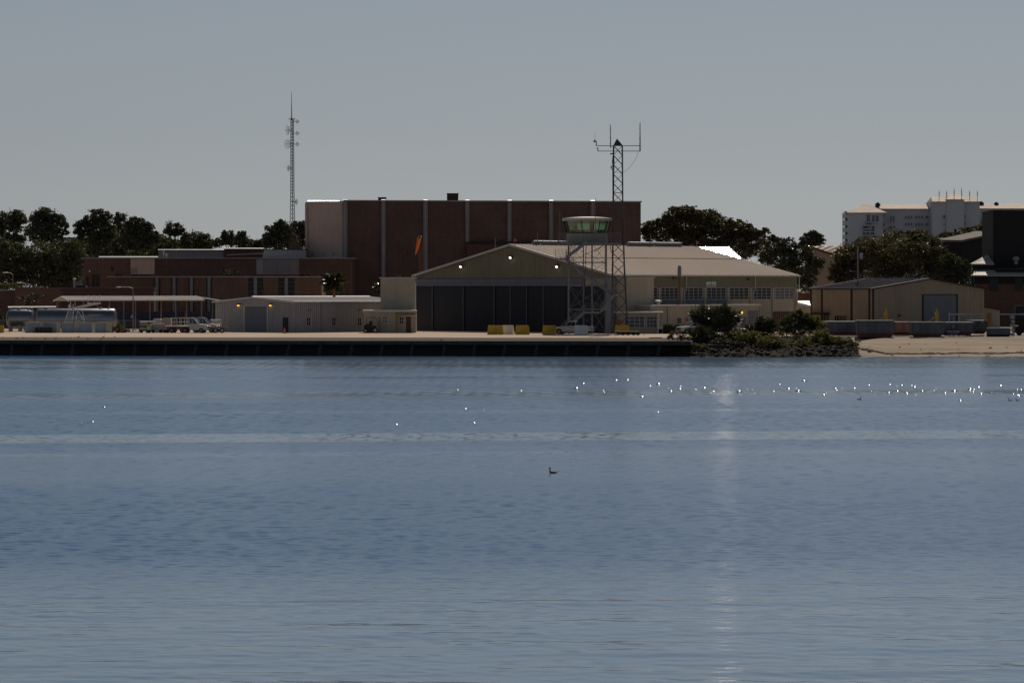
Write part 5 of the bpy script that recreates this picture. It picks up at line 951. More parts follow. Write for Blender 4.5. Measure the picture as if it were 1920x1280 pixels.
# palms
def palm(label, px, py, rpx, Y, trunk_r=.2, n=26):
    root = thing('palm_tree', label, 'palm tree', G(px, Y)); c = P(px, py, Y); r0 = rpx * Y / F
    mb = MB(); mb.path([G(px, Y, GZ - .1), (c.x + .1, Y, (GZ + c.z) / 2), (c.x, Y, c.z)], trunk_r, 8, .8); mb.build('trunk', M['bark'], root)
    vs = []; rr = np.random.default_rng(int(px))
    for k in range(12):                                 # one costapalmate frond along +x
        t = k / 11; 
        for s in (-1, 1):
            x = .35 + .5 * t; z = .32 * math.sin(t * 1.6) - .25 * t * t; ang = s * (1.35 - 1.2 * t); L = .5 * (1 - .25 * t); d = Vector((math.cos(ang), math.sin(ang), -.25 * rr.uniform(.3, 1.4))).normalized(); p = Vector((x, 0, z)); w = Vector((-d.y, d.x, 0)) * .035
            vs += [p - w, p + d * L * .6 + w * -1.2, p + d * L + Vector((0, 0, -.12)), p + w]
    for k in range(4): vs += [Vector((.2 * k, -.02, .08 * k)), Vector((.2 * k + .2, -.02, .08 * k + .06)), Vector((.2 * k + .2, .02, .08 * k + .06)), Vector((.2 * k, .02, .08 * k))]
    me = npmesh('frond', np.array([tuple(v) for v in vs]), 4, M['palm'])
    for k in range(n):
        o = link('frond', me, root); o.location = (0, 0, c.z - GZ); o.scale = (r0 * rr.uniform(.8, 1.1),) * 3; o.rotation_euler = (rr.normal() * .3, rr.uniform(-1.1, .75), 2.4 * k)
    return root
palm('cabbage palm with a round ragged crown above the grey shed roof', 625, 531, 24, 556, .22, 44); palm('partly hidden palm crown behind the cream block', 711, 541, 15, 545, .18, 26)
pt = thing('trunk_sun_patch', 'pinkish red cone standing for the sunlit palm trunk above the shed roof', 'sunlit patch', P(626, 556, 519)); mb = MB(); mb.lathe(P(626.5, 556.5, 519), [(.22, 0), (.18, .4), (.08, 1.1), (.03, 1.2)], 8); mb.build('cone_body', M['orange'], pt)  # added cone colours in the sunlit stretch of the palm trunk
# shore bushes
SB = 'bushes on the stony bank'
def bz(px, Y): return max(.2, bank_z(X(px, Y), Y)) if Y < 440 else GZ
for nm, lab, Y, bl, n, sz, mm, blade in (
 ('round_bush', 'largest dark round bush on the bank with pale glinting leaf tips', 432, [(1338, 598, 38, 24), (1320, 590, 22, 16), (1356, 592, 22, 18), (1340, 622, 36, 22)], 15000, .30, 'glossy', True),
 ('spiky_bush', 'low spiky bush with pale tips at the left foot of the largest round bush', 427, [(1320, 630, 24, 14), (1310, 622, 14, 10), (1330, 642, 24, 10)], 6500, .26, 'glossy', True),
 ('round_bush', 'medium dark green round bush standing between the two biggest bushes', 440, [(1434, 614, 18, 14), (1428, 606, 12, 10), (1444, 608, 12, 10), (1436, 624, 17, 8)], 6500, .22, 'bush', False),
 ('spiky_bush', 'wide dark bush with a spiky top at the right of the bank', 441, [(1490, 604, 22, 16), (1512, 606, 18, 14), (1495, 592, 10, 10), (1500, 620, 34, 10), (1472, 614, 10, 12)], 9500, .3, 'bush', True),
 ('yucca_bush', 'yellow green bush leaning on the right side of the wide spiky bush', 440, [(1534, 612, 14, 14), (1528, 600, 9, 8), (1540, 624, 9, 8)], 2600, .28, 'scrub', True),
 ('scrub_bush', 'olive scrub in the middle of the bank below the yellow barrels', 428, [(1390, 636, 26, 14), (1372, 632, 14, 12), (1408, 640, 20, 12), (1396, 652, 22, 6)], 5500, .2, 'scrub', False),
 ('scrub_bush', 'small glossy green plant by the yellow barrels', 440, [(1402, 618, 14, 9), (1412, 622, 10, 8)], 1800, .22, 'glossy', True),
 ('scrub_bush', 'rounded olive green bush at the right end of the bank', 427, [(1538, 636, 22, 16), (1525, 640, 16, 12), (1554, 642, 14, 10)], 5200, .2, 'scrub', False),
 ('scrub_bush', 'brownish low scrub between the middle bushes on the bank', 432, [(1468, 632, 22, 8), (1450, 634, 14, 6), (1492, 636, 18, 6)], 2200, .18, 'dry', False),
 ('scrub_bush', 'dark low plant on the stones left of the middle scrub', 424, [(1350, 652, 22, 6), (1330, 654, 16, 5)], 1600, .18, 'scrub', False),
 ('scrub_bush', 'low dark green scrub covering the stones below the wide spiky bush', 430, [(1490, 638, 30, 9), (1515, 640, 18, 8), (1460, 642, 20, 8)], 4200, .2, 'bush', False),
 ('scrub_bush', 'low dark scrub covering the stones right of the low spiky bush', 424, [(1362, 644, 26, 9), (1345, 648, 18, 8), (1420, 648, 22, 7)], 3800, .2, 'bush', False),
 ('scrub_bush', 'thin brown grass among the stones near the right end of the bank', 424, [(1580, 648, 18, 5), (1600, 646, 10, 5)], 1500, .2, 'dry', True),
 ('scrub_bush', 'wide olive scrub along the bank top between the largest and medium round bushes', 427, [(1400, 628, 24, 10), (1380, 640, 22, 9), (1425, 638, 20, 8)], 5200, .2, 'scrub', False),
 ('scrub_bush', 'green scrub in front of the medium round bush', 423.5, [(1440, 640, 24, 9), (1460, 646, 20, 7)], 3600, .18, 'scrub', False),
 ('scrub_bush', 'green scrub in front of the wide spiky bush', 423.5, [(1505, 646, 24, 8), (1525, 652, 18, 6)], 3400, .18, 'scrub', False),
 ('scrub_bush', 'low green plants on the stones just right of the quay end', 421.5, [(1306, 650, 16, 6), (1290, 655, 14, 5)], 1700, .18, 'scrub', False),
 ('scrub_bush', 'low green plants right of the rounded olive bush at the bank end', 425, [(1572, 640, 14, 8), (1590, 644, 12, 6)], 1900, .18, 'scrub', False),
 ('dead_bush', 'leafless grey brown bush growing at the end of the quay', 422, [(1270, 629, 14, 8), (1282, 634, 9, 6), (1258, 633, 7, 5)], 700, .26, 'dry', True)):
    b0 = bl[0]; tree(nm, lab, 'bush', Y, bl, int(n * 1.2), sz, mm, SB, (b0[0], .07), blade=blade, clump=.34, base=bz(b0[0], Y), seed=int(b0[0]))
# ---------------- far guyed radio mast
fm = thing('radio_mast', 'tall thin lattice radio mast with dish antennas rising behind the left pines', 'mast', G(548, 720)); Y = 720
def fl_(py): h = np.interp(py, [222, 360, 425], [2.6, 3.3, 4.6]); c = np.interp(py, [222, 425], [547.7, 548.3]); return c - h, c + h
def fc(py): l, r_ = fl_(py); a, b = X(l, Y), X(r_, Y); return [Vector((a, Y, Z(py, Y))), Vector((b, Y, Z(py, Y))), Vector(((a + b) / 2, Y + (b - a) * .85, Z(py, Y)))]
for c in range(3): mb = MB(); mb.path([fc(y)[c] for y in (222, 360, 425, 560)], .065, 5); mb.build('leg', M['steelmast'], fm)
mb = MB(); y = 222
while y < 470:
    s = 5.5 if y < 360 else 8; a, b = fc(y), fc(y + s)
    for k in range(3): mb.bar(a[k], b[(k + 1) % 3], .04); mb.bar(a[(k + 1) % 3], b[k], .04)
    y += s
mb.build('bracing', M['steelmast'], fm, kind='stuff')
mb = MB(); mb.tube(P(546.9, 226, Y), P(546.4, 172, Y), .12, .03, 6); mb.build('lightning_rod', M['steelmast'], fm)
for px, py, rx, ry, dx in ((542.5, 244.5, 3, 9, -.5), (541, 270.5, 5.5, 8.5, -.3), (542.7, 315.5, 3, 6, -.5), (554, 378.5, 2, 5.5, .6)):
    c = P(px, py, Y - .4); r_ = ry * Y / F; mb = MB(); vs = []; d = Vector((dx, -.5 if rx > 4 else -.2, 0)).normalized(); u = Vector((-d.y, d.x, 0)); n = 14
    for k, (rr, dd) in enumerate(((1, .38), (.7, .2), (.35, .06), (.02, 0))):
        for i in range(n): an = 2 * math.pi * i / n; vs.append(c + u * math.cos(an) * r_ * rr * .9 + up * math.sin(an) * r_ * rr + d * dd * r_)
    for k in range(3):
        for i in range(n): mb.bar(vs[k * n + i], vs[k * n + (i + 1) % n], .04)
    for i in range(0, n, 1): mb.bar(vs[i], vs[2 * n + i], .03)
    mb.bar(c, c + d * r_ * 1.0, .1); mb.bar(c, P(547.7, py, Y), .12); mb.build('dish', M['steelmast'], fm)
for y in (228, 250, 270.5):
    mb = MB(); mb.bar(P(550, y, Y), P(561, y, Y), .08); mb.bar(P(549, y, Y), P(551, y, Y), .2)
    mb.path([P(554.5, y, Y), P(557, y - 3.5, Y), P(560.5, y, Y), P(557, y + 3.5, Y), P(554.5, y, Y)], .06, 5); mb.build('dipole', M['steelmast'], fm)
mb = MB()
for x in (542, 553): mb.bar(P(x, 221, Y), P(x, 225, Y), .1)
mb.bar(P(542, 223.5, Y), P(553, 223.5, Y), .07); mb.build('whip_pair', M['steelmast'], fm)
# ================================================================== things on the apron and shore
# concrete barriers
def barrier_mesh(w=2.05, h=1.38):
    mb = MB(); prof = [(-.42, 0), (.42, 0), (.42, .12), (.26, .45), (.14, h), (-.14, h), (-.26, .45), (-.42, .12)]
    vs = [(-(w / 2) * (1 - .1 * z / h), y, z) for y, z in prof] + [((w / 2) * (1 - .1 * z / h), y, z) for y, z in prof]; n = 8
    mb.add(vs, [tuple(reversed(range(n))), tuple(range(n, 2 * n))] + [(i, n + i, n + (i + 1) % n, (i + 1) % n) for i in range(n)]); return mb
BGp = 'concrete barriers along the apron'
bsrc = {}
for lab, p0, p1, col, Y, rz in (('yellow concrete barrier with rust streaks standing left of a white one', 914, 944, 'yellow', 479.5, .1), ('white concrete barrier touching the leftmost yellow barrier', 943, 963, 'white', 481, -.5), ('yellow concrete barrier standing alone between the white barrier and the pickup', 966, 993, 'yellow', 479.5, 0), ('yellow concrete barrier in front of the pickup bonnet', 1016.5, 1043.5, 'yellow', 479.5, 0), ('white concrete barrier in front of the pickup bed', 1076.5, 1103, 'white', 479.5, 0), ('yellow concrete barrier behind the dark float by the lattice mast', 1152, 1180, 'yellow', 480.5, 0)):
    t = thing('concrete_barrier', lab, 'barrier', (0, 0, 0), BGp); w = (p1 - p0) * Y / F; mb = barrier_mesh(w / (abs(math.cos(rz))), 1.32); mb.build('block', M[col], t)
    for s in (-.2, .2): mb = MB(); mb.ball((s * w, -.2, .52), .06, .05, .06, 6, 4); mb.path([(s * w, -.2, .56), (s * w, -.28, .48), (s * w + .1, -.26, .42)], .025, 4); mb.build('lifting_loop', M['conc'], t)
    if p0 in (914, 1016.5): mb = MB(); mb.box(w * .1, w * .22, -.165, -.14, .95, 1.2); mb.build('marker_plate', M['white'], t)
    place(t, G((p0 + p1) / 2, Y, GZ + .026), rz)
# wheels and trucks; models face +x
def wheel(parent, x, y, r=.38, w=.24):
    mb = MB(); s = 1 if y > 0 else -1; mb.lathe((x, y - w / 2, r), [(r * .6, 0), (r * .93, .005), (r, .04), (r, w - .04), (r * .93, w - .005), (r * .6, w)], 16, 'y'); wh_ = mb.build('wheel', M['black'], parent)
    mb = MB(); mb.lathe((x, y - w / 2 - .012, r), [(.05, 0), (r * .55, .01), (r * .58, .03), (r * .58, w - .005), (r * .55, w + .016), (.05, w + .02)], 12, 'y'); mb.build('rim', M['steel'], wh_)
def pickup(label, col, name='pickup_truck', cab='crew', bed=True):
    t = thing(name, label, 'pickup truck'); W = .98; mb = MB()
    side = [(2.75, .42), (2.85, .6), (2.82, .95), (2.68, 1.1), (1.35, 1.2), (1.2, 1.22), (-.55, 1.22), (-.7, 1.24), (-2.8, 1.24), (-2.86, 1.1), (-2.86, .55), (-2.2, .45), (-1.35, .42), (1.4, .42)]
    mb.prism([(x, -W, z) for x, z in side], (0, 2 * W, 0)); b = mb.build('body', M[col], t)
    wb, wt = W - .04, W - .24; lo_ = [(1.32, 1.2), (-.62, 1.22)]; hi = [(.45, 1.9), (-.45, 1.92)]
    mb = MB(); v = [(1.32, -wb, 1.2), (-.62, -wb, 1.22), (-.62, wb, 1.22), (1.32, wb, 1.2), (.42, -wt, 1.88), (-.46, -wt, 1.9), (-.46, wt, 1.9), (.42, wt, 1.88)]
    mb.add(v, [(0, 1, 5, 4), (1, 2, 6, 5), (2, 3, 7, 6), (3, 0, 4, 7), (4, 5, 6, 7)]); mb.add([(.42, -wt, 1.88), (-.46, -wt, 1.9), (-.46, wt, 1.9), (.42, wt, 1.88), (.36, -wt + .05, 1.95), (-.42, -wt + .05, 1.96), (-.42, wt - .05, 1.96), (.36, wt - .05, 1.95)], [(0, 1, 5, 4), (1, 2, 6, 5), (2, 3, 7, 6), (3, 0, 4, 7), (4, 5, 6, 7)]); mb.build('cab', M[col], t)
    def win(p, nm='side_window'): return MB().quad(*p).build(nm, M['glass'], t)
    def lerp2(u0, u1, k0, k1, s):                     # side window between bottom fraction k0 and top k1
        B = lambda u: Vector((1.32 + (-.62 - 1.32) * u, s * wb, 1.21)); T = lambda u: Vector((.42 + (-.46 - .42) * u, s * wt, 1.89)); o = Vector((0, s * .012, 0))
        return [B(u0).lerp(T(u0), k0) + o, B(u1).lerp(T(u1), k0) + o, B(u1).lerp(T(u1), k1) + o, B(u0).lerp(T(u0), k1) + o]
    for s in (-1, 1): win(lerp2(.12, .5, .08, .9, s)); win(lerp2(.54, .93, .08, .9, s))
    win([(1.27, -wb + .08, 1.24), (1.27, wb - .08, 1.24), (.5, wt - .04, 1.85), (.5, -wt + .04, 1.85)], 'windscreen'); win([(-.64, -wb + .12, 1.28), (-.64, wb - .12, 1.28), (-.485, wt - .06, 1.84), (-.485, -wt + .06, 1.84)], 'rear_window')
    for x in (1.95, -1.85):
        for s in (-1, 1):
            mb = MB(); mb.lathe((x, s * W - .02, .42), [(.46, -.005), (.46, .045)], 14, 'y'); mb.build('wheel_arch', M['dark'], t); wheel(t, x, s * (W - .1) , .39, .27)
    for s in (-1, 1):
        mb = MB(); mb.box(2.72, 2.84, s * .78 - .17, s * .78 + .17, .82, 1.0); mb.build('headlight', M['paleglass'], t); mb = MB(); mb.box(-2.89, -2.8, s * .9 - .07, s * .9 + .07, .78, 1.12); mb.build('tail_light', M['red'], t)
        mb = MB(); mb.box(.98, 1.14, s * 1.12 - .09, s * 1.12 + .09, 1.22, 1.42); mb.build('mirror', M['black'], t)
        for x in (.25, -.5): mb = MB(); mb.box(x - .1, x + .1, s * (W + .015) - .015, s * (W + .015) + .015, 1.05, 1.1); mb.build('door_handle', M['black'], t)
        for x in (1.22, .32, -.58): mb = MB(); mb.box(x - .012, x + .012, s * W - .006, s * W + .006, .5, 1.2); mb.build('door_gap', M['dark'], t)
    mb = MB(); mb.box(2.82, 2.96, -.92, .92, .42, .68); mb.build('bumper', M['steel'], t); mb = MB(); mb.box(-2.98, -2.865, -.9, .9, .45, .66); mb.build('bumper', M['steel'], t); mb = MB(); mb.box(2.75, 2.87, -.55, .55, .7, .98); mb.build('grille', M['dark'], t)
    if bed: mb = MB(); mb.box(-2.74, -.8, -.84, .84, 1.18, 1.245); mb.build('bed_liner', M['dark'], t)
    return t
pk = pickup('white crew cab pickup parked behind two barriers before the hangar doors', 'truckwhite'); place(pk, G(1075, 482.4, GZ + .026), R(180 - 14), .97)
w4 = pickup('white pickup nose half hidden behind the largest bush by the annex', 'truckwhite'); place(w4, G(1303, 488), R(205), .95)
# utility flatbed trucks
def flatbed(label):
    t = thing('flatbed_truck', label, 'truck'); mb = MB(); W = .95
    side = [(2.3, .45), (2.36, .95), (2.2, 1.18), (.95, 1.32), (.75, 1.34), (-.35, 1.34), (-.35, .45), (1.0, .42)]; mb.prism([(x, -W, z) for x, z in side], (0, 2 * W, 0)); mb.build('body', M['truckwhite'], t)
    mb = MB(); wt = W - .14; B = [(.95, 1.33), (-.33, 1.33)]; T = [(.3, 2.14), (-.3, 2.14)]
    for s in (-1, 1):
        for (bx0, tx0) in (((.95, 1.33), (.3, 2.14)), ((.1, 1.33), (.05, 2.14)), ((-.3, 1.33), (-.3, 2.14))): mb.bar((bx0[0], s * (W - .04), bx0[1]), (tx0[0], s * wt, tx0[1]), .09)
    mb.box(-.36, .36, -wt - .05, wt + .05, 2.14, 2.24); mb.build('cab_frame', M['truckwhite'], t)
    for s in (-1, 1):
        MB().quad((.88, s * (W - .05), 1.36), (.14, s * (W - .05), 1.36), (.1, s * (wt + .01), 2.12), (.3, s * (wt + .01), 2.12)).build('side_window', M['blueglass'], t); MB().quad((.06, s * (W - .05), 1.36), (-.28, s * (W - .05), 1.36), (-.28, s * (wt + .01), 2.12), (.02, s * (wt + .01), 2.12)).build('side_window', M['glass'], t)
    MB().quad((.93, -W + .1, 1.36), (.93, W - .1, 1.36), (.32, wt - .04, 2.12), (.32, -wt + .04, 2.12)).build('windscreen', M['blueglass'], t); MB().quad((-.33, -W + .1, 1.36), (-.33, W - .1, 1.36), (-.33, wt - .04, 2.12), (-.33, -wt + .04, 2.12)).build('rear_window', M['glass'], t)
    mb = MB(); mb.box(-4.0, -.4, -1.0, 1.0, .92, 1.06); mb.build('flatbed', M['offwhite'], t)
    mb = MB()
    for s in (-1, 1):
        for h_ in (1.6, 2.2): mb.bar((-3.1, s * .95, h_), (-.5, s * .95, h_), .07)
        for x in (-3.1, -2.2, -.5): mb.bar((x, s * .95, 1.06), (x, s * .95, 2.23), .07)
    mb.bar((-3.1, -.95, 2.2), (-3.1, .95, 2.2), .07); mb.build('rail', M['offwhite'], t)
    mb = MB(); mb.box(-3.8, -.5, -.5, .5, .5, .9); mb.build('chassis', M['rust'], t)
    for x in (1.45, -1.0, -3.0):
        for s in (-1, 1): wheel(t, x, s * .86, .38, .24)
    for s in (-1, 1): mb = MB(); mb.ball((2.34, s * .7, .95), .05, .14, .12, 8, 5); mb.build('headlight', M['paleglass'], t)
    mb = MB(); mb.box(2.32, 2.46, -.9, .9, .45, .62); mb.build('bumper', M['steel'], t); mb = MB(); mb.box(2.3, 2.375, -.5, .5, .68, .92); mb.build('grille', M['dark'], t); return t
f1 = flatbed('white flatbed truck with a railed deck parked nose right by the grey shed'); f2 = copy_tree(f1); f2['label'] = 'second white truck nose showing just right of the railed flatbed truck'
place(f1, G(362, 498, GZ + .026), R(-8), 1.0); place(f2, G(381, 501.5, GZ + .026), R(-8), 1.0); f1['group'] = f2['group'] = 'white trucks left of the grey shed'
mst = MB(); mst.tube(G(347, 505), P(347, 585, 505), .04, .03, 6); o = mst.build('whip_pole', M['steel']); tag(o, 'thin upright pole behind the railed flatbed truck', 'pole')
# trailers, tug, crates, bins left of the shed
tl = thing('cart_trailer', 'small flat cart on two wheels right of the white trucks', 'trailer', G(412, 499)); Y = 499
mb = MB(); mb.box(X(400, Y), X(426, Y), Y - .8, Y + .8, Z(614, Y), Z(612, Y)); mb.build('deck', M['rust'], tl)
for p in (405, 417):
    mb = MB(); mb.lathe((X(p, Y), Y - .85, GZ + .38), [(.2, 0), (.36, .01), (.38, .05), (.38, .2), (.2, .24)], 14, 'y'); w_ = mb.build('wheel', M['black'], tl); mb = MB(); mb.lathe((X(p, Y), Y - .87, GZ + .38), [(.03, 0), (.2, .02), (.2, .1)], 10, 'y'); mb.build('rim', M['offwhite'], w_)
mb = MB(); mb.bar(P(401, 614, Y), P(401, 621, Y), .1); mb.bar(P(422, 614, Y), P(428, 614.5, Y), .08); mb.build('tow_bar', M['steel'], tl)
bo = thing('covered_boat', 'small white covered boat on a trailer behind the white trucks', 'boat', G(402, 506)); Y = 506
mb = MB(); mb.prism([P(391, 608, Y), P(395, 611, Y), P(413, 611, Y), P(413, 603, Y), P(398, 602, Y)], (0, 1.8, 0)); mb.build('hull', M['white'], bo); mb = MB(); mb.box(X(394, Y), X(413, Y), Y - .05, Y + 1.8, Z(601, Y), Z(599, Y)); mb.build('top', M['white'], bo); mb = MB(); mb.prism([P(392, 606, Y - .03), P(413, 604.5, Y - .03), P(413, 603.4, Y - .03), P(394, 604.6, Y - .03)], (0, .025, 0)); mb.build('stripe', M['hullred'], bo)
for p in (397, 410): mb = MB(); mb.bar(P(p, 601, Y + .5), P(p, 604, Y + .5), .08); mb.build('top_post', M['steel'], bo)
mb = MB(); mb.box(X(396, Y), X(412, Y), Y + .4, Y + 1.3, GZ, Z(611, Y) - .01); mb.build('trailer_frame', M['dark'], bo)
cr = 'equipment parked left of the flatbed truck'
def cart(lab, p0, p1, y0, y1, Y, mm, lid=None, wheels=True, cat='cart', nm='equipment_cart'):
    t = thing(nm, lab, cat, G((p0 + p1) / 2, Y), cr); zb = Z(y1, Y); mb = MB(); a, b, zt = X(p0, Y), X(p1, Y), Z(y0, Y); mb.prism([(a, Y, zb), (b, Y, zb), (b, Y, zt - .12), (b - .12, Y, zt), (a + .12, Y, zt), (a, Y, zt - .12)], (0, 1.4, 0)); mb.build('box_body', M[mm], t)
    if lid: mb = MB(); mb.box(a - .05, b + .05, Y - .06, Y + 1.46, zt + .003, zt + .14); mb.build('lid', M[lid], t)
    mb = MB(); mb.box(a + .1, b - .1, Y - .03, Y - .003, zb + (zt - zb) * .25, zb + (zt - zb) * .75); mb.build('side_panel', M['shed' if mm != 'shed' else 'conc'], t)
    if wheels:
        for x in (a + .3, b - .3): mb = MB(); mb.lathe((x, Y - .05, GZ + .26), [(.1, 0), (.24, .01), (.26, .04), (.26, .16), (.1, .2)], 12, 'y'); mb.build('wheel', M['black'], t)
    return t
cart('grey towed generator with a pale panel right of the green cart', 283, 305, 608, 621, 498.5, 'shed', 'binside'); cart('green cart with dark wheels left of the towed generator', 275, 284, 609, 621, 497.5, 'green')
cart('dark tug tractor with a pale roof left of the green cart', 261, 280, 611, 621, 499, 'dark'); cart('faded pink and grey machine right of the towed generator', 305.5, 318, 610, 622, 498.5, 'pink'); cart('tan crate, left of two stacked high behind the generator', 287, 302, 597.5, 624, 503, 'binside', None, False, 'crate', 'tall_crate'); cart('pale tan crate, right of two standing behind the generator', 303, 321, 596.5, 624, 504, 'cream', None, False, 'crate', 'tall_crate')
rc = thing('tug_canopy', 'pale roofed cab canopy standing behind the dark tug tractor', 'canopy', G(277, 502)); Y = 502; mb = MB(); mb.box(X(262, Y), X(293, Y), Y, Y + 1.6, Z(603.5, Y), Z(602, Y)); mb.build('roof', M['coping'], rc); mb = MB(); mb.box(X(262, Y) + .02, X(275, Y), Y + .05, Y + 1.5, Z(610, Y), Z(603.6, Y)); mb.build('cab', M['cream'], rc)
for p in (263, 278, 292): mb = MB(); mb.bar(G(p, Y + .3), P(p, 603.6, Y + .3), .08); mb.build('post', M['steel'], rc)
# storage bins
BNp = 'pale storage bins in a row by the fence'
for lab, p0, p1, p2, Y in (('longest pale blue storage bin, leftmost of the row, with a dark crate before it', 47, 106, 112.5, 499.5), ('pale blue storage bin directly right of the longest bin', 115, 140, 145.5, 499.5), ('pale blue storage bin third from the left of the row', 146.5, 171.5, 177, 499.5), ('storage bin at the right end of the row with a yellowish end', 178, 198, 208.5, 499.5)):
    t = thing('storage_bin', lab, 'storage bin', G((p0 + p1) / 2, Y), BNp); zt = Z(605.5, Y); a, b, c = X(p0, Y), X(p1, Y), X(p2, Y); dy = (c - b) * 1.1
    mb = MB(); mb.prism([(a, Y, GZ + .03), (b, Y, GZ + .03), (c, Y + dy, GZ + .03), (a + (c - b), Y + dy, GZ + .03)], (0, 0, zt - GZ)); mb.build('shell', M['bin'], t)
    mb = MB(); mb.prism([(b + .012, Y - .008, GZ + .03), (c + .012, Y + dy - .008, GZ + .03), (c + .03, Y + dy - .008, GZ + .03), (b + .03, Y - .008, GZ + .03)], (0, 0, zt - GZ - .02)); mb.build('end_panel', M['binside'], t)  # cream end and blue front put sunlit and shaded faces into the colours
    mb = MB(); mb.prism([(a - .05, Y - .06, zt + .033), (b + .06, Y - .06, zt + .033), (c + .06, Y + dy, zt + .033), (a + (c - b), Y + dy, zt + .033)], (0, 0, .1)); mb.build('lid', M['binside'], t)
    if p0 == 47: mb = MB(); mb.box(X(76, Y), X(81, Y), Y - .05, Y - .003, Z(611, Y), Z(606, Y)); mb.build('label_plate', M['white'], t); mb = MB(); mb.box(X(78.5, Y), X(80, Y), Y - .07, Y - .051, GZ + .05, Z(606, Y)); mb.build('joint_strip', M['binside'], t)
dk = thing('dark_crate', 'low black crate standing before the longest pale bin', 'crate', G(82, 497.5)); Y = 497.5; mb = MB(); mb.box(X(66, Y), X(98, Y), Y, Y + 1.1, GZ + .1, Z(613, Y)); mb.build('crate_body', M['dark'], dk)
for k in range(5): mb = MB(); x = X(66 + 8 * k, Y); mb.box(x - .04, x + .04, Y - .05, Y - .003, GZ + .1, Z(613, Y)); mb.build('batten', M['darksteel'], dk)
mb = MB(); mb.box(X(67, Y), X(71, Y), Y + .1, Y + 1, GZ + .026, GZ + .098); mb.box(X(93, Y), X(97, Y), Y + .1, Y + 1, GZ + .026, GZ + .098); mb.build('runner', M['wood'], dk)
yb = thing('yellow_block', 'yellow concrete block cut by the left edge of the photo', 'barrier', G(2, 499)); mb = barrier_mesh(1.7, 1.1); mb.v = [(v[0] + X(-3, 499), v[1] + 499, v[2] + GZ + .026) for v in mb.v]; mb.build('block', M['yellow'], yb)
# big horizontal tank and its smaller neighbour
def tank(lab, p0, p1, yt, yb_, Y, cl=.6):
    t = thing('storage_tank', lab, 'tank', G((p0 + p1) / 2, Y + 2), 'silver tanks behind the fence'); r_ = (yb_ - yt) * Y / F / 2; c = Z((yt + yb_) / 2, Y); a, b = X(p0, Y), X(p1, Y)
    mb = MB(); mb.lathe((a, Y + r_, c), [(.05, 0), (r_ * .6, .05), (r_ * .94, .25), (r_, .55), (r_, b - a - .55), (r_ * .94, b - a - .25), (r_ * .6, b - a - .05), (.05, b - a)], 40, 'x'); mb.build('shell', M['tank'], t, smooth=True)
    for k in range(3): x = a + (b - a) * (.15 + .35 * k); mb = MB(); mb.box(x - .2, x + .2, Y + r_ * .3, Y + r_ * 1.7, GZ, c - r_ * .75); mb.build('saddle', M['conc'], t)
    for k in (.12, .46, .8, .9): x = a + (b - a) * k; mb = MB(); mb.lathe((x, Y + r_, c + r_ - .03), [(.16, 0), (.16, .12), (.24, .13), (.24, .2), (.05, .24)], 10); mb.build('hatch', M['darksteel'], t)
    for k in range(1, 6): x = a + (b - a) * k / 6; mb = MB(); mb.lathe((x - .03, Y + r_, c), [(r_ + .012, 0), (r_ + .012, .06)], 40, 'x'); mb.build('band', M['tank'], t)
    return t
tank('long silver horizontal tank blazing with sun along its top', 65, 217, 578.5, 617, 507); tank('shorter silver tank left of the long one, partly behind the small tree', 10, 62, 580, 614, 515)
ts = thing('tank_shelter_roof', 'thin flat bright edged roof strip over the left tank', 'canopy', G(60, 522)); Y = 522; mb = MB(); mb.prism([P(15, 575.6, Y), P(105, 575.2, Y), P(105, 573.8, Y + 3), P(15, 574.2, Y + 3)], (0, 0, -.1)); mb.build('roof', M['coping'], ts)
for p in (17, 46, 75, 103): mb = MB(); mb.bar(G(p, Y + 1), P(p, 575.6, Y + 1), .1); mb.build('post', M['darksteel'], ts)
# white access platform
ap_ = thing('access_platform', 'white steel maintenance stairs with a raised cantilever walkway before the long tank', 'access stand', G(152, 503.5)); Y = 503.5
def wp(px, py, d=0): return P(px, py, Y + d)
for d in (0, 1.2):
    mb = MB(); mb.bar(wp(121, 605, d), wp(131, 574, d), .09); mb.bar(wp(135, 605, d), wp(139, 577, d), .09); mb.bar(wp(142, 602, d), wp(146, 578, d), .08); mb.bar(wp(147, 584, d), wp(157, 601, d), .08); mb.bar(wp(158, 600, d), wp(154, 580, d), .08); mb.bar(wp(142, 601, d), wp(162, 604, d), .08); mb.bar(wp(142, 601, d), G(142, Y + d), .08); mb.bar(wp(158, 600, d), G(160, Y + d), .08); mb.bar(wp(121, 605, d), G(118, Y + d), .08); mb.bar(wp(135, 605, d), G(136, Y + d), .08); mb.build('leg_frame', M['white'], ap_)
mb = MB()
for k in range(6): y = 582 + 4.2 * k; f = (605 - y) / 31; mb.bar(wp(121 + 10 * f + 1, y), wp(121 + 10 * f + 1, y, 1.2), .06); mb.bar(wp(122 + 10 * f, y), wp(136 + 3 * f, y), .07)
mb.build('tread', M['white'], ap_)
mb = MB(); mb.prism([wp(133, 578.5), wp(153, 577), wp(187.5, 569.5), wp(187.5, 568), wp(164, 569.5), wp(133, 577)], (0, 1.2, 0)); mb.build('walkway', M['offwhite'], ap_)
mb = MB()
for d in (0, 1.2):
    mb.bar(wp(164, 563, d), wp(187, 563, d), .06); mb.bar(wp(164, 568.5, d), wp(187, 568.5, d), .14)
    for p in (165, 177, 187): mb.bar(wp(p, 569, d), wp(p, 553, d), .07)
    mb.bar(wp(165, 557, d), wp(187, 557, d), .06)
    mb.path([wp(130, 578, d), wp(128, 573, d), wp(131, 570.5, d), wp(133, 574, d)], .05, 5); mb.path([wp(138, 577, d), wp(136.5, 572, d), wp(139, 570.5, d)], .05, 5)
    mb.bar(wp(141, 577, d), wp(141, 562, d), .05); mb.bar(wp(132, 577, d), wp(132, 564, d), .05)
mb.build('guard_rail', M['white'], ap_)
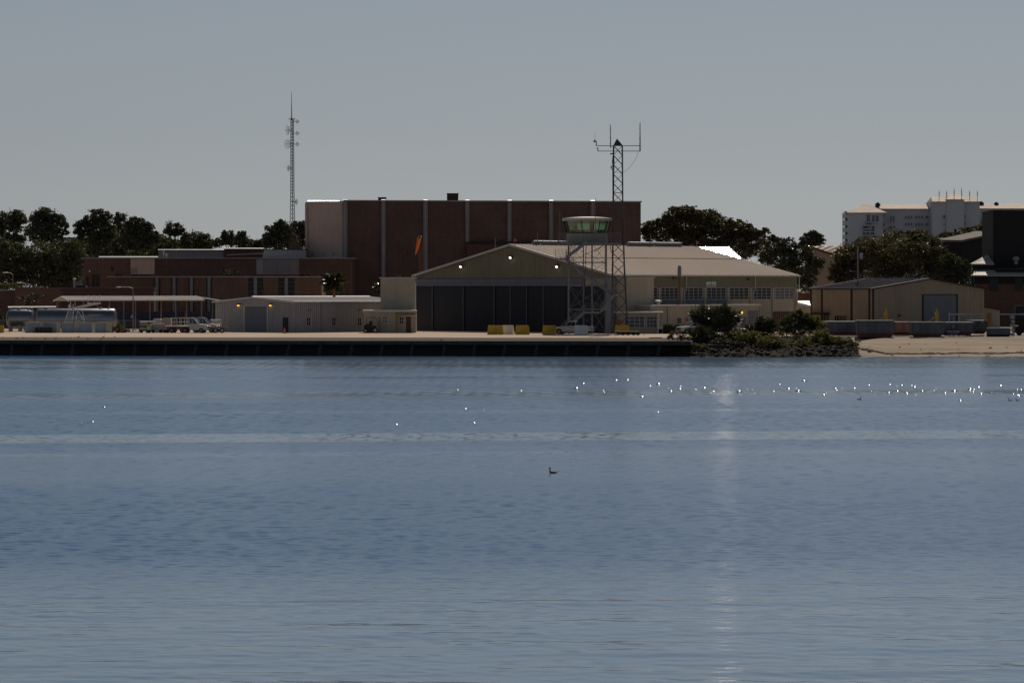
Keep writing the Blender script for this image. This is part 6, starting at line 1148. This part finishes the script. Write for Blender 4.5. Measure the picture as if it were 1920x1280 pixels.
# chain link fence with posts
fe = thing('wire_fence', 'thin wire fence with steel posts in front of the tanks', 'fence', G(130, 502)); Y = 502; mb = MB(); mb.bar(P(-40, 600, Y), P(263, 600.5, Y), .06); mb.build('top_rail', M['steel'], fe)
for k in range(12): mb = MB(); p = -36 + 27 * k; mb.bar(G(p, Y), P(p, 599.5, Y), .08); mb.build('post', M['steel'], fe)
mb = MB()
for k in range(150): x = X(-38 + 2 * k, Y); mb.bar((x, Y + .04, GZ + .05), (x + .9, Y + .04, Z(600.5, Y)), .008); mb.bar((x + .9, Y + .05, GZ + .05), (x, Y + .05, Z(600.5, Y)), .008)
mb.build('mesh', M['steel'], fe, kind='stuff')
# light poles
lp = thing('light_pole', 'slim grey light pole with one long arm before the carport', 'street lamp', G(249.5, 505)); Y = 505; mb = MB(); mb.tube(G(249.5, Y), P(249.5, 540, Y), .1, .06, 8); mb.build('pole', M['steel'], lp); mb = MB(); mb.path([P(249.5, 541, Y), P(244, 538.5, Y), P(228, 538, Y)], .05, 5); mb.build('arm', M['steel'], lp); mb = MB(); mb.ball(P(222, 538, Y), .4, .16, .09, 10, 5); mb.build('lamp_head', M['offwhite'], lp); mb = MB(); mb.box(X(245.5, Y), X(248, Y), Y - .15, Y + .1, Z(596, Y), Z(591, Y)); mb.build('meter_box', M['shed'], lp)
for px, ph, lab in ((46, 531, 'grey cobra head street lamp before the dark trees, right of two'), (20, 512, 'grey cobra head street lamp before the dark trees, left of two and higher')):
    t = thing('street_lamp', lab, 'street lamp', G(px, 580)); Y = 580; mb = MB(); mb.tube(G(px + 4, Y), P(px + 4, ph + 2, Y), .1, .06, 8); mb.build('pole', M['steel'], t); mb = MB(); mb.path([P(px + 4, ph + 3, Y), P(px, ph, Y), P(px - 8, ph - 1, Y)], .06, 5); mb.build('arm', M['steel'], t); mb = MB(); mb.ball(P(px - 10, ph - 1, Y), .5, .2, .12, 8, 5); mb.build('lamp_head', M['offwhite'], t)
# small plant by the bins
tree('weed_clump', 'scraggly green weeds at the right end of the storage bins', 'plant', 498, [(222, 614, 6, 9), (217, 618, 7, 6), (228, 619, 6, 5)], 420, .3, 'scrub', None, (221, .05), blade=True, seed=71)
sk_ = thing('scrap_heap', 'dark low heap of scrap between the bins and the tug tractor', 'scrap', G(228, 500)); mb = MB()
for k in range(14): px = RNG.uniform(208, 246); mb.ball(G(px, 500 + RNG.uniform(-.4, .6), GZ + .2), RNG.uniform(.15, .5), .3, RNG.uniform(.15, .45), 7, 4)
mb.build('lump', M['dark'], sk_); pp = MB(); pp.box(X(237, 498), X(260, 498), 498, 498.5, GZ + .04, GZ + .2); o = pp.build('white_board', M['white']); tag(o, 'long low white board lying right of the scrap heap', 'board')
# forklift
fk = thing('forklift', 'dark green forklift with an overhead guard parked before the cream porch', 'forklift', G(699, 496)); Y = 496
mb = MB(); mb.prism([P(681, 623, Y), P(682, 611, Y), P(688, 606, Y), P(695, 610, Y), P(705, 611, Y), P(708, 621, Y), P(706, 623, Y)], (0, 1.2, 0)); mb.build('body', M['scrubpaint' if 'scrubpaint' in M else 'dark'], fk)
for p, r_ in ((685, .32), (703.5, .4)): mb = MB(); mb.lathe((X(p, Y), Y - .1, GZ + r_ + .026), [(r_ * .4, 0), (r_, .02), (r_, .25), (r_ * .4, .28)], 14, 'y'); w_ = mb.build('wheel', M['black'], fk); mb = MB(); mb.lathe((X(p, Y), Y - .115, GZ + r_ + .026), [(.03, 0), (r_ * .55, .01), (r_ * .55, .1)], 10, 'y'); mb.build('rim', M['binside'], w_)
mb = MB()
for d in (.05, 1.15):
    mb.path([P(687, 607, Y + d), P(687.5, 596, Y + d), P(690, 595, Y + d), P(704, 595, Y + d), P(707, 600, Y + d), P(708, 612, Y + d)], .045, 5); mb.bar(P(698, 595, Y + d), P(698, 610, Y + d), .06)
for k in range(6): p = 689 + 3 * k; mb.bar(P(p, 595, Y + .05), P(p, 595, Y + 1.15), .06)
mb.build('overhead_guard', M['darksteel'], fk)
mb = MB(); mb.box(X(692, Y), X(697, Y), Y + .3, Y + .9, Z(610, Y), Z(602, Y)); mb.build('seat', M['black'], fk); mb = MB()
for d in (.15, .95): mb.bar(G(711, Y + d, GZ + .1), P(711, 594, Y + d), .14); mb.bar(G(714, Y + d, GZ + .1), P(714, 596, Y + d), .1)
for y in (596, 606, 616): mb.bar(P(711, y, Y + .15), P(711, y, Y + .95), .12)
mb.build('mast', M['darksteel'], fk); mb = MB()
for d in (.25, .85): mb.box(X(714, Y), X(724, Y), Y + d - .06, Y + d + .06, GZ + .08, GZ + .14)
mb.build('fork', M['darksteel'], fk); mb = MB(); mb.ball(P(681, 615.5, Y - .03), .07, .04, .07, 8, 5); mb.build('lamp', M['white'], fk)
# cones
def cone(label, px, Y, h):
    t = thing('traffic_cone', label, 'traffic cone', G(px, Y)); mb = MB(); mb.lathe(G(px, Y, GZ + .06), [(.2, 0), (.13, h * .4), (.05, h - .06), (.03, h)], 10); mb.build('cone_body', M['orange'], t); mb = MB(); mb.box(X(px, Y) - .26, X(px, Y) + .26, Y - .26, Y + .26, GZ + .026, GZ + .058); mb.build('base', M['black'], t)
cone('orange traffic cone before the dark door of the grey shed', 533.5, 493, .85)
# dark float and mat on the apron
fo = thing('dark_float', 'stack of dark frames and rubber fenders lying before the yellow barrier by the lattice mast', 'float', G(1177, 473)); Y = 473
for k, (z0, z1, a, b, mm) in enumerate(((.14, .26, 1154, 1200, 'black'), (.3, .42, 1157, 1199, 'dark'), (.47, .6, 1153, 1198, 'wood'))):
    mb = MB(); mb.box(X(a, Y), X(b, Y), Y - .8, Y + 1.2, GZ + z0, GZ + z1); mb.build('layer', M[mm], fo)
for p in (1158, 1168, 1178, 1188, 1196): mb = MB(); mb.ball(G(p, Y - .3, GZ + .27), .3, .7, .24, 10, 5); mb.build('fender', M['black'], fo)
mb = MB(); mb.ball(G(1156, Y - .8, GZ + .2), .3, .2, .14, 8, 4); mb.build('rope_coil', M['offwhite'], fo); mb = MB(); mb.ball(G(1208, Y, GZ + .16), .16, .16, .1, 8, 4); mb.build('buoy', M['offwhite'], fo)
ma = thing('rubber_mat', 'thin dark strip of matting near the end of the quay', 'mat', G(1229, 447)); mb = MB(); 
for k in range(5): mb.box(X(1217 + 5 * k, 447), X(1221.6 + 5 * k, 447), 446.3, 447.3, GZ + .027, GZ + .12)
mb.build('mat_strip', M['dark'], ma)
hd = thing('clipped_hedge', 'dark clipped hedge below the annex wall left of the largest bush', 'hedge', G(1272, 489)); r_ = np.random.default_rng(5); n = 7000; lo2, hi2 = np.array([X(1244, 489), 488.6, GZ]), np.array([X(1302, 489), 490.4, Z(608.5, 489)]); p = r_.uniform(lo2, hi2, (n, 3)); a = r_.normal(size=(n, 3)) * .09; b = r_.normal(size=(n, 3)) * .06
link('foliage', npmesh('foliage', np.stack([p - a, p + b, p + a, p - b], 1).reshape(-1, 3) - np.array(hd.location), 4, M['bush']), hd); mb = MB(); mb.box(lo2[0] + .1, hi2[0] - .1, lo2[1] + .15, hi2[1] - .15, GZ, hi2[2] - .15); mb.build('inner_branches', M['bark'], hd)
for lab, p, mm in (('yellow barrel at the foot of the annex door behind the glossy plant, left of two', 1408, 'yellow'), ('yellow barrel behind the glossy plant, right of two', 1416, 'yellow'), ('orange brown drum between the medium and the wide bush', 1464, 'oldwood')):
    t = thing('barrel', lab, 'barrel', G(p, 470)); mb = MB(); mb.lathe(G(p, 470), [(.28, 0), (.31, .02), (.31, .3), (.33, .32), (.31, .34), (.31, .62), (.33, .64), (.31, .66), (.31, .95), (.27, .97)], 14); mb.build('drum', M[mm], t); mb = MB(); mb.lathe(G(p, 470, GZ + .972), [(.27, 0), (.27, .02), (.05, .03)], 14); mb.build('lid', M[mm], t)
# ---------------- pontoons, yellow winches, timber frame
PGp = 'old pontoons drawn up on the sand'
def pontoon(lab, p0, p1, yt, yb_, Y, mm='hull', rake=.5, d=5.0, red=True, rz=0.0):
    t = thing('pontoon', lab, 'pontoon', G((p0 + p1) / 2, Y + d / 2, GZ), PGp); a, b = X(p0, Y), X(p1, Y); zt = Z(yt, Y); zb = max(Z(yb_, Y), GZ - .4); zm = zb + (zt - zb) * .27
    f = lambda x0, x1, z0, z1, e0, e1, o: [(x0 + e0, Y + o, z0), (x1 - e0, Y + o, z0), (x1 - e1, Y + o, z1), (x0 + e1, Y + o, z1)]
    mb = MB(); mb.prism(f(a, b, zm + .002, zt, rake * .25, 0, 0), (0, d, 0)); mb.build('hull', M[mm], t)
    mb = MB(); mb.prism(f(a, b, zb, zm, rake, rake * .25, .02), (0, d - .04, 0)); mb.build('bottom', M['hullred' if red else 'dark'], t)
    mb = MB(); mb.box(a - .06, b + .06, Y - .08, Y + d + .08, zt + .003, zt + .12); mb.build('deck_rim', M['conc' if mm == 'hull' else 'pink'], t)
    n = max(2, int((b - a) / 2.2))
    for k in range(n + 1): x = a + rake * .3 + (b - a - rake * .6) * k / n; mb = MB(); mb.box(x - .06, x + .06, Y - .06, Y - .004, zm + .05, zt - .02); mb.build('stiffener', M['darksteel' if k % 3 == 0 else mm], t)
    return t
pontoon('blue grey pontoon, leftmost on the sand behind the yucca bush', 1549, 1634, 604, 629, 462); pontoon('grey pontoon standing nearest the water below the left yellow winch', 1607, 1677, 602, 632.5, 456.5, rake=.4, d=3); pontoon('faded pink pontoon between two grey ones', 1677, 1712, 605, 629, 463, 'pink', .1); pontoon('dark grey pontoon with stiffeners below the right yellow winch', 1708, 1772, 605, 633, 456.5, rake=.8, d=3); pontoon('long grey pontoon to the right behind a mooring float', 1766, 1826, 605.5, 629, 461); pontoon('blue grey pontoon beside the orange timber post', 1822, 1852, 602, 626, 466); pontoon('low grey concrete box right of the orange timber post', 1853, 1894, 616, 631, 460, red=False, rake=.05, d=2)
def winch(lab, px, Y):
    t = thing('yellow_winch', lab, 'winch', G(px, Y), 'yellow winch posts behind the pontoons'); mb = MB(); mb.prism([P(px - 2.6, 606, Y), P(px + 2.6, 606, Y), P(px + 2.8, 594, Y), P(px + 4, 588, Y), P(px + 1.2, 584, Y), P(px + .6, 578, Y), P(px - .8, 578, Y), P(px - 1.4, 584, Y), P(px - 3.6, 588, Y), P(px - 2.6, 594, Y)], (0, .5, 0)); mb.build('head_post', M['yellow'], t)
    for s, x in ((-1, px - 18), (1, px + 8)): mb = MB(); mb.bar(P(px + s * 2, 593, Y + .25), P(x, 604, Y + .25), .1); mb.build('stay', M['yellow'] if s < 0 else M['steel'], t)
    mb = MB(); mb.box(X(px, Y) - .3, X(px, Y) + .3, Y - .1, Y + .6, GZ, Z(606, Y)); mb.build('base', M['rust'], t)
winch('yellow winch post above the leftmost large pontoon', 1662, 468); winch('yellow winch post left of the warehouse roll door', 1757, 468)
fr = thing('timber_frame', 'grey pipe gantry on posts with an orange timber post and diagonal brace', 'gantry', G(1850, 466)); Y = 466
for p0, p1, w_ in ((1778, 1853, .22), (1862, 1925, .2)): mb = MB(); mb.bar(P(p0, 589, Y), P(p1, 589, Y), w_); mb.build('top_pipe', M['conc'], fr)
for p, y1_ in ((1780, 604), (1788, 604), (1798, 604), (1820, 604), (1899, 590)): mb = MB(); mb.bar(G(p, Y), P(p, 589.5, Y), .12); mb.build('post', M['conc'], fr)
mb = MB(); mb.box(X(1851, Y), X(1858.5, Y), Y - .25, Y + .25, GZ, Z(585.5, Y)); mb.build('timber_post', M['oldwood'], fr); mb = MB(); mb.bar(P(1824, 624, Y - .4), P(1852, 594, Y - .4), .18); mb.build('brace', M['wood'], fr)
for k in range(5): mb = MB(); mb.box(X(1894 + (k % 2) * 2, Y), X(1902, Y), Y - .3, Y + .3, Z(629 - 8 * k, Y), Z(624 - 8 * k, Y)); mb.build('step_block', M['conc'], fr)
lg = thing('driftwood_planks', 'pale planks lying on the sand before the diagonal brace', 'planks', G(1818, 458)); 
for k in range(4): mb = MB(); mb.bar(G(1795 + 8 * k, 458 + .3 * k, GZ + .06 + .04 * k), G(1838 + 3 * k, 458.4 + .5 * k, GZ + .1 + .05 * k), .22, .08); mb.build('plank', M['wood'], lg)
mf = thing('mooring_float', 'grey upturned skiff on the sand before the long pontoon', 'boat', G(1788, 459)); Y = 459; mb = MB(); mb.prism([P(1777, 622, Y), P(1780, 629, Y), P(1796, 629, Y), P(1799, 622, Y)], (0, 1.2, 0)); mb.build('hull', M['hull'], mf); mb = MB(); mb.box(X(1776.5, Y), X(1799.5, Y), Y - .05, Y + 1.25, Z(622, Y) + .003, Z(620.8, Y)); mb.build('gunwale', M['conc'], mf); mb = MB(); mb.box(X(1786, Y), X(1790, Y), Y + .2, Y + .8, Z(620.7, Y), Z(612, Y)); mb.build('console', M['darksteel'], mf)
dg = thing('dark_green_truck', 'dark green truck cut by the right edge beside the timber frame', 'truck', G(1922, 475)); Y = 474
mb = MB(); mb.prism([P(1904, 624, Y), P(1903, 598, Y), P(1906, 573, Y), P(1950, 573, Y), P(1950, 624, Y)], (0, 2.2, 0)); mb.build('body', M['darkgreen' if 'darkgreen' in M else 'charcoal'], dg); mb = MB(); mb.box(X(1909, Y), X(1930, Y), Y - .03, Y - .003, Z(590, Y), Z(577, Y)); mb.build('window', M['glass'], dg)
for p in (1911, 1940): mb = MB(); mb.lathe((X(p, Y), Y - .12, GZ + .45), [(.2, 0), (.45, .02), (.45, .25), (.2, .28)], 14, 'y'); mb.build('wheel', M['black'], dg)
mb = MB(); mb.box(X(1903.5, Y), X(1909, Y), Y - .06, Y - .004, Z(612, Y), Z(609, Y)); mb.build('headlight', M['white'], dg)
lvt = thing('sand_debris', 'driftwood branch lying at the right end of the stones', 'driftwood', G(1612, 436)); mb = MB(); mb.path([G(1604, 437, 1.35), G(1610, 437, 1.6), G(1616, 437, 1.45)], .07, 5, .5); mb.path([G(1609, 437, 1.55), G(1620, 436.5, 1.85)], .05, 5, .5); mb.build('branch', M['wood'], lvt)
# ---------------- birds
def bird(label, px, py, mm='bird', facing=-1, s=1.0, up_neck=True, body='birdb', name='water_bird', cat='bird', z=None, Y=None):
    if Y is None: Y = H * F / (py - HOR)
    t = thing(name, label, cat, (X(px, Y), Y, 0 if z is None else z)); b = MB(); z0 = 0 if z is None else z; f = facing; x0 = X(px, Y)
    vs = []; prof = [(-.27, .02, .10), (-.2, .065, .1), (-.08, .11, .085), (.06, .12, .08), (.16, .09, .09), (.22, .04, .11)]; n = 10
    for xx, r_, zc in prof:
        for i in range(n): an = 2 * math.pi * i / n; vs.append((x0 + f * xx * s, Y + math.cos(an) * r_ * s, z0 + (zc - .05 + math.sin(an) * r_ * .8) * s))
    b.add(vs, [(k * n + i, k * n + (i + 1) % n, k * n + n + (i + 1) % n, k * n + n + i) for k in range(5) for i in range(n)]); b.build('body', M[body], t, smooth=True)
    b = MB(); b.path([(x0 + f * .17 * s, Y, z0 + .08 * s), (x0 + f * .21 * s, Y, z0 + .2 * s), (x0 + f * .2 * s, Y, z0 + .31 * s)], .045 * s, 7, .75); b.ball((x0 + f * .215 * s, Y, z0 + .34 * s), .055 * s, .045 * s, .045 * s, 8, 6); hd_ = b.build('neck_and_head', M[mm], t, smooth=True)
    b = MB(); b.tube((x0 + f * .25 * s, Y, z0 + .34 * s), (x0 + f * .35 * s, Y, z0 + .33 * s), .018 * s, .004 * s, 6); b.build('bill', M['yellow'], hd_); b = MB(); b.prism([(x0 - f * .24 * s, Y - .03 * s, z0 + .07 * s), (x0 - f * .24 * s, Y + .03 * s, z0 + .07 * s), (x0 - f * .36 * s, Y + .02 * s, z0 + .11 * s), (x0 - f * .36 * s, Y - .02 * s, z0 + .11 * s)], (0, 0, .02 * s)); b.build('tail', M[body], t); return t
bird('brown bodied water bird with an upright dark neck swimming alone on the open water', 1037, 886.5, s=.72)
bird('small dark bird on the water below the right hand sparkles', 1611, 749, 'bird', 1, .62, body='bird'); bird('tiny dark bird on the water near the bank', 1277, 673, 'bird', 1, .5, body='bird'); bird('dark bird swimming near the right edge, left of two', 1894, 751, 'bird', -1, .55, body='bird'); bird('dark bird swimming near the right edge, right of two', 1908, 751, 'bird', -1, .55, body='bird')
BL = ['small dark bird on the quay top nearest the left edge of the photo', 'small dark bird on the quay below the yellow block, second from the left edge', 'small pale bird on the quay below the left end of the longest storage bin', 'small dark bird on the quay in front of the dark crate, left of two', 'pale bird close to the quay edge below the dark crate', 'small dark bird near the quay edge below the joint right of the longest bin', 'pale bird near the quay edge below the second storage bin', 'small dark bird far back on the sunlit apron before the third storage bin', 'small dark bird at the quay edge below the third storage bin, left of two', 'pale bird at the quay edge below the third storage bin, right of two', 'small dark bird at the quay edge below the right end bin', 'small dark bird back on the sunlit apron before the right end bin', 'small dark bird back on the apron right of the storage bins by the weeds', 'pale bird on the quay edge below the green cart', 'lone small dark bird on the quay edge below the hangar doors']
for k, (px, yy_) in enumerate(((6, 445), (31, 438), (44, 441), (66, 436), (85, 434), (104, 436), (135, 433), (147, 452), (165, 432), (170, 435), (190, 431), (194, 452), (216, 450), (282, 434), (828, 424))):
    bird(BL[k], px, 0, 'bird', 1 if k % 2 else -1, .6, body='bird' if k % 3 else 'white', name='gull', z=GZ + .08, Y=yy_ if px < 400 else 424)['group'] = 'small birds along the quay'
# ---------------- wavelets that carry the sun glitter
pts = [(1235, 720), (1253, 727), (1276, 724), (1275, 729), (1305, 730), (1321, 727), (1333, 736), (1378, 722), (1366, 733), (1386, 734), (1389, 740), (1411, 730), (1451, 733), (1462, 721), (1479, 728), (1493, 727), (1497, 733), (1567, 728), (1569, 731), (1579, 728), (1602, 728), (1630, 722), (1669, 720), (1682, 723), (1691, 722), (1667, 736), (1683, 733), (1700, 735), (1701, 737), (1717, 740), (1755, 727), (1752, 731), (1773, 736), (1841, 737), (1840, 738), (1801, 751), (1877, 723), (1915, 730), (1909, 741), (1860, 735), (1825, 734), (1131, 731), (1133, 735), (1081, 728), (1094, 719), (1155, 713), (1177, 712), (977, 732), (858, 730), (873, 766), (907, 769), (889, 792), (743, 795), (320, 710), (195, 763), (152, 791), (173, 790), (1234, 772), (1338, 734), (1258, 733), (1640, 738), (1730, 733), (1790, 733), (1900, 738), (1545, 740), (1508, 714)]
rw = np.random.default_rng(9); pts += [(rw.uniform(1200, 1920), 728 + rw.normal() * 6) for _ in range(14)]
mb = MB(); hv = (sd + Vector((0, -1, .02)).normalized()).normalized(); tilt = math.asin(-hv.y)
for k, (px, py) in enumerate(pts):
    Y = H * F / (py + .5 - HOR); x = X(px, Y); r0 = rw.choice([.06, .09, .13, .19], p=[.25, .3, .27, .18]) * (1 if px > 1000 else .7); Rc = r0 / math.tan(R(26)) * 1.15; n = 14; vs = []; prof = [0, 11, 20, 29, 37, 45]
    for a in prof[1:]:
        for i in range(n): an = 2 * math.pi * i / n; rr = Rc * math.sin(R(a)); vs.append((x + rr * math.cos(an), Y + rr * math.sin(an), Rc * (math.cos(R(a)) - math.cos(R(45))) - .015))
    c0 = len(vs); vs.append((x, Y, Rc * (1 - math.cos(R(45))) + .01)); m_ = len(prof) - 1
    mb.add(vs, [(c0, i, (i + 1) % n) for i in range(n)] + [(q_ * n + i, (q_ + 1) * n + i, (q_ + 1) * n + (i + 1) % n, q_ * n + (i + 1) % n) for q_ in range(m_ - 1) for i in range(n)])
mb.build('wavelets', M['ripple'], kind='stuff', smooth=True)
